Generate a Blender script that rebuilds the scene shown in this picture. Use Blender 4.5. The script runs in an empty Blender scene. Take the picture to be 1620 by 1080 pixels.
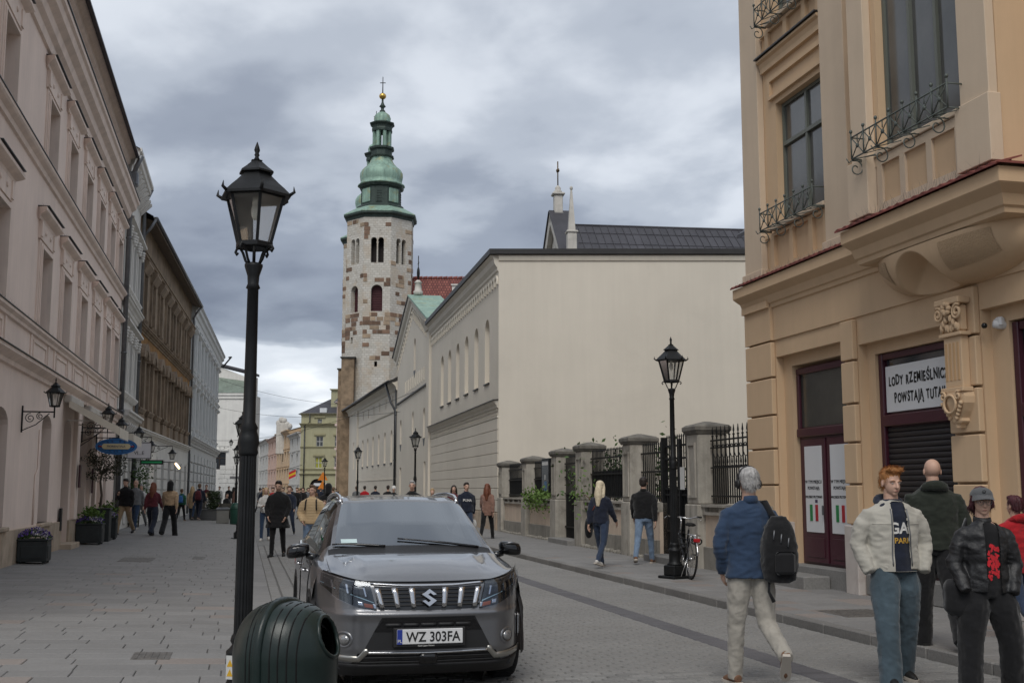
import bpy, bmesh, math, random
from mathutils import Vector, Matrix, noise as mnoise
import numpy as np
R = math.radians
random.seed(7)
C = bpy.context.scene.collection
S = bpy.context.scene
# ---------------------------------------------------------------- camera, sky, sun, exposure
CAM_H = 1.6
TH = math.atan(425/1815.0); PITCH = math.atan(234/1800.0)
cd = bpy.data.cameras.new('camera'); cam = bpy.data.objects.new('camera', cd); C.objects.link(cam)
cd.sensor_width = 36; cd.lens = 40; cd.clip_end = 6000; cd.clip_start = .1
cam.location = (0, 0, CAM_H); cam.rotation_euler = (R(90)+PITCH, 0, -TH)
S.camera = cam
S.view_settings.view_transform = 'Standard'; S.view_settings.look = 'None'
S.view_settings.exposure = 0.6; S.view_settings.gamma = 1
S.render.resolution_x = 1024; S.render.resolution_y = 682
SUN_EL, SUN_AZ = R(50), R(203)          # azimuth clockwise from +Y
W = bpy.data.worlds.new('World'); S.world = W; W.use_nodes = True
nt = W.node_tree; nt.nodes.clear()
def N(t, typ, **kw):
    n = t.nodes.new(typ)
    for k, v in kw.items():
        if k == 'op': n.operation = v
        elif k == 'i':
            for a, b in v.items(): n.inputs[a].default_value = b
        else: setattr(n, k, v)
    return n
def ramp(t, stops, interp='LINEAR'):
    n = t.nodes.new('ShaderNodeValToRGB'); cr = n.color_ramp; cr.interpolation = interp
    while len(cr.elements) < len(stops): cr.elements.new(.5)
    for e, (p, c) in zip(cr.elements, stops):
        e.position = p; e.color = (c, c, c, 1) if not hasattr(c, '__len__') else tuple(c)+(1,)
    return n
def build_sky():
    L = nt.links
    sky = N(nt, 'ShaderNodeTexSky', sky_type='NISHITA', sun_disc=False)
    sky.sun_elevation = SUN_EL; sky.sun_rotation = SUN_AZ; sky.altitude = 200
    tc = N(nt, 'ShaderNodeTexCoord'); sep = N(nt, 'ShaderNodeSeparateXYZ')
    L.new(tc.outputs['Generated'], sep.inputs[0])
    zc = N(nt, 'ShaderNodeMath', op='MAXIMUM', i={1: 0.0}); L.new(sep.outputs['Z'], zc.inputs[0])
    za = N(nt, 'ShaderNodeMath', op='ADD', i={1: .16}); L.new(zc.outputs[0], za.inputs[0])
    dv = N(nt, 'ShaderNodeVectorMath', op='DIVIDE'); cmb = N(nt, 'ShaderNodeCombineXYZ')
    for k in range(3): L.new(za.outputs[0], cmb.inputs[k])
    L.new(tc.outputs['Generated'], dv.inputs[0]); L.new(cmb.outputs[0], dv.inputs[1])
    mp = N(nt, 'ShaderNodeMapping'); mp.inputs['Location'].default_value = (4.1, 2.35, 0)
    mp.inputs['Scale'].default_value = (1, .8, .35); mp.inputs['Rotation'].default_value = (0, 0, R(25))
    L.new(dv.outputs[0], mp.inputs[0])
    n1 = N(nt, 'ShaderNodeTexNoise', i={'Scale': .8, 'Detail': 7, 'Roughness': .5, 'Distortion': .35})
    n2 = N(nt, 'ShaderNodeTexNoise', i={'Scale': 3.1, 'Detail': 6, 'Roughness': .48, 'Distortion': .1})
    L.new(mp.outputs[0], n1.inputs['Vector']); L.new(mp.outputs[0], n2.inputs['Vector'])
    mx = N(nt, 'ShaderNodeMath', op='MULTIPLY_ADD', i={1: .38}); 
    L.new(n2.outputs['Fac'], mx.inputs[0]); 
    m1 = N(nt, 'ShaderNodeMath', op='MULTIPLY', i={1: .62}); L.new(n1.outputs['Fac'], m1.inputs[0]); L.new(m1.outputs[0], mx.inputs[2])
    # the cloud deck's lower edge: a brighter strip all round the horizon, thick dark belly above it
    el = N(nt, 'ShaderNodeMath', op='MULTIPLY_ADD', i={1: .09, 2: -.045}); L.new(n2.outputs['Fac'], el.inputs[0])
    zz = N(nt, 'ShaderNodeMath', op='ADD'); L.new(sep.outputs['Z'], zz.inputs[0]); L.new(el.outputs[0], zz.inputs[1])
    er = ramp(nt, [(0, .40), (.05, .46), (.085, .60), (.112, .66), (.135, .34), (.19, .36), (.27, .48), (.40, .55), (1, .53)], 'LINEAR')
    L.new(zz.outputs[0], er.inputs[0])
    ad = N(nt, 'ShaderNodeMath', op='ADD'); L.new(mx.outputs[0], ad.inputs[0]); L.new(er.outputs[0], ad.inputs[1])
    sb = N(nt, 'ShaderNodeMath', op='SUBTRACT', i={1: .5}); L.new(ad.outputs[0], sb.inputs[0])
    cr = ramp(nt, [(.20, (1.25, 1.42, 1.85)), (.37, (2.2, 2.45, 2.95)), (.46, (3.3, 3.6, 4.1)), (.56, (4.9, 5.2, 5.65)), (.72, (7.2, 7.4, 7.7))], 'EASE')
    L.new(sb.outputs[0], cr.inputs[0])
    mix = N(nt, 'ShaderNodeMixRGB', i={0: .93}); L.new(sky.outputs[0], mix.inputs[1]); L.new(cr.outputs[0], mix.inputs[2])
    bg = N(nt, 'ShaderNodeBackground', i={'Strength': .10}); L.new(mix.outputs[0], bg.inputs[0])
    out = N(nt, 'ShaderNodeOutputWorld'); L.new(bg.outputs[0], out.inputs[0])
build_sky()
sd = bpy.data.lights.new('sun', 'SUN'); sd.energy = 1.2; sd.angle = R(30); sd.color = (1, .96, .9)
sun = bpy.data.objects.new('sun', sd); C.objects.link(sun)
sdir = Vector((math.sin(SUN_AZ)*math.cos(SUN_EL), math.cos(SUN_AZ)*math.cos(SUN_EL), math.sin(SUN_EL)))
sun.rotation_euler = sdir.to_track_quat('Z', 'Y').to_euler(); sun.location = (0, 0, 60)
# ---------------------------------------------------------------- pixel helper used to survey the place
def ray(u, v):
    xc = (u-810)/1800; yc = -(v-540)/1800
    f = math.cos(PITCH)-yc*math.sin(PITCH); z = math.sin(PITCH)+yc*math.cos(PITCH)
    return (xc*math.cos(TH)+f*math.sin(TH), -xc*math.sin(TH)+f*math.cos(TH), z)
def gnd(u, v, z=0):
    r = ray(u, v); t = (z-CAM_H)/r[2]; return r[0]*t, r[1]*t
def fwd_pt(u, v, fwd):
    r = ray(u, v); rf = r[0]*math.sin(TH)+r[1]*math.cos(TH); t = fwd/rf
    return Vector((r[0]*t, r[1]*t, CAM_H+r[2]*t))
# ---------------------------------------------------------------- mesh builder
_ws = bpy.data.scenes.new('workshop')                            # an empty scene for evaluating modifiers and text quickly
def evaluated(ob):
    _ws.collection.objects.link(ob); vl = _ws.view_layers[0]; vl.update(); me = bpy.data.meshes.new_from_object(ob.evaluated_get(vl.depsgraph)); return me
class MB:
    def __init__(s): s.v = []; s.f = []; s.uv = None; s.sm = []
    def add(s, vs, fs, smooth=False):
        o = len(s.v); s.v += [tuple(p) for p in vs]; s.f += [tuple(i+o for i in f) for f in fs]; s.sm += [smooth]*len(fs); return s
    def box(s, x0, x1, y0, y1, z0, z1):
        v = [(x, y, z) for x in (x0, x1) for y in (y0, y1) for z in (z0, z1)]
        return s.add(v, [(0, 1, 3, 2), (4, 6, 7, 5), (0, 4, 5, 1), (2, 3, 7, 6), (0, 2, 6, 4), (1, 5, 7, 3)])
    def bbox(s, x0, x1, y0, y1, z0, z1, b=.01):          # box with chamfered vertical edges and top
        b = min(b, (x1-x0)*.45, (y1-y0)*.45, (z1-z0)*.45)
        def ring(i, z): return [(x0+i+b, y0+i, z), (x1-i-b, y0+i, z), (x1-i, y0+i+b, z), (x1-i, y1-i-b, z), (x1-i-b, y1-i, z), (x0+i+b, y1-i, z), (x0+i, y1-i-b, z), (x0+i, y0+i+b, z)]
        return s.rings([ring(b*.8, z0), ring(0, z0+b), ring(0, z1-b), ring(b*.8, z1)], True, True)
    def rings(s, rs, cap0=False, cap1=False, closed=True, smooth=False):
        n = len(rs[0]); v = [p for r in rs for p in r]; f = []
        for i in range(len(rs)-1):
            for j in range(n if closed else n-1):
                k = (j+1) % n; f.append((i*n+j, i*n+k, (i+1)*n+k, (i+1)*n+j))
        if cap0: f.append(tuple(range(n-1, -1, -1)))
        if cap1: f.append(tuple((len(rs)-1)*n+j for j in range(n)))
        return s.add(v, f, smooth)
    def lathe(s, prof, n=16, c=(0, 0, 0), smooth=True, caps=True, rot=0, sx=1, sy=1):
        rs = []
        for r, z in prof:
            rs.append([(c[0]+sx*r*math.cos(rot+2*math.pi*k/n), c[1]+sy*r*math.sin(rot+2*math.pi*k/n), c[2]+z) for k in range(n)])
        return s.rings(rs, caps, caps, True, smooth)
    def tube(s, pts, r, n=6, caps=True, smooth=True, closed=False):
        pts = [Vector(p) for p in pts]; m = len(pts)
        rr = r if hasattr(r, '__len__') else [r]*m
        rs = []; up = None
        for i in range(m):
            if closed: t = pts[(i+1) % m]-pts[i-1]
            else: t = pts[min(i+1, m-1)]-pts[max(i-1, 0)]
            if t.length < 1e-9: t = Vector((0, 0, 1))
            t.normalize()
            if up is None:
                up = Vector((0, 0, 1)) if abs(t.z) < .9 else Vector((0, 1, 0))
            a = t.cross(up)
            if a.length < 1e-6: a = t.cross(Vector((1, 0, 0)))
            a.normalize(); b = a.cross(t); up = b
            rs.append([tuple(pts[i]+a*(math.cos(2*math.pi*k/n)*rr[i])+b*(math.sin(2*math.pi*k/n)*rr[i])) for k in range(n)])
        if closed: rs.append(rs[0]); caps = False
        return s.rings(rs, caps, caps, True, smooth)
    def bar(s, a, b, w, h=None):
        h = h or w; a = Vector(a); b = Vector(b); t = (b-a).normalized()
        up = Vector((0, 0, 1)) if abs(t.z) < .95 else Vector((0, 1, 0))
        x = t.cross(up).normalized()*(w/2); y = x.cross(t).normalized()*(h/2)
        return s.rings([[tuple(p+x+y), tuple(p-x+y), tuple(p-x-y), tuple(p+x-y)] for p in (a, b)], True, True)
    def ell(s, c, r, n=12, m=8, smooth=True):
        rs = []
        for i in range(1, m):
            a = math.pi*i/m; rs.append([(c[0]+r[0]*math.sin(a)*math.cos(2*math.pi*k/n), c[1]+r[1]*math.sin(a)*math.sin(2*math.pi*k/n), c[2]-r[2]*math.cos(a)) for k in range(n)])
        return s.rings(rs, True, True, True, smooth)
    def prism(s, poly, axis, a, b):                      # extrude a 2D polygon along an axis from a to b
        def P(p, t):
            return {'x': (t, p[0], p[1]), 'y': (p[0], t, p[1]), 'z': (p[0], p[1], t)}[axis]
        n = len(poly); v = [P(p, a) for p in poly]+[P(p, b) for p in poly]
        f = [tuple(range(n-1, -1, -1)), tuple(range(n, 2*n))]+[(i, (i+1) % n, n+(i+1) % n, n+i) for i in range(n)]
        return s.add(v, f)
    def sweep_profile(s, prof, x0, x1, ret0=0, ret1=0):
        """cornice: prof = [(out, z)...]; runs along x on a facade at y=0 (outwards -y)"""
        return s.rings([[(x0-ret0*o, -o, z) for o, z in prof], [(x1+ret1*o, -o, z) for o, z in prof]], True, True)
    def mesh(s, name, mat=None, fix=True, uvf=None):
        me = bpy.data.meshes.new(name); me.from_pydata(s.v, [], s.f)
        if any(s.sm): me.polygons.foreach_set('use_smooth', s.sm)
        if fix:
            bm = bmesh.new(); bm.from_mesh(me); bmesh.ops.recalc_face_normals(bm, faces=bm.faces); bm.to_mesh(me); bm.free()
        if uvf:
            uvl = me.uv_layers.new(name='UVMap')
            for lp in me.loops: uvl.data[lp.index].uv = uvf(me.vertices[lp.vertex_index].co)
        if mat: me.materials.append(mat)
        me.update(); return me
    def build(s, name, mat=None, parent=None, fix=True, loc=None, rot=None, uvf=None):
        return put(name, s.mesh(name, mat, fix, uvf), parent, loc, rot)
def put(name, me, parent=None, loc=None, rot=None):
    o = bpy.data.objects.new(name, me); C.objects.link(o)
    if parent: o.parent = parent
    if loc is not None: o.location = loc
    if rot is not None: o.rotation_euler = rot if hasattr(rot, '__len__') else (0, 0, rot)
    return o
def thing(name, label, cat, loc=(0, 0, 0), rotz=0, group=None):
    o = bpy.data.objects.new(name, None); C.objects.link(o); o.empty_display_size = .2
    o.location = loc; o.rotation_euler = (0, 0, rotz); tag(o, label, cat, group); return o
def tag(o, label=None, cat=None, group=None, kind=None):
    if label: o['label'] = label
    if cat: o['category'] = cat
    if group: o['group'] = group
    if kind: o['kind'] = kind
    return o
def copy_tree(o, parent=None, loc=None, rotz=None, label=None):
    c = o.copy(); C.objects.link(c); c.parent = parent
    if loc is not None: c.location = loc
    if rotz is not None: c.rotation_euler = (0, 0, rotz)
    if label: c['label'] = label
    for ch in o.children: copy_tree(ch, c)
    return c
def arc(cx, cz, r, a0, a1, n, rz=None):
    rz = rz or r
    return [(cx+r*math.cos(R(a0+(a1-a0)*i/n)), cz+rz*math.sin(R(a0+(a1-a0)*i/n))) for i in range(n+1)]
# ---------------------------------------------------------------- materials
MT = {}
def pm(name, col, rough=.75, metal=0, var=.12, vscale=1.5, bump=.0, bscale=40, streak=0, stain=None, rnd=0, spec=.4, coat=0, fine=.0, sheen=0, dirt=0, emit=None):
    if name in MT: return MT[name]
    m = bpy.data.materials.new(name); m.use_nodes = True; t = m.node_tree; L = t.links
    b = t.nodes['Principled BSDF']; b.inputs['Roughness'].default_value = rough; b.inputs['Metallic'].default_value = metal
    b.inputs['Specular IOR Level'].default_value = spec; b.inputs['Coat Weight'].default_value = coat; b.inputs['Coat Roughness'].default_value = .04
    if sheen: b.inputs['Sheen Weight'].default_value = sheen
    g = N(t, 'ShaderNodeNewGeometry'); pos = g.outputs['Position']
    c = N(t, 'ShaderNodeRGB'); c.outputs[0].default_value = tuple(col)+(1,); cur = c.outputs[0]
    def mul(fac, lo, hi):
        nonlocal cur
        mr = N(t, 'ShaderNodeMapRange', i={1: .3, 2: .7, 3: lo, 4: hi}); L.new(fac, mr.inputs[0])
        h = N(t, 'ShaderNodeVectorMath', op='SCALE'); L.new(cur, h.inputs[0]); L.new(mr.outputs[0], h.inputs['Scale']); cur = h.outputs[0]
    if var:
        n = N(t, 'ShaderNodeTexNoise', i={'Scale': vscale, 'Detail': 6, 'Roughness': .6}); L.new(pos, n.inputs['Vector']); mul(n.outputs['Fac'], 1-var, 1+var)
    if fine:
        n = N(t, 'ShaderNodeTexNoise', i={'Scale': 38, 'Detail': 4, 'Roughness': .7}); L.new(pos, n.inputs['Vector']); mul(n.outputs['Fac'], 1-fine, 1+fine)
    if streak:
        mp = N(t, 'ShaderNodeMapping'); mp.inputs['Scale'].default_value = (3.2, 3.2, .16); L.new(pos, mp.inputs[0])
        n = N(t, 'ShaderNodeTexNoise', i={'Scale': 1.4, 'Detail': 7, 'Roughness': .65}); L.new(mp.outputs[0], n.inputs['Vector']); mul(n.outputs['Fac'], 1-streak, 1+streak*.6)
    if stain:                                           # (colour, scale, threshold, amount)
        n = N(t, 'ShaderNodeTexNoise', i={'Scale': stain[1], 'Detail': 8, 'Roughness': .65, 'Distortion': .4}); L.new(pos, n.inputs['Vector'])
        mr = N(t, 'ShaderNodeMapRange', i={1: stain[2], 2: stain[2]+.12, 3: 0, 4: stain[3]}); L.new(n.outputs['Fac'], mr.inputs[0])
        mx = N(t, 'ShaderNodeMixRGB'); mx.inputs[2].default_value = tuple(stain[0])+(1,); L.new(mr.outputs[0], mx.inputs[0]); L.new(cur, mx.inputs[1]); cur = mx.outputs[0]
    if rnd:
        oi = N(t, 'ShaderNodeObjectInfo'); mr = N(t, 'ShaderNodeMapRange', i={1: 0, 2: 1, 3: 1-rnd, 4: 1+rnd}); L.new(oi.outputs['Random'], mr.inputs[0])
        h = N(t, 'ShaderNodeVectorMath', op='SCALE'); L.new(cur, h.inputs[0]); L.new(mr.outputs[0], h.inputs['Scale']); cur = h.outputs[0]
    L.new(cur, b.inputs['Base Color'])
    if bump:
        n = N(t, 'ShaderNodeTexNoise', i={'Scale': bscale, 'Detail': 5, 'Roughness': .6}); L.new(pos, n.inputs['Vector'])
        bp = N(t, 'ShaderNodeBump', i={'Strength': bump, 'Distance': .02}); L.new(n.outputs['Fac'], bp.inputs['Height']); L.new(bp.outputs[0], b.inputs['Normal'])
    if emit: b.inputs['Emission Color'].default_value = tuple(col)+(1,); b.inputs['Emission Strength'].default_value = emit
    MT[name] = m; return m
def glass_mat(name, col=(.02, .024, .03), rough=.06, spec=.9, var=.3):
    return pm(name, col, rough=rough, spec=spec, var=var, vscale=.9)
pink = pm('pink_plaster', (.80, .665, .585), .9, var=.07, vscale=.7, bump=.12, bscale=60, streak=.07)
pink_trim = pm('pink_trim', (.79, .66, .58), .9, var=.08, vscale=2, streak=.10)
sheetmetal = pm('dark_sheet_metal', (.05, .052, .056), .45, .6, var=.2)
plinth_st = pm('sandstone_plinth', (.42, .34, .26), .85, var=.22, vscale=2.5, bump=.2, bscale=30, stain=((.5, .32, .2), 2.2, .55, .5), rnd=.12)
white_pl = pm('white_plaster', (.66, .64, .60), .9, var=.06, streak=.09)
cream = pm('cream_plaster', (.64, .59, .505), .92, var=.06, vscale=.22, bump=.1, bscale=22, streak=.03, stain=((.56, .515, .44), .3, .54, .5))
cream_trim = pm('cream_trim', (.63, .585, .50), .92, var=.06, vscale=1, streak=.06)
brown_pl = pm('brown_old_plaster', (.25, .19, .135), .95, var=.3, vscale=1.2, bump=.3, bscale=12, streak=.38, stain=((.30, .235, .17), .9, .53, .6))
ochre_pl = pm('ochre_old_plaster', (.30, .165, .06), .95, var=.25, vscale=1.2, streak=.25, stain=((.14, .09, .06), 1.3, .54, .7))
greyblue_pl = pm('pale_grey_plaster', (.60, .61, .605), .9, var=.06, streak=.1)
offwhite = pm('offwhite_plaster', (.70, .69, .655), .9, var=.06, streak=.08)
orange_pl = pm('orange_plaster', (.58, .415, .262), .9, var=.045, vscale=1.1, bump=.1, bscale=80, streak=.045)
orange_lt = pm('pale_orange_plaster', (.58, .465, .345), .9, var=.045, vscale=1.1, bump=.1, bscale=80, streak=.04)
orange_rough = pm('roughcast_orange', (.44, .31, .19), .95, var=.1, bump=.8, bscale=45)
zinc = pm('zinc_pipe', (.17, .175, .185), .5, .7, var=.2, vscale=3)
iron = pm('black_iron', (.017, .018, .019), .5, .55, var=.25, vscale=6, bump=.08, bscale=80)
iron_grey = pm('grey_green_iron', (.10, .115, .105), .6, .3, var=.2)
glass = glass_mat('window_glass'); curtain_glass = glass_mat('curtained_glass', (.085, .085, .08), .12, .7)
lamp_glass = None
win_white = pm('white_window_paint', (.55, .55, .53), .5, var=.06)
win_grey = pm('grey_green_window_paint', (.13, .14, .12), .5, var=.06)
burg = pm('burgundy_paint', (.055, .012, .022), .35, var=.15, spec=.5)
redtile = pm('red_clay_tile', (.20, .06, .048), .7, var=.25, vscale=6, rnd=.25)
stone_lt = pm('pale_limestone', (.50, .475, .43), .9, var=.14, vscale=2, bump=.2, bscale=30, streak=.12)
marble = pm('marble_plinth', (.50, .455, .42), .5, var=.1, vscale=3, stain=((.36, .30, .27), 2.5, .56, .5))
granite = pm('granite', (.21, .205, .195), .8, var=.1, vscale=3, fine=.18, rnd=.1, bump=.2, bscale=60)
roof_dark = pm('dark_metal_roof', (.062, .060, .068), .55, .35, var=.15, vscale=.8, streak=.12, rnd=.12)
copper = pm('green_copper', (.25, .37, .30), .6, .3, var=.22, vscale=1.2, streak=.32, stain=((.30, .24, .07), 1.0, .54, .6))
copper_dk = pm('dark_copper', (.04, .058, .05), .6, .3, var=.3, vscale=1.5, streak=.3)
gold = pm('gilding', (.60, .38, .10), .3, 1, var=.1)
# ---------------------------------------------------------------- ground, pavements, road
slab_m = pm('paving_slab', (.20, .195, .189), .8, var=.07, vscale=1.2, fine=.12, rnd=.08, bump=.12, bscale=90, stain=((.165, .158, .15), 1.1, .56, .5), spec=.35)
slab_pink = pm('pinkish_paving_slab', (.218, .19, .172), .8, var=.08, fine=.12, rnd=.07, bump=.12, bscale=90)
joint_m = pm('joint_sand', (.095, .09, .085), .95, var=.3, vscale=8)
sett_m = pm('granite_sett', (.19, .185, .176), .72, var=.10, vscale=.8, fine=.16, rnd=.18, bump=.25, bscale=70, stain=((.16, .152, .14), .7, .55, .5))
sett_dk = pm('dark_sett', (.088, .085, .09), .7, var=.15, fine=.15, rnd=.15, bump=.25, bscale=70)
kerb_m = pm('kerb_granite', (.18, .173, .163), .8, var=.12, fine=.2, rnd=.1, bump=.25, bscale=60)
iron_cover = pm('cast_iron_cover', (.13, .12, .108), .6, .4, var=.35, vscale=9, bump=.5, bscale=40)
GUT = .45
SL = .031
def gz(x): return max(0, (GUT-x))*SL
g = MB(); g.add([(-900, -300, -.06), (900, -300, -.06), (900, 2500, -.06), (-900, 2500, -.06)], [(0, 1, 2, 3)])
tag(g.build('ground', pm('ground_earth', (.16, .155, .148), .9, var=.1)), kind='structure')
# left pavement: bed sheet, then slabs in courses across the street
XL = -4.4
bed = MB(); bed.add([(XL-.3, 2, gz(XL-.3)-.014), (GUT, 2, -.014), (GUT, 190, -.014), (XL-.3, 190, gz(XL-.3)-.014)], [(0, 1, 2, 3)])
lp = tag(bed.build('left_pavement', joint_m), kind='structure')
rr = random.Random(3)
def slab_verts(x0, x1, y0, y1, dz, zf, b=.006, th=.03):
    v = []
    for (i, t) in ((0, -th), (0, -b), (b, 0)):
        for (x, y) in ((x0+i, y0+i), (x1-i, y0+i), (x1-i, y1-i), (x0+i, y1-i)): v.append((x, y, zf(x)+t+dz))
    f = []
    for k in range(2):
        for j in range(4): f.append((k*4+j, k*4+(j+1) % 4, k*4+4+(j+1) % 4, k*4+4+j))
    f.append((8, 9, 10, 11)); return v, f
slabs = []
y = 7.2; row = 0
while y < 78:
    d = .35
    x = XL-rr.random()*.5
    while x < GUT-.32:
        w = rr.choice((.42, .52, .62, .72)); x1 = min(x+w, GUT-.3)
        if GUT-.3-x1 < .15: x1 = GUT-.3
        if x1 > XL: slabs.append((max(x, XL), x1, y, y+d, rr.uniform(-.0015, .0015), rr.random() < .06))
        x = x1
    y += d; row += 1
bord = []
y = 7.2
while y < 78:
    bord.append((GUT-.3, GUT, y, y+.9, rr.uniform(-.001, .001), False)); y += .9
slabs += bord
def visible_key(s):
    x = (s[0]+s[1])/2; yy = (s[2]+s[3])/2
    X = x*math.cos(TH)-yy*math.sin(TH); f = x*math.sin(TH)+yy*math.cos(TH)
    if abs(X/f) > .46 or f < 8.9: return 1e9
    return f
slabs.sort(key=visible_key)
rest = MB()
for i, s_ in enumerate(slabs):
    v, f = slab_verts(s_[0]+.004, s_[1]-.004, s_[2]+.006, s_[3]-.006, s_[4], gz)
    if i < 300:
        m = MB(); m.add(v, f); m.build('slab', slab_pink if s_[5] else slab_m, lp)
    else: rest.add(v, f)
tag(rest.build('slab_field', slab_m, lp), kind='stuff')
far = MB(); far.add([(XL-.3, 78, gz(XL-.3)), (GUT, 78, 0), (GUT, 190, 0), (XL-.3, 190, gz(XL-.3))], [(0, 1, 2, 3)])
far.build('far_paving', slab_m, lp)
# iron covers let into the left pavement
def cover(x0, x1, y0, y1, name='inspection_cover', label=''):
    m = MB(); z = lambda x: gz(x)
    v, f = slab_verts(x0, x1, y0, y1, .004, z, .01); m.add(v, f)
    n = max(3, int((x1-x0)/.07))
    for k in range(n):
        xx = x0+.03+(x1-x0-.06)*k/n; v, f = slab_verts(xx, xx+.035, y0+.03, y1-.03, .009, z, .004, .01); m.add(v, f)
    return tag(m.build(name, iron_cover), label, 'cover')
for (u0, u1, v0, v1, lb) in ((184, 247, 880, 887, 'worn rectangular iron cover in the pavement near flower planters'), (303, 326, 876, 880, 'small iron grate in pavement beyond the worn cover'),
                             (206, 275, 1020, 1031, 'dark square iron cover among nearest pavement slabs')):
    a = gnd(u0, v1, .1); b = gnd(u1, v0, .1)
    cover(min(a[0], b[0]), max(a[0], b[0]), min(a[1], b[1])-.1, max(a[1], b[1]), 'inspection_cover', lb)
# carriageway
XK = 6.42
bed = MB(); bed.add([(GUT, 2, -.016), (XK, 2, -.016), (XK, 260, -.016), (GUT, 260, -.016)], [(0, 1, 2, 3)])
road = tag(bed.build('road', joint_m), kind='structure')
setts = []; zf0 = lambda x: 0
y = 7.6; row = 0
GUTS = (.62, .86)
while y < 34:
    d = .105
    for (xa, xb, dk) in ((GUT, .612, 0), (.628, .852, 0), (.868, 4.78, 0), (4.78, 5.08, 1), (5.08, XK-.02, 0)):
        n = max(1, round((xb-xa)/.2)); off = .5 if row % 2 and n > 1 else 0
        e = [xa]+[xa+(xb-xa)*(k+off)/n+rr.uniform(-.018, .018) for k in range(1-(1 if off else 0), n)]+[xb]
        for a, b in zip(e, e[1:]):
            if b-a > .03: setts.append((a, b, y, y+d, rr.uniform(-.003, .003), dk))
    y += d; row += 1
setts.sort(key=visible_key)
restA, restB = MB(), MB(); nvis = 0
for s_ in setts:
    vis = visible_key(s_) < 1e8
    v, f = slab_verts(s_[0]+.004, s_[1]-.004, s_[2]+.004, s_[3]-.004, s_[4], zf0, .009, .025)
    x = (s_[0]+s_[1])/2
    hid = .5 < x < 2.5 and s_[2] < 13.5
    if vis and not hid and nvis < 290:
        m = MB(); m.add(v, f); m.build('sett', sett_dk if s_[5] else sett_m, road); nvis += 1
    else: (restB if s_[5] else restA).add(v, f)
tag(restA.build('sett_field', sett_m, road), kind='stuff'); tag(restB.build('dark_sett_band', sett_dk, road), kind='stuff')
far = MB(); far.add([(GUT, 34, 0), (4.78, 34, 0), (4.78, 260, 0), (GUT, 260, 0)], [(0, 1, 2, 3)]).add([(5.08, 34, 0), (XK, 34, 0), (XK, 260, 0), (5.08, 260, 0)], [(0, 1, 2, 3)])
far.build('far_setts', sett_m, road)
MB().add([(4.78, 34, .0), (5.08, 34, .0), (5.08, 260, .0), (4.78, 260, .0)], [(0, 1, 2, 3)]).build('far_band', sett_dk, road)
for gx in GUTS:
    m = MB(); m.box(gx-.007, gx+.007, 7, 90, -.03, -.012); m.build('slot_drain', iron_cover, road)
# right kerb and pavement
KH = .10
rp = tag(MB().add([(XK+.12, 2, KH-.016), (13.5, 2, KH-.016), (13.5, 260, KH-.016), (XK+.12, 260, KH-.016)], [(0, 1, 2, 3)]).build('right_pavement', joint_m), kind='structure')
kerb = tag(MB().box(XK+.01, XK+.12, 2, 260, -.05, KH-.02).build('kerb', joint_m), kind='structure')
y = 6.0; krest = MB(); k = 0
while y < 90:
    m = MB() if y < 60 else krest
    m.bbox(XK, XK+.14, y+.004, y+.996, -.04, KH+rr.uniform(-.003, .003), .012)
    if y < 60: m.build('kerb_stone', kerb_m, kerb)
    y += 1.0
krest.build('far_kerb_stones', kerb_m, kerb)
tag(MB().box(XK, XK+.14, 90, 260, -.04, KH).build('far_kerb', kerb_m, kerb))
rs = []
y = 5.0
while y < 45:
    x = XK+.145; d = .40 if x < 7 else .4
    k = 0
    while x < 9.6:
        w = .36 if k == 0 else rr.choice((.38, .5, .62)); x1 = min(x+w, 9.6)
        if 9.6-x1 < .15: x1 = 9.6
        rs.append((x, x1, y, y+d, rr.uniform(-.002, .002), rr.random() < .12)); x = x1; k += 1
    y += d
rs.sort(key=visible_key); rest = MB(); zk = lambda x: KH
for i, s_ in enumerate(rs):
    v, f = slab_verts(s_[0]+.004, s_[1]-.004, s_[2]+.004, s_[3]-.004, s_[4], zk)
    if i < 240: MB().add(v, f).build('slab', slab_pink if s_[5] else slab_m, rp)
    else: rest.add(v, f)
tag(rest.build('slab_field', slab_m, rp), kind='stuff')
MB().add([(XK+.145, 45, KH), (13.4, 45, KH), (13.4, 260, KH), (XK+.145, 260, KH)], [(0, 1, 2, 3)]).build('far_paving', slab_m, rp)
m = MB(); a = gnd(1200, 972, KH); b = gnd(1300, 958, KH)
v, f = slab_verts(7.0, 7.75, 12.5, 13.3, .005, zk, .01); m.add(v, f)
for k in range(9):
    v, f = slab_verts(7.04+.078*k, 7.04+.078*k+.045, 12.55, 13.25, .010, zk, .004, .01); m.add(v, f)
tag(m.build('inspection_cover', iron_cover), 'square iron cover in right pavement before the shop door', 'cover')
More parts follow.
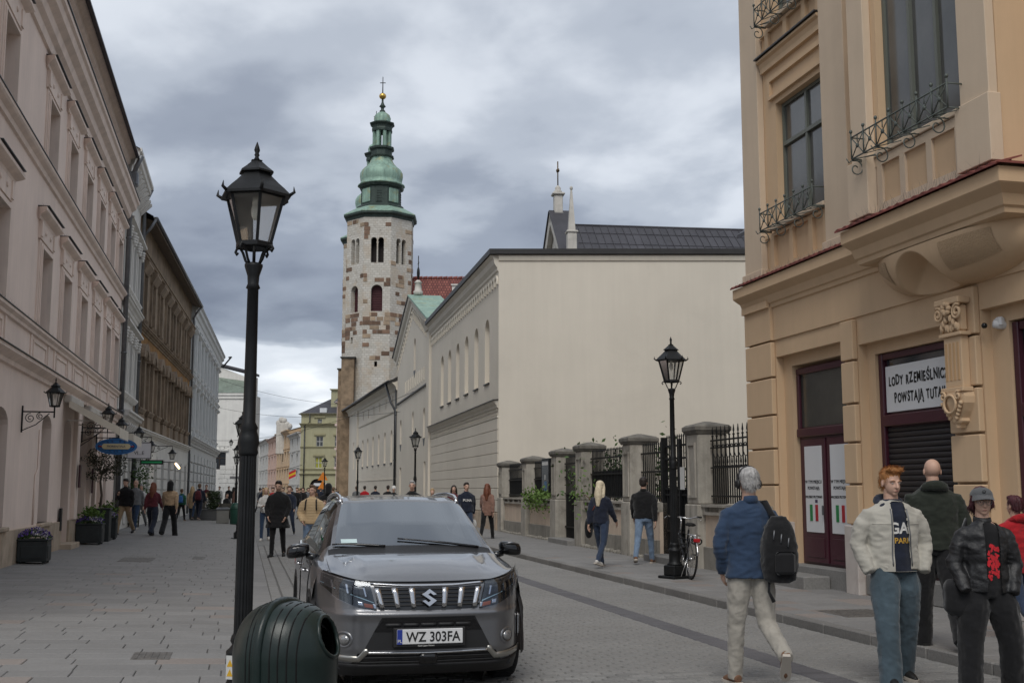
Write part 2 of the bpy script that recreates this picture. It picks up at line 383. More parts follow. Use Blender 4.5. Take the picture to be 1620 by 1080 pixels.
# ---------------------------------------------------------------- facade toolkit: local x along the front, -y outwards, z up
def wall_panel(mb, x0, x1, z0, z1, ops, reveal=.28, y=0.0):
    """front wall at y with openings (ax,bx,az,bz,kind); kind None, 'round' or 'seg' arch"""
    xs = sorted({x0, x1, *[o[0] for o in ops], *[o[1] for o in ops]}); zs = sorted({z0, z1, *[o[2] for o in ops], *[o[3] for o in ops]})
    xs = [x for x in xs if x0 <= x <= x1]; zs = [z for z in zs if z0 <= z <= z1]
    for i in range(len(xs)-1):
        j = 0
        while j < len(zs)-1:
            cx = (xs[i]+xs[i+1])/2
            def isopen(j):
                cz = (zs[j]+zs[j+1])/2; return any(o[0] < cx < o[1] and o[2] < cz < o[3] for o in ops)
            if isopen(j): j += 1; continue
            k = j
            while k < len(zs)-1 and not isopen(k): k += 1
            mb.add([(xs[i], y, zs[j]), (xs[i+1], y, zs[j]), (xs[i+1], y, zs[k]), (xs[i], y, zs[k])], [(0, 1, 2, 3)]); j = k
    for o in ops:
        a, b, c, d = o[:4]; k = o[4] if len(o) > 4 else None; rv = o[5] if len(o) > 5 else reveal
        cx = (a+b)/2; r = (b-a)/2
        if k == 'round': top = arc(cx, d-r, r, 180, 0, 14)
        elif k == 'seg': top = arc(cx, d-r*.42, r, 180, 0, 10, r*.42)
        else: top = [(a, d), (b, d)]
        if k:
            n = len(top)
            lv = [(p[0], y, p[1]) for p in top]+[(p[0], y, d) for p in top]
            mb.add(lv, [(i, i+1, n+i+1, n+i) for i in range(n-1)])
        out = [(a, c)]+top+[(b, c)]
        n = len(out)
        mb.add([(p[0], y, p[1]) for p in out]+[(p[0], y+rv, p[1]) for p in out], [(i, (i+1) % n, n+(i+1) % n, n+i) for i in range(n)])
    return mb
WIN = {}
def window_mesh(w, h, style, fm, gm):
    key = (round(w, 3), round(h, 3), style, fm.name, gm.name)
    if key in WIN: return WIN[key]
    m = MB(); t = .055 if w > .8 else .04; d = .05
    arch = style.endswith('A')
    if arch:
        r = w/2
        o = [(-r, 0)]+arc(0, h-r, r, 180, 0, 12)+[(r, 0)]
        i_ = [(-r+t, t)]+arc(0, h-r, r-t, 180, 0, 12)+[(r-t, t)]
        n = len(o)
        for yy in (0, d): m.add([(p[0], yy, p[1]) for p in o]+[(p[0], yy, p[1]) for p in i_], [(i, (i+1) % n, n+(i+1) % n, n+i) for i in range(n)])
        m.add([(p[0], 0, p[1]) for p in i_]+[(p[0], d, p[1]) for p in i_], [(i, (i+1) % n, n+(i+1) % n, n+i) for i in range(n)])
        m.box(-t/2, t/2, .002, d-.004, t, h-t*.6); m.box(-r+t, r-t, -.004, d-.008, h*.62, h*.62+t)
        panes = [[(p[0], p[1]) for p in i_]]
    else:
        m.box(-w/2, -w/2+t, 0, d, 0, h).box(w/2-t, w/2, 0, d, 0, h).box(-w/2+t, w/2-t, .001, d-.001, 0, t).box(-w/2+t, w/2-t, .001, d-.001, h-t, h)
        cols = {'T': 2, 'C': 2, 'W': 3, 'S': 1}[style[0]]; zt = {'T': .66, 'C': .5, 'W': .70, 'S': None}[style[0]]
        xs = [-w/2+t+(w-2*t)*k/cols for k in range(cols+1)]
        for x in xs[1:-1]: m.box(x-t*.55, x+t*.55, -.012, d-.003, t, h-t)
        zs = [t, h-t]
        if zt: z = h*zt; m.box(-w/2+t, w/2-t, -.02, d-.005, z-t*.6, z+t*.6); zs = [t, z, h-t]
        panes = []
        for i in range(cols):
            for j in range(len(zs)-1): panes.append([(xs[i]+.01, zs[j]), (xs[i+1]-.01, zs[j]), (xs[i+1]-.01, zs[j+1]), (xs[i]+.01, zs[j+1])])
    pm_ = []
    for k, p in enumerate(panes):
        q = MB(); q.add([(a, d*.6+.004*((k*7) % 3), b) for a, b in p], [tuple(range(len(p)))]); pm_.append(q.mesh('pane', gm))
    WIN[key] = (m.mesh('window', fm), pm_); return WIN[key]
def window(parent, cx, z0, w, h, style='T', fm=None, gm=None, y=.24):
    me, ps = window_mesh(w, h, style, fm or win_white, gm or glass)
    o = put('window', me, parent, (cx, y, z0))
    for p in ps: put('pane', p, o)
    return o
SH = {}
def shared(name, key, fn, mat, parent, loc=(0, 0, 0), rot=None):
    if key not in SH: m = MB(); fn(m); SH[key] = m.mesh(name, mat)
    return put(name, SH[key], parent, loc, rot)
def shell(parent, x0, x1, depth, z1, mat, roofm, ridge=2.5, eave=.3, z0=-.1, hip=False):
    """side and back walls and a pitched roof behind a front"""
    m = MB(); m.add([(x0, .0, z0), (x0, depth, z0), (x0, depth, z1), (x0, 0, z1), (x1, 0, z0), (x1, depth, z0), (x1, depth, z1), (x1, 0, z1)], [(0, 1, 2, 3), (5, 4, 7, 6), (1, 5, 6, 2)])
    m.add([(x0, 0, z1), (x0, depth, z1), (x0, depth/2, z1+ridge), (x1, 0, z1), (x1, depth, z1), (x1, depth/2, z1+ridge)], [(0, 1, 2), (4, 3, 5)])
    m.build('side_wall', mat, parent)
    r = MB(); e = .15
    k = ridge/(depth/2)
    for t0, t1 in ((0, .06),):
        r.add([(x0-e, -eave, z1-eave*k+t1), (x1+e, -eave, z1-eave*k+t1), (x1+e, depth/2, z1+ridge+t1), (x0-e, depth/2, z1+ridge+t1), (x1+e, depth+eave, z1-eave*k+t1), (x0-e, depth+eave, z1-eave*k+t1)], [(0, 1, 2, 3), (3, 2, 4, 5)])
        r.add([(x0-e, -eave, z1-eave*k), (x1+e, -eave, z1-eave*k), (x1+e, -eave, z1-eave*k+t1), (x0-e, -eave, z1-eave*k+t1)], [(0, 1, 2, 3)])
    r.build('roof', roofm, parent)
def spikes(parent, x0, x1, y, z, n=None, h=.13, mat=None):
    """bird spikes along a ledge: fine crossed wires"""
    m = MB(); rr2 = random.Random(int(x0*100+z*10)); n = n or int((x1-x0)*16)
    for k in range(n):
        x = x0+(x1-x0)*(k+rr2.random())/n; a = rr2.uniform(-.6, .6); b = rr2.uniform(-.5, .5); w = .0022
        tip = (x+a*h, y+b*h, z+h*rr2.uniform(.75, 1))
        m.add([(x-w, y, z), (x+w, y, z), tip], [(0, 1, 2)]); m.add([(x, y-w, z), (x, y+w, z), tip], [(0, 1, 2)])
    return m.build('bird_spikes', mat or zinc, parent, fix=False)
CORN = lambda z, h, o: [(0, z), (o*.25, z+h*.02), (o*.3, z+h*.28), (o*.45, z+h*.34), (o*.55, z+h*.55), (o*.8, z+h*.62), (o*.84, z+h*.82), (o, z+h*.86), (o, z+h), (0, z+h+.02)]
def pipe(parent, pts, r=.06, mat=None, name='downpipe'):
    m = MB(); m.tube(pts, r, 10); P = [Vector(p) for p in pts]
    for a, b in zip(P, P[1:]):
        n = int((b-a).length/2.2)
        for k in range(1, n+1):
            c = a+(b-a)*(k/(n+1)); t = (b-a).normalized()*.03; m.tube([c-t, c+t], r*1.25, 10)
    return m.build(name, mat or zinc, parent)
# ================================================================ building A: pink, three floors and an attic
YA, YE = 12.0, 42.0
A = thing('pink_building', 'long pink plastered townhouse with string courses filling the left edge', 'building', (XL, YA, 0), R(90))
LA = YE-YA
bays = [17.6-YA, 21.4-YA, 26.2-YA, 29.2-YA, 32.2-YA, 35.1-YA, 37.9-YA, 40.3-YA]
ops = []
for b in bays:
    ops.append((b-.62, b+.62, 5.05, 6.72)); ops.append((b-.62, b+.62, 8.62, 10.05)); ops.append((b-.32, b+.32, 12.35, 13.1))
g_ops = [(21.9-YA, 23.3-YA, .9, 3.12, 'seg', .4), (27.05-YA, 28.35-YA, .86, 3.28, 'seg', .42), (30.2-YA, 31.5-YA, .2, 3.35, 'seg', .75), (33.1-YA, 34.6-YA, .2, 3.2, 'seg', .8), (35.7-YA, 37.0-YA, .2, 3.2, None, .7), (38.6-YA, 39.7-YA, .2, 3.2, None, .6), (16.5-YA, 17.9-YA, .9, 3.1, 'seg', .4)]
ops += g_ops
m = MB(); wall_panel(m, 0, LA, -.1, 13.6, ops, .30); m.build('wall', pink, A)
shell(A, 0, LA, 12, 13.6, pink, roof_dark, 3.2, .42)
for b in bays:
    for (z, h) in ((5.05, 1.67), (8.62, 1.43)):
        w_ = window(A, b, z, 1.24, h, 'T', win_white, y=.2)
        def hood(m):
            m.sweep_profile([(0, .56), (.05, .57), (.06, .63), (.15, .68), (.20, .72), (.20, .79), (0, .82)], -1.02, 1.02, .9, .9)
            m.box(-.86, .86, -.055, .0, .18, .56)                       # frieze
            for s in (-1, 1): m.box(s*.78-.09, s*.78+.09, -.085, -.055, .22, .55)
        shared('window_hood', 'A_hood', hood, pink_trim, w_, (0, -.2, h))
        shared('hood_flashing', 'A_hflash', lambda m: m.box(-1.06, 1.06, -.235, -.0, .822, .838), sheetmetal, w_, (0, -.2, h))
        def bosses(m):
            for x in (-.3, .3): m.ell((x, -.062, .38), (.055, .03, .055), 8, 6)
        shared('boss', 'A_boss', bosses, pink_trim, w_, (0, -.2, h))
        def surround(m, h=h):
            for k, (o, p) in enumerate(((.16, .035), (.10, .06), (.05, .085))):
                m.box(-.62-o, -.62-o+.05, -p, 0, 0, h+o).box(.62+o-.05, .62+o, -p, 0, 0, h+o).box(-.62-o+.05, .62+o-.05, -p, 0, h+o-.05, h+o)
        shared('surround', 'A_sur%.2f' % h, surround, pink_trim, w_, (0, -.2, 0))
        spikes(w_, -1.0, 1.0, -.3, h+.84, 34)
    aw = window(A, b, 12.35, .64, .75, 'C', win_white, y=.1)
def course(prof, name, x0=0, x1=None, mat=pink_trim, par=A):
    m = MB(); m.sweep_profile(prof, x0, LA if x1 is None else x1, 0, 0); return m.build(name, mat, par)
course([(0, 3.92), (.06, 3.94), (.07, 4.02), (.16, 4.08), (.22, 4.12), (.22, 4.19), (0, 4.22)], 'string_course')
course([(0, 4.215), (.25, 4.195), (.25, 4.21), (0, 4.235)], 'ledge_flashing', mat=sheetmetal)
course([(0, 4.80), (.05, 4.82), (.06, 4.88), (.12, 4.93), (.12, 4.99), (0, 5.01)], 'sill_course')
course([(0, 5.005), (.14, 4.995), (.14, 5.01), (0, 5.02)], 'sill_flashing', mat=sheetmetal)
course([(0, 8.25), (.05, 8.27), (.07, 8.36), (.15, 8.42), (.18, 8.46), (.18, 8.52), (0, 8.54)], 'string_course')
course([(0, 8.535), (.2, 8.523), (.2, 8.54), (0, 8.555)], 'ledge_flashing', mat=sheetmetal)
course([(0, 10.98), (.06, 11.0), (.08, 11.2), (.18, 11.28), (.22, 11.45), (.36, 11.55), (.40, 11.7), (.46, 11.74), (.46, 11.86), (0, 11.9)], 'main_cornice')
course([(0, 11.895), (.49, 11.865), (.49, 11.89), (0, 11.92)], 'cornice_flashing', mat=sheetmetal)
course([(0, 13.2), (.08, 13.25), (.1, 13.4), (.25, 13.5), (.3, 13.62), (0, 13.64)], 'attic_cornice')
spikes(A, 2, LA, -.1, 8.55, 260, .16); spikes(A, 2, LA, -.07, 5.02, 160, .12)
for b in bays:                                                     # panels of the sill zone
    def pan(m): m.box(-1.15, -1.0, -.03, 0, 4.24, 4.8).box(1.0, 1.15, -.03, 0, 4.24, 4.8).box(-.8, .8, -.025, 0, 4.32, 4.37).box(-.8, .8, -.025, 0, 4.68, 4.73).box(-.8, -.75, -.025, 0, 4.37, 4.68).box(.75, .8, -.025, 0, 4.37, 4.68)
    shared('sill_panel', 'A_pan', pan, pink_trim, A, (b, 0, 0))
m = MB()
# sandstone plinth in blocks, interrupted at doors
x = 0; rq = random.Random(5)
blocked = [(30.2-YA, 31.5-YA), (33.1-YA, 34.6-YA), (35.7-YA, 37.0-YA), (38.6-YA, 39.7-YA)]
while x < LA-.05:
    x1 = min(x+rq.uniform(.9, 1.5), LA)
    nxt = [b for b in blocked if x < b[1] and x1 > b[0]]
    if nxt:
        if x < nxt[0][0]-.02: x1 = nxt[0][0]
        else: x = nxt[0][1]; continue
    q = MB(); q.bbox(x+.003, x1-.003, -.06, .05, .0, .82+rq.uniform(-.002, .002), .008); q.build('plinth_stone', plinth_st, A); x = x1
door_dk = pm('dark_brown_door', (.045, .03, .024), .5, var=.2)
for (a, b, c, d, k, rv) in g_ops:
    w = b-a
    if c > .5:
        window(A, (a+b)/2, c+.02, w-.01, d-c-.06, 'S' if w < 1.2 else 'T', win_white, y=rv-.06)
        q = MB(); q.bbox(a-.06, b+.06, -.12, rv, c-.08, c, .015); q.build('window_sill', plinth_st, A)
    else:
        q = MB(); q.box(a, b, rv-.08, rv-.02, c-.02, d); dr = q.build('door', door_dk, A)
        for sx in (0, 1):
            for (z0, z1) in ((.35, 1.2), (1.35, 2.1), (2.2, 2.9)):
                p = MB(); x0 = a+.08+sx*(w/2-.02); p.box(x0, x0+w/2-.16, rv-.10, rv-.078, z0, z1); p.build('door_panel', glass if z0 > 2.1 else door_dk, dr)
        q = MB(); q.bbox(a-.1, b+.1, -.32, rv, .1, .27, .015); q.build('door_step', plinth_st, A)
# projecting bay near awnings: shallow pilaster
for x0, x1 in ((31.9, 32.5), (34.9, 35.3), (37.4, 38)): q = MB(); q.box(x0-YA, x1-YA, -.10, .0, .83, 3.92); q.build('pilaster', pink_trim, A)
pipe(A, [(LA+.05, -.14, .2), (LA+.05, -.14, 12.6), (LA-.1, -.3, 13.1), (LA-.25, -.5, 13.5)], .085)
q = MB(); q.bbox(LA-.15, LA+.3, -.38, -.02, 12.45, 12.95, .05); q.build('rainwater_hopper', zinc, A)
for (yy, z0, z1, x0, c) in ((30.0, .6, 1.15, -.03, iron), (32.2, 1.65, 2.25, -.14, burg), (34.95, 1.5, 2.2, -.14, burg)):
    q = MB(); q.bbox(yy-YA-.12, yy-YA+.12, x0-.05, x0, z0, z1, .01); q.build('wall_plate', c, A)
pipe(A, [(26.4-YA, -.02, .85), (26.4-YA, -.02, 1.9), (26.7-YA, -.02, 2.05), (26.7-YA, -.02, 2.9)], .018, pink_trim, 'conduit')
# awnings
awn_m = pm('awning_fabric', (.62, .57, .48), .9, var=.08, streak=.05)
def awning(y0, y1, label):
    a = thing('awning', label, 'awning', (XL, y0, 0), R(90), 'awnings over the pink building doors'); L = y1-y0
    q = MB(); q.add([(0, -.12, 3.80), (L, -.12, 3.80), (L, -1.35, 3.12), (0, -1.35, 3.12), (0, -.12, 3.785), (L, -.12, 3.785), (L, -1.35, 3.105), (0, -1.35, 3.105)], [(0, 1, 2, 3), (7, 6, 5, 4), (0, 3, 7, 4), (1, 5, 6, 2)]); q.build('canopy', awn_m, a)
    v = MB(); n = int(L/.16)
    for k in range(n):
        x0, x1 = L*k/n, L*(k+1)/n; v.add([(x0, -1.36, 3.13), (x1, -1.36, 3.13), (x1, -1.36, 2.90), ((x0+x1)/2, -1.36, 2.85), (x0, -1.36, 2.90)], [(0, 1, 2, 3, 4)])
    v.build('valance', awn_m, a, fix=False)
    q = MB(); q.prism([(-.14, 3.80), (-1.36, 3.125), (-1.36, 2.93), (-.14, 3.62)], 'x', -.02, -.008); q.build('end_flap', awn_m, a)
    c = MB(); c.bbox(-.03, L+.03, -.2, 0, 3.74, 3.92, .03); c.build('cassette', pm('awning_case', (.45, .42, .38), .5), a)
    for x in (.1, L-.1):
        q = MB(); q.tube([(x, -.1, 3.3), (x, -.7, 3.3), (x, -1.32, 3.08)], .016, 6); q.build('arm', MT['awning_case'], a)
    return a
awning(29.9, 32.1, 'cream awning over pink building door, behind the blue oval sign'); awning(33.6, 36.2, 'cream scalloped awning beyond the blue oval sign')
# ================================================================ building B: narrow ornate white front
B = thing('white_ornate_building', 'narrow white ornate townhouse squeezed between pink and brown buildings', 'building', (XL, 42.12, 0), R(90)); LB = 5.6
m = MB(); bb = [.95, 2.8, 4.65]; ops = [(b-.5, b+.5, z, z+h) for b in bb for z, h in ((5.2, 1.9), (9.0, 1.8))]+[(b-.55, b+.55, .5, 3.1) for b in bb]
wall_panel(m, 0, LB, -.1, 14.0, ops, .3); m.build('wall', white_pl, B); shell(B, 0, LB, 11, 14.0, white_pl, roof_dark, 3, .4)
for b in bb:
    for z, h in ((5.2, 1.9), (9.0, 1.8)):
        w_ = window(B, b, z, 1.0, h, 'T', y=.2)
        def orn(m, h=h):
            m.box(-.66, -.5, -.12, 0, -.1, h).box(.5, .66, -.12, 0, -.1, h)
            m.sweep_profile([(0, h+.3), (.1, h+.32), (.14, h+.42), (.30, h+.48), (.30, h+.56), (0, h+.6)], -.85, .85, .6, .6)
            for s in (-1, 1):
                for k in range(4): m.ell((s*.6, -.16, h+.24-.1*k), (.1-.012*k, .12-.015*k, .07), 8, 6)
            for k in range(5): m.ell((-.3+.15*k, -.06, h+.17), (.08, .07, .1), 8, 6)
            m.sweep_profile([(0, -.3), (.1, -.28), (.2, -.16), (.2, -.1), (0, -.08)], -.8, .8, .5, .5)
        shared('window_hood', 'B_h%.1f' % h, orn, white_pl, w_, (0, -.2, 0))
    window(B, b, .52, 1.08, 2.5, 'T', y=.2)
for prof, nm in ((CORN(3.9, .5, .45), 'string_course'), (CORN(8.1, .4, .3), 'string_course'), (CORN(13.0, .9, .45), 'main_cornice')):
    m = MB(); m.sweep_profile(prof, 0, LB); m.build(nm, white_pl, B)
for k in range(9):
    shared('console', 'B_con', lambda m: m.prism([(0, 0), (-.42, .42), (-.42, .5), (0, .5)], 'x', -.08, .08), white_pl, B, (.3+k*.62, -.02, 12.6))
for k in range(9): shared('console', 'B_con', None, white_pl, B, (.3+k*.62, -.02, 3.45))
for k in range(5):                                                # rusticated ground floor courses
    for (x0, x1) in ((.02, .38), (1.52, 2.23), (3.37, 4.08), (5.22, LB-.02)):
        q = MB(); q.bbox(x0, x1, -.05, 0, .3+.66*k, .92+.66*k, .03); q.build('rustication_block', white_pl, B)
pipe(B, [(LB+.02, -.14, .2), (LB+.02, -.14, 13.2), (LB-.05, -.4, 13.8)], .075)
# ================================================================ building C: brown peeling plaster above a white ground floor
aC = math.atan(.045)
Croot = thing('brown_building', 'brown weathered townhouse with peeling plaster and deep eaves', 'building', (XL, 47.8, 0), R(90)-aC); LC = 23.0
bb = [1.6+2.85*k for k in range(8)]
m = MB(); ops = [(b-.55, b+.55, 5.0, 7.0) for b in bb]+[(b-.5, b+.5, 8.7, 10.5) for b in bb]
wall_panel(m, 0, LC, 4.0, 8.25, [o for o in ops if o[3] < 8], .35); wall_panel(m, 0, LC, 8.25, 12.9, [o for o in ops if o[2] > 8], .35); m.build('wall', brown_pl, Croot)
shell(Croot, 0, LC, 11, 12.9, brown_pl, roof_dark, 3, .5)
g2 = [(b-.62, b+.62, .15, 2.95) for b in bb]
m = MB(); wall_panel(m, 0, LC, -.1, 4.0, g2, .5, -.06); m.build('ground_floor_wall', offwhite, Croot)
for i, b in enumerate(bb):
    w1 = window(Croot, b, 5.0, 1.1, 2.0, 'T', brown_pl, y=.26); w2 = window(Croot, b, 8.7, 1.0, 1.8, 'T', brown_pl, y=.26)
    def hoodC(m):
        m.box(-.75, -.57, -.12, 0, -.2, 2.0).box(.57, .75, -.12, 0, -.2, 2.0)
        o = arc(0, 2.0, .95, 180, 0, 12, .62); i2 = arc(0, 2.0, .58, 180, 0, 12, .34); n = len(o)
        m.add([(p[0], -.28, p[1]) for p in o]+[(p[0], -.28, p[1]) for p in i2]+[(p[0], 0, p[1]) for p in o]+[(p[0], 0, p[1]) for p in i2],
              [(i, i+1, n+i+1, n+i) for i in range(n-1)]+[(i+1, i, 2*n+i, 2*n+i+1) for i in range(n-1)]+[(n+i, n+i+1, 3*n+i+1, 3*n+i) for i in range(n-1)]+[(0, n, 3*n, 2*n), (n-1, 2*n-1, 4*n-1, 3*n-1)])
        m.ell((0, -.16, 2.2), (.26, .12, .26), 10, 6)
        m.sweep_profile([(0, -.28), (.12, -.26), (.2, -.12), (.2, -.06), (0, -.04)], -.85, .85, .5, .5)
        m.box(-.8, .8, -.12, 0, -.95, -.3)
    shared('window_hood', 'C_h1', hoodC, brown_pl, w1, (0, -.26, 0))
    def hoodC2(m):
        m.box(-.68, -.52, -.10, 0, -.1, 1.85).box(.52, .68, -.10, 0, -.1, 1.85)
        m.prism([(0, 1.85), (-.1, 1.87), (-.3, 2.2), (-.3, 2.3), (0, 2.35)], 'x', -.82, .82)
        m.sweep_profile([(0, -.2), (.12, -.18), (.18, -.08), (0, -.05)], -.75, .75, .5, .5)
    shared('window_hood', 'C_h2', hoodC2, brown_pl, w2, (0, -.26, 0))
    if i % 3 == 1: q = MB(); q.box(b-.6, b+.6, .3, .36, .15, 2.9); q.build('door', door_dk, Croot)
    else: window(Croot, b, .2, 1.2, 2.7, 'T', win_white, y=.3)
    for k in range(6):
        x0 = b+.64; x1 = b+2.85-.64 if i < 7 else LC-.05
        if i < 8: q = MB(); q.bbox(x0, x1, -.11, -.06, .1+.5*k, .57+.5*k, .02); q.build('rustication_block', offwhite, Croot)
q = MB(); q.box(.02, LC-.02, -.03, 0, 7.2, 8.05); q.build('ochre_frieze', ochre_pl, Croot)
for prof, nm, mt in ((CORN(3.75, .35, .3), 'string_course', offwhite), (CORN(8.05, .28, .28), 'string_course', brown_pl), (CORN(10.9, .35, .3), 'frieze_course', brown_pl)):
    m = MB(); m.sweep_profile(prof, 0, LC); m.build(nm, mt, Croot)
m = MB(); m.add([(0, 0, 12.68), (LC, 0, 12.68), (LC, -.52, 12.50), (0, -.52, 12.50)], [(0, 1, 2, 3)]); m.box(0, LC, -.56, -.52, 12.48, 12.68); m.build('eave_soffit', pm('soffit_boards', (.16, .13, .105), .9, var=.2, vscale=4), Croot)
m = MB(); m.tube([(0, -.62, 12.62), (LC, -.62, 12.6)], .07, 8); m.build('gutter', zinc, Croot)
pipe(Croot, [(.0, -.6, 12.6), (-.02, -.4, 12.2), (-.02, -.16, 11.9)], .06)
pipe(Croot, [(LC, -.6, 12.6), (LC, -.3, 12.2), (LC, -.16, 11.9), (LC, -.16, .2)], .06)
# ================================================================ building D: pale grey
aD = math.atan(.036); eC = (XL+LC*math.sin(aC), 47.8+LC*math.cos(aC))
D = thing('pale_grey_building', 'pale grey townhouse with pilasters beyond the brown building', 'building', (eC[0], eC[1]+.1, 0), R(90)-aD); LD = 29
bb = [2.0+3.1*k for k in range(9)]; m = MB()
ops = [(b-.5, b+.5, z, z+h) for b in bb for z, h in ((5.6, 2.0), (9.2, 1.8))]+[(b-.55, b+.55, .3, 3.3) for b in bb]
wall_panel(m, 0, LD, -.1, 13.0, ops, .3); m.build('wall', greyblue_pl, D); shell(D, 0, LD, 11, 13.0, greyblue_pl, roof_dark, 2.6, .5)
for b in bb:
    for z, h in ((5.6, 2.0), (9.2, 1.8)):
        w_ = window(D, b, z, 1.0, h, 'T', greyblue_pl, y=.22)
        def hd(m, h=h):
            m.box(-.66, -.52, -.10, 0, -.2, h+.2).box(.52, .66, -.10, 0, -.2, h+.2)
            m.sweep_profile([(0, h+.25), (.12, h+.27), (.28, h+.4), (.28, h+.48), (0, h+.52)], -.85, .85, .5, .5)
            m.sweep_profile([(0, -.4), (.15, -.36), (.2, -.2), (0, -.16)], -.75, .75, .5, .5)
        shared('window_hood', 'D_h%.1f' % h, hd, greyblue_pl, w_, (0, -.22, 0))
    window(D, b, .32, 1.08, 2.9, 'T', win_white, y=.2)
    shared('pilaster', 'D_pil', lambda m: m.box(-.28, .28, -.16, 0, 5.0, 11.4).box(-.36, .36, -.24, 0, 11.4, 11.75).box(-.34, .34, -.22, 0, 4.85, 5.1), greyblue_pl, D, (b-1.55, 0, 0))
    for k in range(6):
        q = MB(); q.bbox(b+.6, b+3.1-.62 if b < 26 else LD-.05, -.06, 0, .3+.6*k, .84+.6*k, .025); q.build('rustication_block', greyblue_pl, D)
for prof, nm in ((CORN(4.3, .5, .4), 'string_course'), (CORN(8.3, .3, .2), 'string_course'), (CORN(11.8, 1.1, .5), 'main_cornice')):
    m = MB(); m.sweep_profile(prof, 0, LD); m.build(nm, greyblue_pl, D)
pipe(D, [(LD-.1, -.8, 12.8), (LD+.2, -1.0, 12.9), (LD+.2, -.3, 12.0)], .07, sheetmetal, 'gutter_spout')
eD = (eC[0]+LD*math.sin(aD), eC[1]+LD*math.cos(aD))
# ================================================================ building E: white house whose blind side closes the view
f0 = 108.0
p0 = fwd_pt(326, 780, f0); p1 = fwd_pt(389, 780, f0); wE = (p1-p0).length
Eb = thing('white_gabled_building', 'plain white building with slanted gable facing down the street', 'building', (p0.x, p0.y, 0), -TH)
zt = lambda v: fwd_pt(360, v, f0).z
m = MB(); zl = zt(622); zw = zt(656); wall_panel(m, 0, wE, -.1, zl, [(.45, 1.75, zt(742), zt(715))], .3)
m.add([(wE, 0, -.1), (wE, 5, -.1), (wE, 5, zl), (wE, 0, zl)], [(0, 1, 2, 3)]); m.build('wall', offwhite, Eb)
m = MB(); m.add([(-.3, -.15, zl+.05), (wE+.2, -.15, zl+.05), (wE-.6, 2.0, zt(600)), (-.3, 2.0, zt(592))], [(0, 1, 2, 3)]); m.build('lean_to_roof', pm('pale_copper_roof', (.20, .24, .20), .6, .3, var=.15, streak=.2), Eb)
m = MB(); m.prism([(-.5, zl-.5), (wE-.3, zl-.5), (wE-.3, zt(590)), (wE-.9, zt(592)), (-.5, zt(571))], 'y', 2.0, 5); m.build('upper_gable', white_pl, Eb)
m = MB(); m.prism([(-.6, zt(571)), (wE-.2, zt(588)), (wE-.2, zt(584)), (-.6, zt(567))], 'y', 1.8, 5.2); m.build('roof', roof_dark, Eb)
m = MB(); m.box(-.1, wE+.15, -.2, .0, zl-.18, zl).box(-.1, wE+.1, -.10, 0, zl-.5, zl-.18); m.build('cornice', offwhite, Eb)
window(Eb, 1.1, zt(742), 1.3, zt(715)-zt(742), 'T', door_dk, y=.2)
m = MB(); m.box(.2, 2.0, -.15, 0, zt(713), zt(710)); m.build('lintel', offwhite, Eb)
rq = random.Random(9)
for k in range(9):
    x = wE-2.6+rq.uniform(-.1, .1)
    while x < wE-.05:
        x1 = min(x+rq.uniform(.5, .9), wE+.02); q = MB(); q.bbox(x+.01, x1-.01, -.05, 0, .1+.42*k, .5+.42*k, .02); q.build('quoin_stone', offwhite, Eb); x = x1
m = MB(); m.box(2.2, 4.4, -.06, 0, zt(757), zt(753)); m.build('street_plate', pm('grey_plate', (.16, .16, .16), .6), Eb)
# ================================================================ cream monastery building with the big blind wall
FA = math.atan(.027); FR = -(R(90)+FA)
Nc = Vector((9.2, 41.5, 0))
def right_pt(origin, d): return Vector((origin[0]+d*math.sin(FA), origin[1]+d*math.cos(FA), 0))
M_ = thing('cream_monastery_building', 'cream plastered building with huge blind end wall behind the iron fence', 'building', Nc)
LM = 19.2; HM = 10.45; WE = 26
m = MB(); m.add([(0, 0, -.1), (WE, 0, -.1), (WE, 0, HM), (0, 0, HM)], [(0, 1, 2, 3)]); m.build('end_wall', cream, M_, rot=-TH)
nic = [(-2.4-2.51*k) for k in range(6)]
m = MB(); wall_panel(m, -LM, 0, -.1, HM, [(x-.5, x+.5, 5.75, 8.3, 'round', .22) for x in nic], .22); m.build('street_wall', cream, M_, rot=FR)
for x in nic:
    q = MB(); q.add([(x-.5, .22, 5.75), (x+.5, .22, 5.75), (x+.5, .22, 8.3), (x-.5, .22, 8.3)], [(0, 1, 2, 3)]); n_ = q.build('niche', cream, M_, rot=FR)
    q = MB(); q.box(x-.55, x+.55, -.06, .2, 5.70, 5.745); q.build('niche_sill', sheetmetal, n_)
# cornices
m = MB(); m.sweep_profile([(0, 9.55+.25), (.05, 9.85), (.06, 9.95), (.16, 10.1), (.2, 10.3), (.32, 10.42), (0, 10.44)], -LM, .0, 0, 0); m.build('eave_moulding', cream_trim, M_, rot=FR)
m = MB(); m.sweep_profile([(0, 10.2), (.05, 10.22), (.1, 10.4), (0, 10.42)], 0, WE); m.build('end_moulding', cream_trim, M_, rot=-TH)
zr = HM+.0
m = MB(); a = right_pt((0, 0), LM)
e = Vector((WE*math.cos(TH), -WE*math.sin(TH), 0))
pts = [Vector((-.38, -.1, 0)), e+Vector((0, -.15, 0)), e+Vector((2, 18, 0)), a+Vector((-.38, 0, 0))]
m.add([(p.x, p.y, z) for z in (zr, zr+.2) for p in pts], [(0, 1, 2, 3), (7, 6, 5, 4)]+[(i, (i+1) % 4, 4+(i+1) % 4, 4+i) for i in range(4)]); m.build('roof_edge', pm('dark_roof_edge', (.035, .034, .034), .5, .3, var=.2), M_)
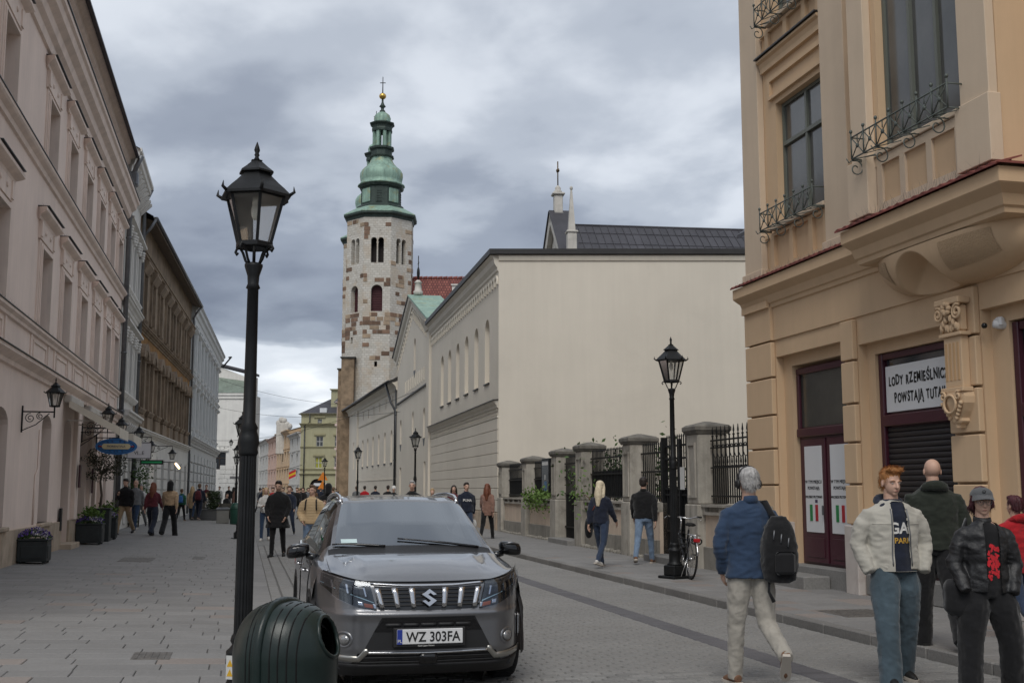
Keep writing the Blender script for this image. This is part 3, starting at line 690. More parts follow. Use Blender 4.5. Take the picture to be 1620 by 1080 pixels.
m = MB(); mid = (a+e)/2+Vector((1, 8, 0)); m.add([(pts[0].x+.3, pts[0].y+.2, zr+.2), (pts[1].x, pts[1].y+.2, zr+.2), (pts[2].x, pts[2].y, zr+.2), (pts[3].x+.3, pts[3].y, zr+.2), (mid.x-4, mid.y, zr+.35), (mid.x+6, mid.y, zr+.35)], [(0, 1, 5, 4), (1, 2, 5), (2, 3, 4, 5), (3, 0, 4)]); m.build('roof', roof_dark, M_)
def corbel(m):
    o = arc(0, 0, .26, 180, 0, 8); i2 = arc(0, -.02, .17, 180, 0, 8); n = len(o)
    m.add([(p[0], -.07, p[1]) for p in o]+[(p[0], -.07, p[1]) for p in i2]+[(p[0], 0, p[1]) for p in o]+[(p[0], 0, p[1]) for p in i2],
          [(i, i+1, n+i+1, n+i) for i in range(n-1)]+[(i+1, i, 2*n+i, 2*n+i+1) for i in range(n-1)]+[(n+i, n+i+1, 3*n+i+1, 3*n+i) for i in range(n-1)])
    m.box(-.29, -.17, -.09, 0, -.16, .0); m.box(.17, .29, -.085, 0, -.12, .0)
fz = MB()
k = 0
cosF, sinF = math.cos(FR), math.sin(FR)
while .35+.55*k < LM: 
    x = -.35-.55*k
    shared('corbel_arch', 'corb', corbel, cream_trim, M_, (x*cosF, x*sinF, 9.45), FR); k += 1
m = MB(); m.sweep_profile([(0, 4.25), (.05, 4.27), (.06, 4.34), (0, 4.36)], -LM+.1, -.02); m.build('string_moulding', cream_trim, M_, rot=FR)
m = MB(); m.sweep_profile([(0, 4.62), (.06, 4.64), (.08, 4.72), (.16, 4.8), (.2, 4.9), (0, 4.92)], -LM+.1, -.02, 0, .5); m.build('string_cornice', cream_trim, M_, rot=FR)
m = MB(); m.sweep_profile([(0, 4.925), (.24, 4.9), (.24, 4.93), (0, 4.96)], -LM+.1, .0, 0, .8); m.build('string_flashing', sheetmetal, M_, rot=FR)
for k in range(60):
    x = -.2-.31*k; shared('dentil', 'dent', lambda m: m.box(-.07, .07, -.05, 0, 0, .09).box(-.05, .05, -.035, 0, -.13, -.08), cream_trim, M_, (x*cosF, x*sinF, 4.52), FR)
for k in range(8):
    z0 = .78+.435*k; q = MB(); q.bbox(-LM+.15, -.03, -.035, 0, z0, z0+.418, .012); q.build('rustication_course', cream, M_, rot=FR)
rq = random.Random(11); x = -LM
while x < -.05:
    x1 = min(x+rq.uniform(1.0, 1.7), .0); q = MB(); q.bbox(x+.004, x1-.004, -.07, 0, .0, .74, .01); q.build('plinth_stone', plinth_st, M_, rot=FR); x = x1
m = MB(); m.bbox(0, 3.5, -.06, 0, 0, .735, .01); m.build('plinth_end', plinth_st, M_, rot=-TH)
# ================================================================ gabled chapel front
Hc = right_pt((9.2, 41.5), LM)
Hc = thing('cream_gabled_chapel', 'cream gabled chapel front with green copper roof and arched niches', 'chapel', (Hc.x, Hc.y, 0), FR)
LH = 17.6
m = MB(); ops = [(-2.9-.45, -2.9+.45, 4.45, 6.2, 'round', .25), (-8.3-.45, -8.3+.45, 4.7, 6.35, 'round', .25), (-15.2-.5, -15.2+.5, 4.55, 6.25, 'round', .25), (-2.4-.5, -2.4+.5, 1.1, 3.15, None, .3), (-15.2-.5, -15.2+.5, 1.1, 3.05, None, .3), (-7.7-.48, -7.7+.48, 8.75, 10.75, 'round', .25)]
wall_panel(m, -LH, 0, -.1, 10.85, ops, .25)
ap = (-8.8, 13.5)
m.add([(-LH, 0, 10.85), (0, 0, 10.85), (ap[0], 0, ap[1])], [(0, 1, 2)]); m.add([(-LH, 0, -.1), (-LH, 9, -.1), (-LH, 9, 10.85), (-LH, 0, 10.85)], [(0, 1, 2, 3)]); m.build('wall', cream, Hc)
for o in ops:
    q = MB(); q.add([(o[0], .25, o[2]), (o[1], .25, o[2]), (o[1], .25, o[3]), (o[0], .25, o[3])], [(0, 1, 2, 3)])
    n_ = q.build('niche', cream, Hc)
    if o[2] > 4 and o[0] != -8.75:
        cx = (o[0]+o[1])/2; q = MB(); q.rings([[(cx-.42, -.02, o[2]+.02), (cx+.42, -.02, o[2]+.02), (cx+.42, .2, o[2]+.02), (cx-.42, .2, o[2]+.02)], [(cx-.15, -.01, o[2]-.42), (cx+.15, -.01, o[2]-.42), (cx+.15, .1, o[2]-.42), (cx-.15, .1, o[2]-.42)]], True, True); q.build('metal_hopper', sheetmetal, n_)
    else:
        q = MB(); q.box(o[0]-.05, o[1]+.05, -.08, .2, o[2]-.05, o[2]); q.build('niche_sill', sheetmetal, n_)
m = MB(); m.sweep_profile([(0, 7.35), (.1, 7.38), (.1, 7.44), (0, 7.5)], -LH+.1, -.6, .3, .3); m.build('string_flashing', sheetmetal, Hc)
for s, (x0, z0) in ((1, (0, 10.85)), (-1, (-LH, 10.85))):
    q = MB(); d = Vector((ap[0]-x0, 0, ap[1]-z0)); L_ = d.length; d.normalize(); nn = Vector((-d.z, 0, d.x)) if s < 0 else Vector((d.z, 0, -d.x))
    if nn.z < 0: nn = -nn
    p0, p1 = Vector((x0, 0, z0))-d*.5, Vector((ap[0], 0, ap[1]))
    prof = [(0, -.65), (-.08, -.6), (-.1, -.35), (-.24, -.2), (-.3, .0), (0, .02)]
    q.rings([[tuple(p+nn*b+Vector((0, a, 0))) for a, b in prof] for p in (p0, p1)], True, True); q.build('gable_moulding', cream_trim, Hc)
    q = MB(); prof = [(-.36, .02), (-.36, .12), (1.7, .12), (1.7, .02)]
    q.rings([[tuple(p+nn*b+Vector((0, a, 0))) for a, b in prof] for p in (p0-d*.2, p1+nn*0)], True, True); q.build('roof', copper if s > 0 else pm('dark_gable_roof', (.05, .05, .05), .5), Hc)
    for k in range(14):
        t = (k+.7)/14.5; c = p0+(p1-p0)*t; x, z = c.x, c.z-1.05
        shared('corbel_arch', 'corb2', lambda m: m.box(-.2, -.09, -.06, 0, -.3, .18).box(-.2, .2, -.06, 0, .18, .32), cream_trim, Hc, (x, 0, z))
for k in range(11): 
    x = -2.9-.95*k; q = MB(); q.box(x-.11, x+.11, -.0, .1, 7.78, 8.42); q = MB(); q.box(x-.16, x-.06, -.05, 0, 7.75, 8.5); q.build('slit_rib', cream_trim, Hc)
m = MB(); m.box(-1.0, 0.05, -.14, 0, -.1, 10.3); m.sweep_profile([(0, 10.2), (.2, 10.25), (.3, 10.5), (.42, 10.75), (0, 10.85)], -1.2, .1, .2, 0); m.build('corner_pier', cream, Hc)
m = MB(); m.lathe([(.28, 0), (.3, .25), (.22, .3), (.2, .75), (.26, .8), (.1, .95)], 8, (ap[0], .3, ap[1]+.1)); m.build('gable_pedestal', stone_lt, Hc)
m = MB(); m.tube([(ap[0], .3, ap[1]+1), (ap[0], .3, ap[1]+2.6)], .03, 6); m.box(ap[0]-.28, ap[0]+.28, .28, .32, ap[1]+2.1, ap[1]+2.16); m.ell((ap[0], .3, ap[1]+1.5), (.1, .1, .4), 8, 6); m.build('gable_cross', iron, Hc)
m = MB(); m.box(-LH, 0, -.03, .0, .95, 1.02); m.build('plinth_line', sheetmetal, Hc)
pipe(Hc, [(-LH-.1, -.1, 8.9), (-LH-.1, -.1, .2)], .06, sheetmetal)
# ================================================================ low convent wing with a dark roof
p = right_pt((9.2, 41.5), LM+LH); FR2 = -(R(90)-math.atan(.02))
Lw = thing('low_convent_wing', 'low cream wing with slit niches and black tiled roof before the tower', 'building', (p.x, p.y, 0), FR2); LL = 31.5
sl = [(-2.6-k*3.35) for k in range(6)]; up = [(-2.2-k*3.4) for k in range(6)]
m = MB(); wall_panel(m, -LL, 0, -.1, 9.0, [(x-.42, x+.42, 3.5, 5.8, 'round', .2) for x in sl]+[(-26.2-.4, -26.2+.4, 3.4, 5.9, 'round', .2)]+[(x-.25, x+.25, 7.45, 8.2, 'seg', .15) for x in up], .2); m.build('wall', cream, Lw)
for x in sl:
    q = MB(); q.add([(x-.42, .2, 3.5), (x+.42, .2, 3.5), (x+.42, .2, 5.8), (x-.42, .2, 5.8)], [(0, 1, 2, 3)]); n_ = q.build('niche', cream, Lw); q = MB(); q.box(x-.45, x+.45, -.05, .18, 3.4, 3.49); q.build('niche_sill', sheetmetal, n_)
q = MB(); q.box(-LL, 0, .205, .3, 3.3, 8.5); q.build('niche_backing', cream, Lw)
m = MB(); m.sweep_profile([(0, 6.95), (.06, 6.97), (.08, 7.1), (0, 7.14)], -22.5, 0); m.build('string_course', cream_trim, Lw)
m = MB(); m.sweep_profile([(0, 8.4), (.1, 8.45), (.15, 8.7), (.4, 8.95), (0, 9.0)], -LL, 0); m.build('eave_moulding', cream_trim, Lw)
m = MB(); m.box(-23.4, -22.7, -.15, 0, -.1, 8.6); m.build('pier', cream, Lw)
m = MB(); m.box(-22.5, 0, -.03, 0, 2.3, 2.36); m.build('band', cream_trim, Lw)
for k in range(5):
    z = 9.0+.26*k; q = MB(); y0 = -.62+.5*k; q.add([(-LL, y0, z), (.1, y0, z), (.1, y0+.54, z+.28), (-LL, y0+.54, z+.28), (-LL, y0, z+.05), (.1, y0, z+.05)], [(4, 5, 2, 3), (0, 1, 5, 4)]); q.build('roof_course', pm('black_roof', (.028, .027, .028), .6, var=.4, vscale=3, stain=((.3, .3, .3), 1.5, .62, .5)), Lw)
m = MB(); m.tube([(-LL, -.68, 9.0), (.1, -.68, 9.0)], .09, 8); m.build('gutter', sheetmetal, Lw)
pipe(Lw, [(-LL+.6, -.6, 8.8), (-LL+.5, -.2, 8.2), (-LL+.5, -.14, .2)], .1, sheetmetal)
pipe(Lw, [(-1.3, -.66, 9.0), (-.4, -.4, 7.6), (-.15, -.12, 7.0), (-.15, -.12, .2)], .08, sheetmetal)
m = MB(); m.add([(-LL, 0, -.1), (-LL, 8, -.1), (-LL, 8, 9), (-LL, 0, 9)], [(0, 1, 2, 3)]); m.add([(-LL, -.3, 9.0), (-LL, 8, 9.0), (-LL, 3, 10.6)], [(0, 1, 2)]); m.build('end_wall', cream, Lw)
# ================================================================ Romanesque twin towers
def stone_mat():
    m = bpy.data.materials.new('tower_limestone'); m.use_nodes = True; t = m.node_tree; L = t.links; b = t.nodes['Principled BSDF']; b.inputs['Roughness'].default_value = .9
    tc = N(t, 'ShaderNodeTexCoord'); sp = N(t, 'ShaderNodeSeparateXYZ'); L.new(tc.outputs['Object'], sp.inputs[0]); cb = N(t, 'ShaderNodeCombineXYZ'); L.new(sp.outputs['X'], cb.inputs['X']); L.new(sp.outputs['Z'], cb.inputs['Y'])
    br = N(t, 'ShaderNodeTexBrick', i={'Scale': 1, 'Mortar Size': .022, 'Brick Width': .43, 'Row Height': .23, 'Color1': (.46, .435, .385, 1), 'Color2': (.56, .535, .485, 1), 'Mortar': (.40, .375, .33, 1)}); L.new(cb.outputs[0], br.inputs['Vector'])
    g = N(t, 'ShaderNodeNewGeometry')
    def patch(scale, th, col, amt, cur, z=1):
        mp = N(t, 'ShaderNodeMapping'); mp.inputs['Scale'].default_value = (1, 1, z); L.new(g.outputs['Position'], mp.inputs[0])
        n = N(t, 'ShaderNodeTexNoise', i={'Scale': scale, 'Detail': 6, 'Roughness': .65}); L.new(mp.outputs[0], n.inputs['Vector'])
        mr = N(t, 'ShaderNodeMapRange', i={1: th, 2: th+.09, 3: 0, 4: amt}); L.new(n.outputs['Fac'], mr.inputs[0])
        mx = N(t, 'ShaderNodeMixRGB'); mx.inputs[2].default_value = tuple(col)+(1,); L.new(mr.outputs[0], mx.inputs[0]); L.new(cur, mx.inputs[1]); return mx.outputs[0]
    c = patch(.55, .50, (.44, .36, .27), .55, br.outputs['Color'], .8); c = patch(.5, .56, (.48, .40, .31), .7, c, 1.6); c = patch(1.7, .6, (.15, .11, .08), .5, c, 1.4)
    L.new(c, b.inputs['Base Color']); bp = N(t, 'ShaderNodeBump', i={'Strength': .5, 'Distance': .04}); L.new(br.outputs['Fac'], bp.inputs['Height']); bp.invert = True; L.new(bp.outputs[0], b.inputs['Normal']); return m
tstone = stone_mat()
brown_st = pm('brown_sandstone', (.165, .105, .072), .9, var=.25, vscale=2, bump=.3, bscale=14, rnd=.3)
tan_st = pm('tan_sandstone', (.33, .25, .175), .9, var=.2, vscale=2, bump=.3, bscale=14, rnd=.2)
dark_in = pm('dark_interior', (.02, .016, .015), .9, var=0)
shutter = pm('maroon_louvre', (.06, .016, .02), .7, var=.2)
FT = 108.0
tz = lambda v, f=FT+3: fwd_pt(601, v, f).z
tc0 = fwd_pt(596, 774, FT+3.0)
T = thing('church_tower', 'nearer octagonal stone church tower with green copper onion spire', 'tower', (tc0.x, tc0.y, 0), -TH+R(1.5))
AP = 3.16; fw = AP*math.tan(R(22.5)); ZE = tz(351)
for i in range(8):
    an = R(45*i)                                              # face 0 looks at the viewer (-y)
    loc = (AP*math.sin(an)*-1, -AP*math.cos(an), 0); rot = -an
    zb1, zb2 = tz(425), tz(386); zc1, zc2 = tz(500), tz(459)
    o = [(-.62, -.06, zb1, zb2, 'round', .5), (.06, .62, zb1, zb2, 'round', .5)]
    o += [(-.55, .55, zc1, zc2, 'round', .6)] if i in (0, 1, 2, 6) else []
    o += [(-.14, .14, tz(585), tz(577), None, .5)] if i == 0 else []
    o += [(-.45, -.15, tz(548), tz(538), None, .5)] if i == 1 else []
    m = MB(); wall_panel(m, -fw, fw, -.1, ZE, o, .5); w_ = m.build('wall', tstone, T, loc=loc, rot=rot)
    q = MB(); q.lathe([(.10, zb1), (.10, zb1+.1), (.065, zb1+.15), (.065, zb2-.65), (.12, zb2-.5), (.12, zb2-.42)], 10, (0, .2, 0)); q.build('window_column', stone_lt, w_)
    if i in (0, 1, 2, 6):
        q = MB(); q.box(-.56, .56, .5, .56, zc1, zc2); lo = q.build('louvre', shutter, w_)
        q = MB()
        for k in range(10): z = zc1+.1+(zc2-zc1-.3)*k/10; q.box(-.5, .5, .45, .5, z, z+.06)
        q.build('louvre_slats', shutter, lo)
    rq = random.Random(40+i)
    if i in (0, 1, 2, 7, 6):
        z = tz(575)
        while z < ZE-.6:                                      # sandstone quoins and patches, each block proud of the limestone
            zv = z
            dens = .6 if tz(540) < z < tz(505) or tz(432) < z < tz(420) else .2
            for s in (-1, 1):
                if rq.random() < dens:
                    w0 = rq.uniform(.35, .85); x0, x1 = (-fw+.0, -fw+w0) if s < 0 else (fw-w0, fw)
                    if not any(x0 < q_[1]+.05 and x1 > q_[0]-.05 and z < q_[3] and z+.4 > q_[2] for q_ in o):
                        q = MB(); q.bbox(x0+.01, x1-.01, -.035, .05, z+.01, z+.40, .015); q.build('sandstone_block', brown_st if rq.random() < .7 else tan_st, w_)
            if dens > .5 or rq.random() < .1:
                for c in range(2):
                    x0 = rq.uniform(-fw+.6, fw-1.2); x1 = x0+rq.uniform(.4, .9)
                    if not any(x0 < q_[1]+.05 and x1 > q_[0]-.05 and z < q_[3]+.1 and z+.4 > q_[2]-.1 for q_ in o):
                        q = MB(); q.bbox(x0, x1, -.03-.003*c, .05, z+.012, z+.39, .015); q.build('sandstone_block', brown_st if rq.random() < .75 else tan_st, w_)
            z += .42
m = MB(); m.lathe([(AP*.8, 0), (AP*.8, ZE-.1)], 8, rot=R(22.5)); m.build('dark_core', dark_in, T)  # added near-black cylinder; its colour stands in for the unlit tower inside
oc = lambda ap: ap/math.cos(R(22.5))
ux = .0606
def octa(prof, name, mat, n=8, smooth=False):
    m = MB(); m.lathe([(oc(r) if n == 8 else r, z) for r, z in prof], n, rot=R(22.5), smooth=smooth); return m.build(name, mat, T)
octa([(AP*.9, ZE-.3), (AP+.05, ZE-.25), (AP+.1, ZE-.05), (AP+.34, ZE+.12), (AP+.34, ZE+.3), (AP*.7, ZE+.32)], 'eave', copper_dk)
h = octa([(AP+.36, ZE+.3), (AP+.36, ZE+.38), (2.35, tz(336)+.15), (2.2, tz(335))], 'skirt_roof', copper)
dz0, dz1 = tz(334), tz(297)
octa([(2.3, dz0-.15), (2.3, dz0+.15), (2.05, dz0+.35), (1.9, dz0+.4), (1.9, dz1-.3), (2.1, dz1-.2), (2.2, dz1), (1.5, dz1+.05)], 'drum', copper_dk)
for i in range(8):
    an = R(45*i); 
    if i % 2: q = MB(); q.bbox(-.6, .6, -.07, .05, dz0+.55, dz1-.42, .05); q.build('drum_panel', copper, T, loc=(-1.9*math.sin(an), -1.9*math.cos(an), 0), rot=-an)
    else:
        q = MB(); q.box(-.34, .34, -.05, .05, dz0+.5, dz1-.5); q.add([(p[0], -.05, p[1]) for p in arc(0, dz1-.5, .34, 180, 0, 8)], [tuple(range(9))])
        for k in range(5): q.box(-.25, .25, -.09, -.05, dz0+.6+.25*k, dz0+.72+.25*k)
        q.build('drum_louvre', copper_dk, T, loc=(-1.9*math.sin(an), -1.9*math.cos(an), 0), rot=-an)
# lobed onion
def onion(prof, name, mat, lob=8, amp=.05):
    m = MB(); n = 64; rs = []
    for r, z in prof: rs.append([(r*(1+amp*abs(math.cos(lob*a/2+0)))*math.cos(a), r*(1+amp*abs(math.cos(lob*a/2)))*math.sin(a), z) for a in [2*math.pi*k/n for k in range(n)]])
    m.rings(rs, True, True, True, True); return m.build(name, mat, T)
oz = lambda v: tz(v)
onion([(2.25, oz(296)), (2.2, oz(293.5)), (1.95, oz(291)), (1.98, oz(287)), (2.05, oz(281)), (2.02, oz(275)), (1.85, oz(270)), (1.5, oz(265)), (1.2, oz(260)), (1.02, oz(254)), (.98, oz(250)), (1.1, oz(249))], 'onion_dome', copper)
octa([(1.15, oz(251)), (1.2, oz(249)), (1.0, oz(247)), (1.0, oz(240)), (1.18, oz(238)), (1.2, oz(235)), (.8, oz(234.5))], 'lantern_base', copper_dk)
lz0, lz1 = oz(235), oz(208)
for i in range(8):
    an = R(22.5+45*i); q = MB(); q.box(-.17, .17, -.14, .14, lz0, lz1); q.build('lantern_pillar', copper, T, loc=(.78*math.cos(an), .78*math.sin(an), 0), rot=an)
octa([(.98, lz1-.1), (1.0, lz1+.1), (.95, oz(204)), (1.0, oz(201)), (1.2, oz(198)), (1.2, oz(196.5)), (.8, oz(195.5))], 'lantern_cornice', copper_dk)
onion([(.8, oz(196)), (.78, oz(193)), (.82, oz(188)), (.72, oz(183)), (.45, oz(179.5)), (.2, oz(177.5))], 'lantern_dome', copper, 8, .04)
m = MB(); m.lathe([(.28, oz(178)), (.3, oz(176)), (.16, oz(174)), (.16, oz(171)), (.34, oz(169)), (.2, oz(166)), (.1, oz(162)), (.1, oz(155))], 10); m.build('finial_stem', copper_dk, T)
m = MB(); m.ell((0, 0, oz(152.5)), (.36, .36, .33), 14, 10); m.build('gilt_ball', gold, T)
m = MB(); m.tube([(0, 0, oz(150)), (0, 0, oz(122))], [.06, .035], 6); m.box(-.28, .28, -.03, .03, oz(132), oz(131)); m.build('spire_rod', iron, T)
# buttress with weathered top on the tower's near corner
bt = fwd_pt(558, 774, FT); 
m = MB(); m.bbox(-AP-.1, -AP+1.1, -AP+.05, -AP+1.2, 0, tz(572), .03); m.build('buttress', pm('tan_buttress_stone', (.22, .16, .105), .9, var=.4, vscale=1.5, bump=.4, bscale=10, rnd=.1), T)
m = MB(); m.box(-AP-.2, -AP+1.25, -AP-.1, -AP+1.3, tz(572)+.003, tz(570)); m.build('buttress_cap', pm('slate_cap', (.07, .07, .065), .8), T)
t2 = fwd_pt(586, 774, FT+13.5)
copy_tree(T, None, (t2.x, t2.y, 0), None, 'farther twin church tower half hidden behind the nearer one')
# ================================================================ nave with red tiled roof
na = fwd_pt(648, 774, 112); Nv = thing('church_nave', 'church nave with steep red tiled roof beside the tower', 'church', (na.x, na.y, 0), -TH)
tilem = None
def tile_mat():
    m = bpy.data.materials.new('red_roof_tiles'); m.use_nodes = True; t = m.node_tree; L = t.links; b = t.nodes['Principled BSDF']; b.inputs['Roughness'].default_value = .8
    tc = N(t, 'ShaderNodeTexCoord'); br = N(t, 'ShaderNodeTexBrick', i={'Scale': 1, 'Mortar Size': .03, 'Brick Width': .26, 'Row Height': .32, 'Color1': (.16, .045, .038, 1), 'Color2': (.25, .085, .065, 1), 'Mortar': (.06, .02, .02, 1)}); L.new(tc.outputs['UV'], br.inputs['Vector'])
    n = N(t, 'ShaderNodeTexNoise', i={'Scale': 3.0, 'Detail': 4}); L.new(tc.outputs['UV'], n.inputs['Vector']); mx = N(t, 'ShaderNodeMixRGB', blend_type='MULTIPLY', i={0: .6}); L.new(br.outputs['Color'], mx.inputs[1]); L.new(n.outputs['Fac'], mx.inputs[2])
    hs = N(t, 'ShaderNodeHueSaturation', i={'Value': 1.5}); L.new(mx.outputs[0], hs.inputs['Color']); L.new(hs.outputs[0], b.inputs['Base Color'])
    bp = N(t, 'ShaderNodeBump', i={'Strength': .7, 'Distance': .05}); bp.invert = True; L.new(br.outputs['Fac'], bp.inputs['Height']); L.new(bp.outputs[0], b.inputs['Normal']); return m
tilem = tile_mat()
WN = 14; zr_ = fwd_pt(700, 440, 112).z; ze = zr_-7.5
m = MB(); m.add([(0, -4, ze), (WN, -4, ze), (WN, 0, zr_), (0, 0, zr_), (WN, 4, ze), (0, 4, ze)], [(0, 1, 2, 3), (3, 2, 4, 5)]); m.build('roof', tilem, Nv, uvf=lambda c: (c.x, (zr_-c.z)*1.13))
m = MB(); m.box(.2, WN-.2, -3.8, 3.8, 0, ze+.1); m.add([(.2, -3.8, ze), (.2, 3.8, ze), (.2, 0, zr_-.2), (WN-.2, -3.8, ze), (WN-.2, 3.8, ze), (WN-.2, 0, zr_-.2)], [(0, 1, 2), (3, 5, 4)]); m.build('wall', stone_lt, Nv)
for k in range(28): shared('ridge_tile', 'ridge', lambda m: m.tube([(0, 0, .02), (.46, 0, .06)], [.13, .16], 8), redtile, Nv, (.1+.5*k, 0, zr_))
pd = fwd_pt(717, 470, 110); 
m = MB(); m.box(4.15, 5.0, -2.6, -.5, zr_-2.4, zr_-1.2); m.build('dormer', white_pl, Nv); m = MB(); m.box(4.05, 5.1, -2.75, -.5, zr_-1.2, zr_-1.08); m.build('dormer_roof', white_pl, Nv)
m = MB(); m.prism([(-5.4, ze-2.5), (-3.5, ze-2.5), (-3.5, ze+1.6)], 'x', 2.5, 9); m.build('side_roof', copper, Nv)
# ================================================================ baroque church behind: pediment and long seamed roof
bp0 = fwd_pt(872, 774, 71)
Q = thing('baroque_church', 'baroque church with carved pediment and long dark seamed roof behind blind wall', 'church', (bp0.x, bp0.y, 0), R(-6))
zp = fwd_pt(872, 337, 71).z; zb = zp-3.4; hw = 6.2; zbb = zp-hw*.86
m = MB(); m.add([(.35, -hw, zbb), (.35, hw, zbb), (.35, 0, zp-.15), (.9, -hw, zbb), (.9, hw, zbb), (.9, 0, zp-.15)], [(0, 1, 2), (3, 5, 4), (0, 2, 5, 3), (1, 4, 5, 2)]); m.box(.4, 40, -hw+.3, hw-.3, 0, zbb-.02); m.build('wall', stone_lt, Q)
for s in (-1, 1):
    q = MB(); d = Vector((0, s*hw, zbb-zp)); dl = d.normalized(); nn = Vector((0, s*.65, .76))
    pr = [(0, -.55), (0, .12), (.95, .12), (.95, -.2), (.5, -.25), (.3, -.5)]
    p0, p1 = Vector((0, 0, zp)), Vector((0, 0, zp))+d*1.04
    q.rings([[tuple(p+nn*b+Vector((a, 0, 0))) for a, b in pr] for p in (p0, p1)], True, True); q.build('raking_cornice', stone_lt, Q)
    q = MB(); q.rings([[tuple(p+nn*b+Vector((a, 0, 0))) for a, b in ((-.1, .125), (-.1, .2), (1.2, .2), (1.2, .125))] for p in (p0, p1)], True, True); q.build('cornice_sheet', roof_dark, Q)
rq = random.Random(2)
for k in range(26):
    q = MB(); y_ = rq.uniform(-3.6, 3.6); zz_ = zbb+.5+rq.random()*max(.3, (hw-abs(y_))*.86-1.5); a = rq.uniform(0, 6); 
    q.tube([(.3, y_+.32*math.cos(a+t*.8)*(1-t*.12), zz_+.32*math.sin(a+t*.8)*(1-t*.12)) for t in range(7)], [.12, .12, .11, .1, .09, .08, .1], 6); q.build('carved_scroll', stone_lt, Q)
zrr = zp-.75; k_ = .80
NP = 46
for k in range(NP):                                            # standing-seam panels down the slope facing us
    def pan(m):
        y1 = -hw-.5; z1 = y1*k_
        m.add([(0, 0, 0), (.455, 0, 0), (.455, y1, z1), (0, y1, z1)], [(0, 1, 2, 3)]); m.add([(.455, 0, 0), (.455, y1, z1), (.455, y1, z1+.05), (.455, 0, .05), (.48, 0, .05), (.48, y1, z1+.05), (.48, y1, z1), (.48, 0, 0)], [(0, 1, 2, 3), (3, 2, 5, 4), (4, 5, 6, 7)])
        for t in (.13, .3, .47, .64, .81): m.add([(0, y1*t, z1*t+.004), (.455, y1*t, z1*t+.004), (.455, y1*t-.03, z1*t+.016), (0, y1*t-.03, z1*t+.016)], [(0, 1, 2, 3)])
    shared('roof_panel', 'seam', pan, roof_dark, Q, (1.3+.482*k, 0, zrr+rq.uniform(-.006, .006)))
m = MB(); m.add([(1.2, 0, zrr-.02), (1.3+.482*NP, 0, zrr-.02), (1.3+.482*NP, hw, zrr-hw*k_), (1.2, hw, zrr-hw*k_)], [(0, 1, 2, 3)]); m.tube([(1.2, 0, zrr+.02), (1.3+.482*NP, 0, zrr+.02)], .07, 6); m.build('far_slope', roof_dark, Q)
zc_ = zp-hw*.86*.62
m = MB(); m.bbox(-.1, 1.1, -hw*.62-1.3, -hw*.62-.3, zc_-2.0, zc_-.9, .05); m.bbox(-.25, 1.25, -hw*.62-1.45, -hw*.62-.15, zc_-.9, zc_-.6, .06); m.bbox(-.15, 1.15, -hw*.62-1.2, -hw*.62-.35, zc_-4, zc_-2, .05); m.build('corner_entablature', stone_lt, Q)
yo = -hw*.62-.8
m = MB(); m.bbox(.27, .83, yo-.28, yo+.28, zc_-.6, zc_+.95, .04); m.bbox(.2, .9, yo-.35, yo+.35, zc_+.95, zc_+1.08, .04); m.build('obelisk_pedestal', stone_lt, Q)
m = MB(); m.rings([[(.55+s*a, yo+s*b, z) for a, b in ((-1, -1), (1, -1), (1, 1), (-1, 1))] for s, z in ((.21, zc_+1.08), (.05, zc_+3.6))], True, True); m.ell((.55, yo, zc_+3.7), (.10, .10, .14), 8, 6); m.build('obelisk', stone_lt, Q)
m = MB(); m.bbox(.25, .8, -.27, .27, zp-.3, zp+1.15, .05); m.bbox(.12, .93, -.4, .4, zp+1.15, zp+1.3, .05); m.bbox(.18, .87, -.36, .36, zp-.4, zp, .05); m.lathe([(.27, 0), (.28, .12), (.17, .22), (.2, .34), (.08, .5)], 10, (.52, 0, zp+1.3)); m.build('apex_pedestal', stone_lt, Q)
m = MB(); m.tube([(.52, 0, zp+1.75), (.52, 0, zp+3.4)], .04, 6); m.box(.48, .56, -.3, .3, zp+2.75, zp+2.85); m.ell((.52, 0, zp+2.8), (.12, .12, .12), 8, 6); m.build('apex_cross', pm('bronze_cross', (.12, .08, .04), .5, .6), Q)
# ================================================================ fence between the monastery yard and the pavement
pier_m = pm('weathered_fence_stone', (.36, .335, .29), .92, var=.2, vscale=2.5, bump=.3, bscale=25, streak=.28, stain=((.16, .145, .12), 1.6, .57, .6))
cap_m = pm('dark_weathered_cap', (.15, .14, .122), .95, var=.35, vscale=5, bump=.5, bscale=20)
lowwall_m = pm('pinkish_low_wall', (.56, .455, .36), .92, var=.09, vscale=1.2, streak=.16, stain=((.42, .35, .28), 1.5, .57, .5))
base_m = pm('grey_base_course', (.24, .225, .195), .92, var=.2, vscale=3, bump=.3, bscale=25, stain=((.13, .12, .10), 2, .55, .5), rnd=.12)
fslope = (9.15-8.6)/(41.5-20.2); FF = -(R(90)+math.atan(fslope))
Fn = thing('iron_fence', 'black iron railing on low wall between weathered stone piers', 'fence', (8.6, 20.2, KH), FF)
X = lambda Y: -(Y-20.2)
piers = [(20.75, 2.78), (25.05, 2.74), (29.35, 2.72), (32.15, 2.66), (36.2, 2.55), (40.3, 2.5)]
LH_ = 1.22
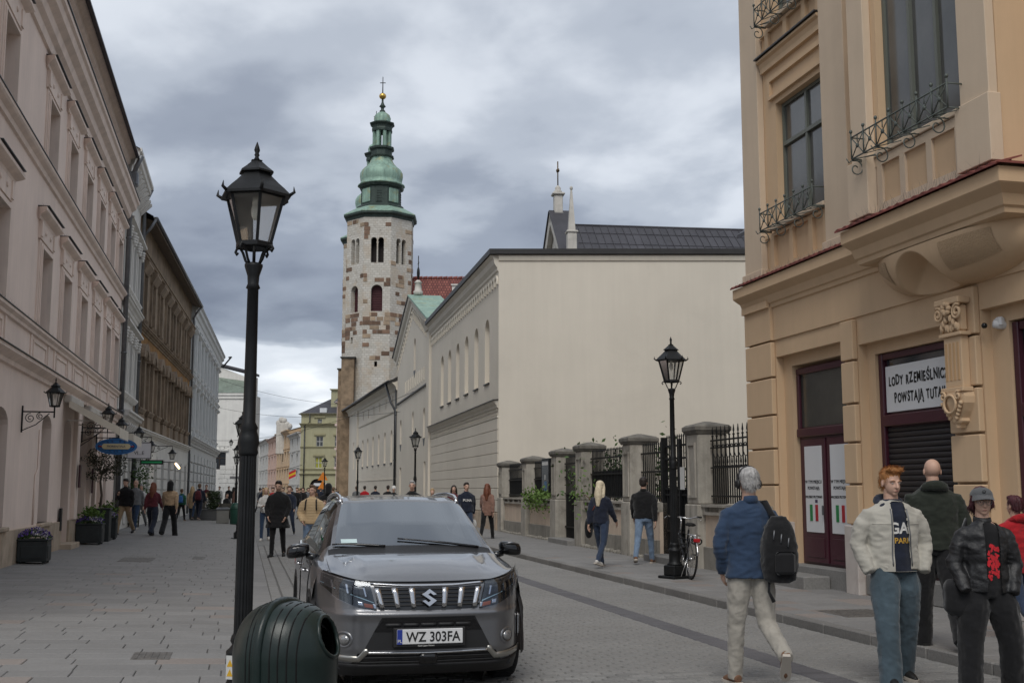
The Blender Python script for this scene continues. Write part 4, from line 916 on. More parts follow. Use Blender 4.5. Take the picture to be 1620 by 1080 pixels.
def pier(Y, h):
    x = X(Y); m = MB(); m.bbox(x-.62, x, -.06, .56, LH_-.0, h-.2, .02); p = m.build('pier', pier_m, Fn)
    q = MB(); q.bbox(x-.66, x+.04, -.10, .60, -.1, LH_-.004, .02); q.build('pier_base', pier_m, p)
    q = MB(); q.box(x-.52, x-.10, -.09, -.058, LH_+.12, LH_+.17).box(x-.52, x-.10, -.09, -.058, h-.42, h-.37).box(x-.52, x-.47, -.09, -.058, LH_+.17, h-.42).box(x-.15, x-.10, -.09, -.058, LH_+.17, h-.42); q.build('pier_panel', pier_m, p)
    q = MB(); c = (x-.31, .25); rs = []
    for w, z in ((.33, h-.2), (.355, h-.15), (.375, h-.13), (.375, h-.06), (.32, h-.02), (.05, h+.05)): rs.append([(c[0]-w, c[1]-w, z), (c[0]+w, c[1]-w, z), (c[0]+w, c[1]+w, z), (c[0]-w, c[1]+w, z)])
    q.rings(rs, True, True); q.build('pier_cap', cap_m, p)
for Y, h in piers: pier(Y, h)
def lowwall(Ya, Yb):
    xa, xb = X(Yb), X(Ya); m = MB(); m.box(xa, xb, .06, .36, .0, LH_-.19); w_ = m.build('low_wall', lowwall_m, Fn)
    n = max(1, round((Yb-Ya)/.95))
    for k in range(n):
        a, b = xa+(xb-xa)*k/n, xa+(xb-xa)*(k+1)/n
        q = MB(); q.bbox(a+.004, b-.004, .0, .4, -.12, .42, .01); q.build('base_stone', base_m, w_)
        q = MB(); q.box(a, b, .0, .42, LH_-.2, LH_-.14); q.box(a, a+.12, .0, .42, LH_-.14, LH_-.05).box(b-.12, b, .0, .42, LH_-.14, LH_-.05).box(a+.12, b-.12, .08, .42, LH_-.14, LH_-.05).box(a, b, -.03, .44, LH_-.05, LH_-.001); q.build('coping_stone', pier_m, w_)
segs = [(32.81, 36.16, 1), (36.86, 40.26, 1), (25.71, 29.31, 1), (23.4, 25.01, 0)]
def bars(Ya, Yb, z0, z1, sp=.13, sheet=False, name='railing_panel', mids=(.5,), y=.2):
    xa, xb = X(Yb), X(Ya); m = MB(); m.box(xa, xb, y-.02, y+.02, z0+.06, z0+.10).box(xa, xb, y-.02, y+.02, z1-.26, z1-.22)
    for t in mids: m.box(xa, xb, y-.02, y+.02, z0+(z1-z0)*t-.02, z0+(z1-z0)*t+.02)
    o = m.build(name, iron, Fn); n = max(2, round((Yb-Ya)/sp))
    for k in range(1, n):
        shared('bar', 'bar%.2f' % (z1-z0), lambda m: (m.box(-.011, .011, -.011, .011, 0, z1-z0-.06), m.rings([[(-.018, -.018, z1-z0-.06), (.018, -.018, z1-z0-.06), (.018, .018, z1-z0-.06), (-.018, .018, z1-z0-.06)], [(-.003, -.003, z1-z0), (.003, -.003, z1-z0), (.003, .003, z1-z0), (-.003, .003, z1-z0)]], True, True)), iron, o, (xa+(xb-xa)*k/n, y, z0))
    if sheet: q = MB(); q.box(xa, xb, y+.02, y+.026, z0+.07, z0+(z1-z0)*.56); q.build('sheet_panel', pm('black_sheet', (.02, .021, .022), .6, .2, var=.2), o)
    return o
for a, b, s in segs: lowwall(a, b); bars(a, b, LH_+.02, 2.55 if b < 31 else 2.42, .13 if b < 31 else .14, bool(s))
lowwall(17.9, 20.71)
# ornate panel next to the orange building
xa, xb = X(20.71), X(18.85); y = .2; z0 = LH_+.02
m = MB()
for z in (.12, .66, 1.04, 1.18): m.box(xa, xb, y-.016, y+.016, z0+z, z0+z+.03)
o = m.build('ornate_railing_panel', iron, Fn); n = 9
def obar(h, k):
    def f(m):
        m.box(-.011, .011, -.011, .011, 0, h-.16)
        m.add([(0, -.006, h), (-.035, -.006, h-.11), (0, -.006, h-.16), (.035, -.006, h-.11), (0, .006, h), (-.035, .006, h-.11), (0, .006, h-.16), (.035, .006, h-.11)], [(0, 1, 2, 3), (7, 6, 5, 4), (0, 4, 5, 1), (1, 5, 6, 2), (2, 6, 7, 3), (3, 7, 4, 0)])
        m.box(-.03, .03, -.014, .014, h-.19, h-.17)
    return f
for k in range(n):
    x = xa+.1+(xb-xa-.2)*k/(n-1); shared('bar', 'obar1', obar(1.46, 0), iron, o, (x, y, z0))
    if k < n-1:
        dx = (xb-xa-.2)/(n-1)
        shared('short_bar', 'obar2', obar(.88, 0), iron, o, (x+dx/2, y, z0))
        shared('bar_arch', 'oarch', lambda m: m.tube([(p[0], 0, p[1]) for p in arc(dx/2, .96, dx/2, 0, 180, 10, dx*.7)], .011, 5), iron, o, (x, y, z0))
        shared('bar_arch', 'oarch2', lambda m: m.tube([(p[0], 0, p[1]) for p in arc(dx/2, .85, dx/2, 200, 340, 8)], .009, 5), iron, o, (x, y+.012, z0+.12))
# gates
g1 = bars(30.05, 32.11, -.0, 2.48, .13, True, 'gate_leaf', (.18, .56, .75)); g2 = bars(21.45, 23.36, .12, 2.66, .125, True, 'gate_leaf', (.2, .5, .55, .8))
q = MB(); q.box(X(23.4)-.09, X(23.4), .14, .26, .1, 2.62); q.build('gate_post', iron, Fn); q = MB(); q.box(X(22.4)-.04, X(22.4)+.04, .15, .22, .15, 2.55); q.build('gate_post', iron, Fn)
for a, b in ((21.45, 23.36), (30.05, 32.11)): q = MB(); q.bbox(X(b)-.1, X(a)+.1, -.3, .4, -.12, .14, .015); q.build('gate_step', granite, Fn)
# rough footing stones under the fence
rq = random.Random(8); 
for k in range(60):
    Yk = 23.5+k*.29+rq.uniform(-.05, .05); q = MB(); q.ell((X(Yk), -.04, .02), (.12, .07, rq.uniform(.05, .09)), 7, 5, False); q.build('footing_stone', base_m, Fn)
# notice board and notices on the railing
nb = thing('notice_board', 'glazed black notice board fixed on the fence railing', 'notice board', (8.6+fslope*(34.0-20.2)-.05, 34.0, KH+1.3), FF)
m = MB(); m.bbox(-.5, .5, .1, .2, 0, 1.15, .02); m.build('case', iron, nb)
m = MB(); m.add([(-.43, .096, .07), (.43, .096, .07), (.43, .096, 1.08), (-.43, .096, 1.08)], [(0, 1, 2, 3)]); m.build('pane', glass_mat('board_glass', (.10, .11, .12), .1), nb)
pap = pm('paper', (.6, .6, .58), .8, var=.05); pblue = pm('blue_paper', (.08, .16, .28), .8)
for (x0, x1, za, zb_, mm) in ((-.38, .38, .94, 1.04, pap), (-.05, .05, .5, .65, pap), (-.1, .2, .15, .45, pblue)):
    q = MB(); q.box(x0, x1, .09, .094, za, zb_); q.build('notice', mm, nb)
t_ = MB(); t_.box(-.12, .12, 0, .008, 0, .45); q = t_.build('paper_notice', pap, None, loc=(8.6+fslope*(21.75-20.2)-.02, 21.75, KH+1.5), rot=FF); tag(q, 'white paper notice tied to the fence gate beside lamppost', 'notice')
# greenery in the yard and over the wall
leaf_m = pm('ivy_leaf', (.055, .10, .028), .7, var=.3, vscale=8, rnd=.1)
leaf_l = pm('fresh_leaf', (.10, .17, .035), .7, var=.3, vscale=8)
def leaves(n, fn, size, seed):
    r_ = random.Random(seed); m = MB()
    for k in range(n):
        c = Vector(fn(r_)); s_ = size*r_.uniform(.6, 1.3); a = Vector((r_.gauss(0, 1), r_.gauss(0, 1), r_.gauss(0, 1))).normalized(); b = a.cross(Vector((r_.gauss(0, 1), r_.gauss(0, 1), r_.gauss(0, 1)))).normalized()
        m.add([c-a*s_, c+b*s_*.5, c+a*s_, c-b*s_*.5], [(0, 1, 2, 3)])
    return m
def ivy(Y0, Y1, n, seed, label, zc=1.25, sp=.12, out=.05):
    t = thing('ivy', label, 'plant', (8.6+fslope*(Y0-20.2), Y0, KH+zc), FF)
    L_ = Y1-Y0
    leaves(n, lambda r_: (-r_.random()*L_, r_.uniform(-.2, .25)-out, r_.gauss(.05, sp)-max(0, r_.gauss(-.1, .2))), .06, seed).build('foliage', leaf_l, t, fix=False)
    q = MB(); q.tube([(0, .1, -.2), (-L_*.4, .0, .0), (-L_*.9, .05, .05)], .012, 5); q.build('stem', brown_st, t)
ivy(33.0, 36.1, 650, 1, 'bright green ivy spilling over low wall under notice board', 1.25, .13, .08); ivy(28.6, 30.0, 130, 2, 'green leaves beside the fence pier behind blonde woman', 1.35, .28)
def shrub(x, y, w, h, label, seed, n=900):
    t = thing('yard_shrub', label, 'shrub', (x, y, 0), 0, 'shrubs in the yard behind the fence')
    leaves(n, lambda r_: (r_.gauss(0, w), r_.gauss(0, w), h+r_.gauss(0, h*.22)), .07, seed).build('crown', leaf_m, t, fix=False)
    q = MB(); 
    for k in range(4): q.tube([(0, 0, 0), (random.uniform(-.1, .1), 0, h*.5), (w*math.cos(k*1.6), w*math.sin(k*1.6), h*1.05)], [.03, .02, .008], 5)
    q.build('trunk', brown_st, t)
sp_ = fwd_pt(962, 740, 31.5); shrub(sp_.x, sp_.y, .55, 1.9, 'leafy shrub seen through railing left of the stone gate pier', 4); sp_ = fwd_pt(1048, 745, 29); shrub(sp_.x, sp_.y, .3, 1.9, 'leafy shrub behind the gate railing beside the lamppost', 5, 500)
# ================================================================ orange corner building on the right
def text_mesh(txt, size, mat, ext=.002, align='CENTER', shear=0, jitter=0, seed=1, bold=0):
    if not jitter:
        cu = bpy.data.curves.new('lettering', 'FONT'); cu.body = txt; cu.size = size; cu.extrude = ext; cu.align_x = align; cu.shear = shear; cu.offset = bold
        o = bpy.data.objects.new('lettering', cu); me = evaluated(o)
        bpy.data.objects.remove(o); me.materials.clear(); me.materials.append(mat); me.name = 'lettering'; return me
    r_ = random.Random(seed); vs, fs = [], []; x = 0
    for ch in txt:
        if ch == ' ': x += size*.35; continue
        me = text_mesh(ch, size*r_.uniform(.92, 1.1), mat, ext, 'LEFT', shear, 0, bold=bold); o = len(vs); w = 0
        a = r_.uniform(-jitter, jitter); dy = r_.uniform(-.05, .05)*size
        for v in me.vertices: w = max(w, v.co.x); vs.append((x+(v.co.x-a*v.co.y)*.82, v.co.y*1.25+a*v.co.x+dy, v.co.z))
        for p in me.polygons: fs.append([o+i for i in p.vertices])
        x += w*.82+size*.09; bpy.data.meshes.remove(me)
    me = bpy.data.meshes.new('lettering'); me.from_pydata([(a-x/2, b, c) for a, b, c in vs], [], fs); me.materials.append(mat); return me
ink = pm('black_ink', (.01, .01, .01), .6, var=0)
OX, OY = 8.8, 18.82
O = thing('orange_corner_building', 'orange corner building with oriel window and closed shop on the right', 'building', (OX, OY, 0), R(-90))
LO = 15.0
def ox(name, x0, x1, y0, y1, z0, z1, mat=orange_pl, b=.01, par=None):
    m = MB(); m.bbox(x0, x1, y0, y1, z0, z1, b); return m.build(name, mat, par or O)
g_ops = [(1.04, 3.32, KH, 3.84, None, .14), (3.72, 5.98, KH, 3.72, None, .14), (6.62, 9.2, KH, 3.80, None, .14), (9.9, 12.5, KH, 3.8, None, .14)]
m = MB(); wall_panel(m, 0, LO, -.1, 4.72, g_ops, .14); m.build('ground_floor_wall', orange_pl, O)
m = MB(); wall_panel(m, .9, LO, -.1, 4.0, [(1.33, 3.2, KH, 3.66, None, .3), (3.93, 5.9, KH, 3.56, None, .3), (6.95, 9.0, KH, 3.62, None, .3), (10.1, 12.3, KH, 3.6, None, .3)], .3, .14); m.build('inner_jambs', orange_pl, O)
for (x0, x1) in ((0, 1.02), (3.34, 3.70), (6.0, 6.60), (9.22, 9.88)):
    for z0, z1 in ((1.10, 1.66), (1.69, 2.27), (2.30, 2.84), (2.87, 3.48), (3.51, 4.10)):
        ox('pier_block', x0, x1, -.085, -.0, z0, z1, orange_pl, .012)
    ox('pier_plinth', x0-.0, x1+.0, -.13, 0, KH-.02, 1.08, marble, .012)
    ox('pier_plinth', x1+.002, x1+.24 if x1 < 2 else x1+.2, -.0+.002, .14, KH-.02, 1.07, marble, .004)
m = MB(); m.box(1.03, LO, -.03, 0, 4.135, 4.72).box(0, 1.02, -.085, 0, 4.135, 4.72); m.build('fascia', orange_pl, O)
corn = [(0, 4.68), (.06, 4.70), (.07, 4.76), (.10, 4.78), (.14, 4.90), (.24, 4.98), (.26, 5.0), (.26, 5.17), (0, 5.19)]
m = MB(); m.sweep_profile(corn, .0, 5.0, .35, 0); m.build('cornice', orange_pl, O)
m = MB(); m.sweep_profile(corn, 7.6, LO, 0, 0); m.build('cornice', orange_pl, O)
m = MB(); m.box(-.0, 1.0, -.14, -.08, 4.70, 4.82); m.build('corner_break', orange_pl, O)
def tile_edge(x0, x1, y, z, n, par):
    for k in range(n):
        xx = x0+(x1-x0)*k/n; w = (x1-x0)/n
        shared('edge_tile', 'et%.3f' % w, lambda m: m.add([(0, -.03, -.012), (w*.96, -.03, -.012), (w*.96, .32, .10), (0, .32, .10), (0, -.03, .012), (w*.5, -.035, .03), (w*.96, -.03, .012), (w*.96, .32, .12), (0, .32, .12)], [(0, 1, 6, 5, 4), (4, 5, 6, 7, 8), (0, 4, 8, 3), (1, 2, 7, 6)]), redtile, par, (xx, y, z))
tile_edge(-.11, 4.75, -.27, 5.195, 30, O); tile_edge(7.9, LO, -.27, 5.195, 40, O)
spikes(O, -.2, 4.7, -.12, 5.25, 110, .16)
# upper wall
UW = [(1.18, 2.96, 6.08, 8.28, None, .34), (1.18, 2.96, 9.75, 12.0, None, .34), (10.2, 11.6, 6.08, 8.28, None, .34)]
m = MB(); wall_panel(m, 0.02, LO, 4.7, 16, UW, .34, .06); m.build('upper_wall', orange_pl, O)
m = MB(); m.add([(0.02, .06, -.1), (.02, 14, -.1), (.02, 14, 16), (.02, .06, 16)], [(0, 1, 2, 3)]); m.add([(0, 0, -.1), (0, .2, -.1), (0, .2, 4.7), (0, 0, 4.7)], [(0, 1, 2, 3)]); m.add([(LO, .06, -.1), (LO, 14, -.1), (LO, 14, 16), (LO, .06, 16)], [(3, 2, 1, 0)]); m.box(-.3, LO+.3, -.7, 14, 16, 16.4); m.build('side_wall', orange_lt, O)
for (x0, x1) in ((.04, .72), (2.98, 3.72), (9.0, 9.7)):
    ox('pilaster', x0, x1, -.06, .06, 5.35, 15.9, orange_lt, .008); ox('pilaster_foot', x0-.05, x1+.05, -.1, .06, 5.19, 5.42, orange_lt, .008)
for z in (6.08, 9.75):
    h = 2.2 if z < 9 else 2.25
    w_ = window(O, 2.07, z+.02, 1.74, h-.03, 'T', win_grey, curtain_glass, y=.17)
    # window surround: stepped frame and lintel panel
    q = MB(); q.box(.95, 1.62-.09, .0, .06, z-.02, z+h+.6).box(2.99, 2.995, .0, .06, z, z+.1); q.build('jamb_strip', orange_lt, O) if 0 else None
    if z < 9:
        q = MB(); q.box(1.0, 2.96, -.0, .06, z+h+.1, z+h+.16).box(1.0, 2.96, .0, .06, z+h+.42, z+h+.5).box(1.0, 1.08, 0, .06, z+h+.16, z+h+.42); q.build('lintel_panel', orange_pl, O)
        q = MB(); q.sweep_profile([(-.06, 9.0), (0, 9.02), (.03, 9.12), (.08, 9.15), (.08, 9.19), (-.06, 9.2)], .74, 2.96); q.build('floor_string', orange_pl, O)
        q = MB(); q.box(.73, 2.97, -.12, .06, 9.205, 9.23); q.build('ledge_flashing', sheetmetal, O)
        spikes(O, .8, 2.9, -.04, 9.23, 40, .14)
    for k in range(3):                                         # recessed panels below the sill
        pass
    q = MB(); zb_ = z-.08; q.box(.76, 2.96, -.005, .06, zb_-.62+.56, zb_).box(.76, 2.96, -.005, .06, zb_-.72, zb_-.60)
    for xx in (1.05, 1.75, 2.42, 2.9): q.box(xx-.09, xx+.04, -.005, .06, zb_-.60, zb_-.06)
    q.build('apron_panel', orange_pl, O)
    ox('window_sill', 1.08, 2.97, -.08, .3, z-.06, z+.015, orange_lt, .01)
window(O, 10.9, 6.1, 1.36, 2.15, 'T', win_grey, y=.17)
def scroll(cx, cz, r0, turns=1.4, n=22, s=1, a0=0):
    return [(cx+s*(r0*(1-.8*t))*math.cos(a0+turns*2*math.pi*t), cz+(r0*(1-.8*t))*math.sin(a0+turns*2*math.pi*t)) for t in [k/n for k in range(n+1)]]
def balconette(x0, x1, yb, z, label):
    b_ = thing('window_balconette', label, 'railing', (OX, OY, 0), R(-90), 'wrought iron window balconettes')
    out = yb-.22; zt = z+.38; zl = z+.08; L_ = x1-x0
    m = MB()
    for zz in (zl, zt): m.tube([(x0, yb, zz), (x0, out, zz), (x1, out, zz), (x1, yb, zz)], .011, 6)
    m.build('rail', iron_grey, b_)
    n = round(L_/.3)
    for k in range(n+1):
        x = x0+L_*k/n; q = MB(); q.tube([(x, out, zl), (x, out, zt+.06)], .010, 6); q.ell((x, out, zt+.085), (.024, .024, .028), 8, 6); q.build('baluster', iron_grey, b_)
        if k < n:
            xn = x0+L_*(k+1)/n; xm = (x+xn)/2
            q = MB(); q.tube([(x, out, zl), (xm, out-.006, (zl+zt)/2), (xn, out, zt)], .008, 5); q.tube([(x, out, zt), (xm, out+.006, (zl+zt)/2), (xn, out, zl)], .008, 5); q.ell((xm, out, (zl+zt)/2), (.034, .02, .034), 8, 6); q.tube([(xm, out, zt), (xm, out, zt-.1)], .008, 5); q.build('cross_ornament', iron_grey, b_)
        if k % 2 == 0:
            q = MB(); q.tube([(x, yb+a, b) for a, b in [(-.30, zl)]+[(-.06-p[0], p[1]) for p in scroll(.10, zl-.13, .13, 1.3, 20, 1, math.pi*.2)]], .009, 5); q.tube([(x, yb, zl-.02), (x, out, zl-.02)], .009, 5); q.build('scroll_bracket', iron_grey, b_)
    m = MB(); m.tube([(x0, out, zl), (x0+.25, yb, zl)], .008, 5)
    for k in range(n): m.tube([(x0+L_*k/n, out, zl-.01), (x0+L_*(k+1)/n, yb-.05, zl-.01)], .007, 5)
    m.build('floor_brace', iron_grey, b_)
    return b_
balconette(1.1, 2.98, -.04, 5.93, 'grey iron balconette below the first-floor window left of oriel'); balconette(1.1, 2.98, -.04, 9.62, 'grey iron balconette at the top edge of the orange building')
# oriel
def oy(x): return x
YO = -.5; X0, X1 = 4.75, 7.85
m = MB(); wall_panel(m, X0, X1, 5.2, 16, [(5.34, 7.2, 6.14, 9.9, None, .3)], .3, YO); m.add([(X1, YO, 5.2), (X1, .06, 5.2), (X1, .06, 16), (X1, YO, 16)], [(0, 1, 2, 3)]); m.add([(X0, YO, 5.2), (X0, .06, 5.2), (X0, .06, 16), (X0, YO, 16)], [(3, 2, 1, 0)]); m.build('oriel_wall', orange_pl, O)
window(O, 6.27, 6.16, 1.84, 3.7, 'W', win_grey, curtain_glass, y=YO+.11)
ox('window_sill', 5.28, 7.27, YO-.07, YO+.3, 6.08, 6.155, orange_lt)
for (x0, x1, cap) in ((4.80, 5.22, 1), (7.30, 7.84, 0)):
    pl = ox('oriel_pilaster', x0, x1, YO-.12, YO, 6.1, 8.72 if cap else 12, orange_lt, .008); ox('oriel_pilaster_foot', x0-.05, x1+.05, YO-.17, YO, 5.3, 6.1, orange_lt, .008)
    if cap:
        q = MB(); q.bbox(x0-.06, x1+.06, YO-.18, YO, 8.72, 8.80, .01); q.bbox(x0-.08, x1+.08, YO-.22, YO, 8.98, 9.1, .02); q.build('capital_block', orange_lt, O)
        for xx in (x0-.02, x1+.02): q = MB(); q.tube([(p[0], YO-.2, p[1]) for p in scroll(xx, 8.9, .11, 1.8, 26, -1 if xx < 5 else 1, 1.2)], .022, 6); q.build('volute', orange_lt, O)
q = MB(); q.box(X0+.35, 7.28, YO-.04, YO, 5.95, 6.07).box(X0+.35, 7.28, YO-.04, YO, 5.3, 5.42)
for xx in (5.3, 5.85, 6.45, 7.05): q.box(xx, xx+.12, YO-.04, YO, 5.42, 5.95)
q.build('apron_panel', orange_lt, O)
balconette(5.15, 7.35, YO-.1, 6.0, 'grey iron balconette of the wide oriel window')
cor2 = [(o_, z) for o_, z in corn]
m = MB()
def ori_ring(o_, z): return [(X0-o_*.5, .02, z), (X0-o_*.5, YO-o_, z), (X1+o_, YO-o_, z), (X1+o_, .02, z)]
m.rings([ori_ring(o_-.02, z) for o_, z in corn[:-1]], True, True, True); m.build('oriel_cornice', orange_pl, O)
tile_edge(X0-.18, X1+.28, YO-.27, 5.185, 19, O)
q = MB(); q.add([(X1+.30, YO-.3, 5.19), (X1+.30, -.02, 5.19), (X1, -.02, 5.32), (X1, YO+.0, 5.32), (X1+.30, YO-.3, 5.215), (X1+.30, -.02, 5.215)], [(0, 1, 5, 4), (4, 5, 2, 3)]); q.build('side_tiles', redtile, O)
spikes(O, X0, X1, YO-.16, 5.27, 80, .18)
# bowl-shaped corbel with a conical hollow
lerp0 = lambda a, b, t: a+(b-a)*t
xs = np.linspace(X0+.12, X1-.06, 150); ts = np.linspace(0, 1, 70); vs = []; hol = []
xc, hl = (X0+X1)/2, (X1-X0)/2-.05
for i, x in enumerate(xs):
    t = abs((x-xc)/hl); tp = max(0, 1-t**3.2)**.55
    for j, s_ in enumerate(ts):
        z = 4.68-.55*s_*(.35+.65*tp); o_ = (-YO+.06)*max(0, 1-s_**2)**.5*(.30+.70*tp)
        hx, hz = (x-5.95)/.52, (z-4.02)/.62
        d = hx*hx+hz*hz
        inside = d < 1
        w = max(0, min(1, (d-.80)/.20)); w = w*w*(3-2*w); o_ = lerp0(min(o_, .04+.10*d), o_, w) if d < 1 else o_
        hol.append(inside); vs.append((x, -o_, z))
fs = []; fr = []
nj = len(ts)
for i in range(len(xs)-1):
    for j in range(nj-1): fs.append((i*nj+j, (i+1)*nj+j, (i+1)*nj+j+1, i*nj+j+1))
m = MB(); m.add(vs, fs, True); m.build('oriel_corbel', orange_pl, O)
q = MB()
for sx, (xa, xb) in ((0, (5.0, 5.36)), (1, (6.62, 7.5))):
    n = 14; pts = []
    for i in range(n+1):
        x = xa+(xb-xa)*i/n; t = abs((x-xc)/hl); tp = max(0, 1-t**3.2)**.55
        for j in range(9):
            s_ = .12+.62*j/8*(1 if sx else min(1, .3+.7*i/n)); z = 4.68-.55*s_*(.35+.65*tp); o_ = (-YO+.06)*max(0, 1-s_**2)**.5*(.30+.70*tp); pts.append((x, -o_-.012, z))
    q = MB(); q.add(pts, [(i*9+j, (i+1)*9+j, (i+1)*9+j+1, i*9+j+1) for i in range(n) for j in range(8)]); q.build('roughcast_panel', orange_rough, O)
# shop door
SD = ox('door_frame', 1.34, 3.20, .24, .30, .40, 3.62, burg, .006)
for (x0, x1) in ((1.46, 2.24), (2.30, 3.08)):
    leaf = ox('door_leaf', x0, x1, .20, .235, .44, 2.42, burg, .006, O)
    ox('white_poster', x0+.12, x1-.10, .185, .199, .92, 2.30, pm('white_poster_film', (.62, .63, .64), .5, var=.03), .001, leaf)
    for z, t, s_ in ((1.70, 'W TYM MIEJSCU', .075), (1.60, 'POWSTAJĄ:', .075), (1.465, 'WŁOSKIE PRZYSMAKI', .058)):
        put('lettering', text_mesh(t, s_, ink), leaf, ((x0+x1)/2+.01, .183, z), (R(90), 0, 0))
    for xx, mm in ((x0+.26, pm('flag_green', (.02, .20, .06), .6)), (x0+.44, pm('flag_red', (.38, .02, .03), .6))):
        ox('flag_stripe', xx, xx+.085, .178, .184, 1.10, 1.36, mm, .001, leaf)
    ox('door_bottom_panel', x0+.1, x1-.1, .188, .2, .52, .84, burg, .02, leaf)
ox('door_handle', 2.2, 2.225, .13, .16, 1.2, 1.35, zinc, .005); ox('qr_patch', 1.90, 1.98, .18, .184, 1.39, 1.44, pm('small_purple_label', (.06, .04, .09), .6), .001)
ox('transom', 1.36, 3.18, .17, .24, 2.46, 2.60, burg, .012)
q = MB(); q.add([(1.44, .236, 2.62), (3.1, .236, 2.62), (3.1, .236, 3.5), (1.44, .236, 3.5)], [(0, 1, 2, 3)]); q.build('pane', glass_mat('shop_glass', (.06, .058, .05), .12, .5), O)
ox('transom_frame', 1.36, 3.18, .19, .24, 3.5, 3.6, burg, .01); ox('transom_frame', 1.36, 1.45, .19, .24, 2.6, 3.5, burg, .01)
ox('door_sill', 1.06, 3.30, -.05, .3, KH-.02, .40, granite, .015); ox('door_step', 1.3, 2.75, -.5, -.055, KH-.02, .29, granite, .015)
# shop window with shutter and hand-lettered board
ox('shop_frame', 3.94, 5.9, .25, .30, .3, 3.55, burg, .006)
for a in ((3.94, 4.04, .18, .25, .3, 3.55), (4.04, 5.9, .19, .25, 3.46, 3.55), (4.04, 5.9, .16, .25, 2.50, 2.66)): ox('frame_member', *a, burg, .01)
bd = ox('white_sign_board', 4.06, 5.9, .22, .245, 2.70, 3.36, pm('white_board', (.66, .67, .68), .45, var=.03), .002)
for txt, z, sd_ in (('LODY RZEMIEŚLNICZE', 3.08, 4), ('POWSTAJĄ TUTAJ!', 2.83, 6)):
    me = text_mesh(txt, .15, ink, jitter=.09, seed=sd_, bold=.004); xs_ = [v.co.x for v in me.vertices]; w_ = 1.50 if sd_ == 4 else 1.22; k_ = w_/(max(xs_)-min(xs_))
    put('lettering', me, bd, (4.15+w_/2 if sd_ == 4 else 4.28+w_/2, .216, z), (R(90), 0, 0)).scale = (k_, 1, 1)
q = MB(); q.add([(4.06, .248, 3.36), (5.9, .248, 3.36), (5.9, .248, 3.46), (4.06, .248, 3.46)], [(0, 1, 2, 3)]); q.build('pane', glass, O)
sh_m = pm('dark_shutter', (.035, .032, .034), .5, .3, var=.1)
for k in range(27): shared('shutter_slat', 'slat', lambda m: m.prism([(.25, 0), (.232, .018), (.225, .045), (.232, .07), (.25, .076)], 'x', 4.05, 5.9), sh_m, O, (0, 0, .42+.0765*k))
ox('shop_sill', 3.74, 5.98, -.04, .25, KH, .40, granite, .015)
# third shop window
ox('shop_frame', 6.96, 9.0, .25, .3, .3, 3.6, burg, .006)
for a in ((6.96, 7.06, .17, .25, .3, 3.6), (7.06, 9, .19, .25, 3.5, 3.6), (7.06, 9, .16, .25, 2.46, 2.62)): ox('frame_member', *a, burg, .01)
q = MB(); q.add([(7.06, .247, 2.62), (9, .247, 2.62), (9, .247, 3.5), (7.06, .247, 3.5)], [(0, 1, 2, 3)]); q.add([(7.06, .247, .5), (9, .247, .5), (9, .247, 2.46), (7.06, .247, 2.46)], [(0, 1, 2, 3)]); q.build('pane', glass, O)
ox('shop_sill', 6.64, 9.2, -.04, .25, KH, .40, granite, .015); ox('white_plinth', 6.62, 9.2, -.06, -.0, KH, .55, marble, .01)
# carved console pilaster on the third pier
cx0, cx1 = 6.10, 6.50
cp = ox('console_pilaster', cx0+.02, cx1-.02, -.20, -.086, 2.86, 3.50, orange_pl, .01)
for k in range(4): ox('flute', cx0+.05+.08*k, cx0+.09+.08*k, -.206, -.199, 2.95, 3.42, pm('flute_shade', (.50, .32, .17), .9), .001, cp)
ox('console_band', cx0-.03, cx1+.03, -.235, -.086, 3.50, 3.545, orange_pl, .008, cp); ox('console_band', cx0-.03, cx1+.03, -.24, -.086, 2.80, 2.86, orange_pl, .008, cp)
ox('abacus', cx0-.05, cx1+.05, -.27, -.086, 3.90, 3.98, orange_pl, .012, cp); ox('capital_bell', cx0+.01, cx1-.01, -.21, -.086, 3.545, 3.90, orange_pl, .03, cp)
for s in (-1, 1):
    xx = (cx0+cx1)/2+s*.19
    q = MB(); q.tube([(p[0], -.25, p[1]) for p in scroll(xx, 3.79, .10, 1.8, 26, s, 1.0)], .02, 6); q.build('volute', orange_pl, cp)
    for k in range(4): q = MB(); q.ell((xx-s*(.04+.05*k), -.23-.006*k, 3.62+.05*k), (.035, .03, .055), 8, 6); q.build('acanthus_leaf', orange_pl, cp)
    for k in range(3): q = MB(); q.ell((xx-s*(.02+.10*k), -.22, 3.60+.02*(k % 2)), (.03, .025, .06), 8, 6); q.build('acanthus_leaf', orange_pl, cp)
for k in range(7): a = k*.9; q = MB(); q.ell(((cx0+cx1)/2+.06*math.cos(a), -.27, 3.85+.06*math.sin(a)), (.045, .03, .035), 8, 6); q.build('rosette_petal', orange_pl, cp)
zs_ = [(2.80, .22), (2.74, .24), (2.66, .23), (2.56, .17), (2.48, .11), (2.44, .12), (2.42, .10), (2.40, .05), (2.36, .035)]
m = MB(); c0 = (cx0+cx1)/2; rs = []
for z, w in zs_: rs.append([(c0-w, -.086, z), (c0-w*.9, -.16-w*.22, z), (c0-w*.3, -.19-w*.3, z), (c0+w*.3, -.19-w*.3, z), (c0+w*.9, -.16-w*.22, z), (c0+w, -.086, z)])
m.rings(rs, True, True, False); m.build('console_drop', orange_pl, cp)
q = MB(); q.tube([(c0+.12*math.cos(a), -.275, 2.65+.11*math.sin(a)) for a in [k*math.pi/10 for k in range(20)]], .018, 6, closed=True); q.build('shield_ring', orange_pl, cp)
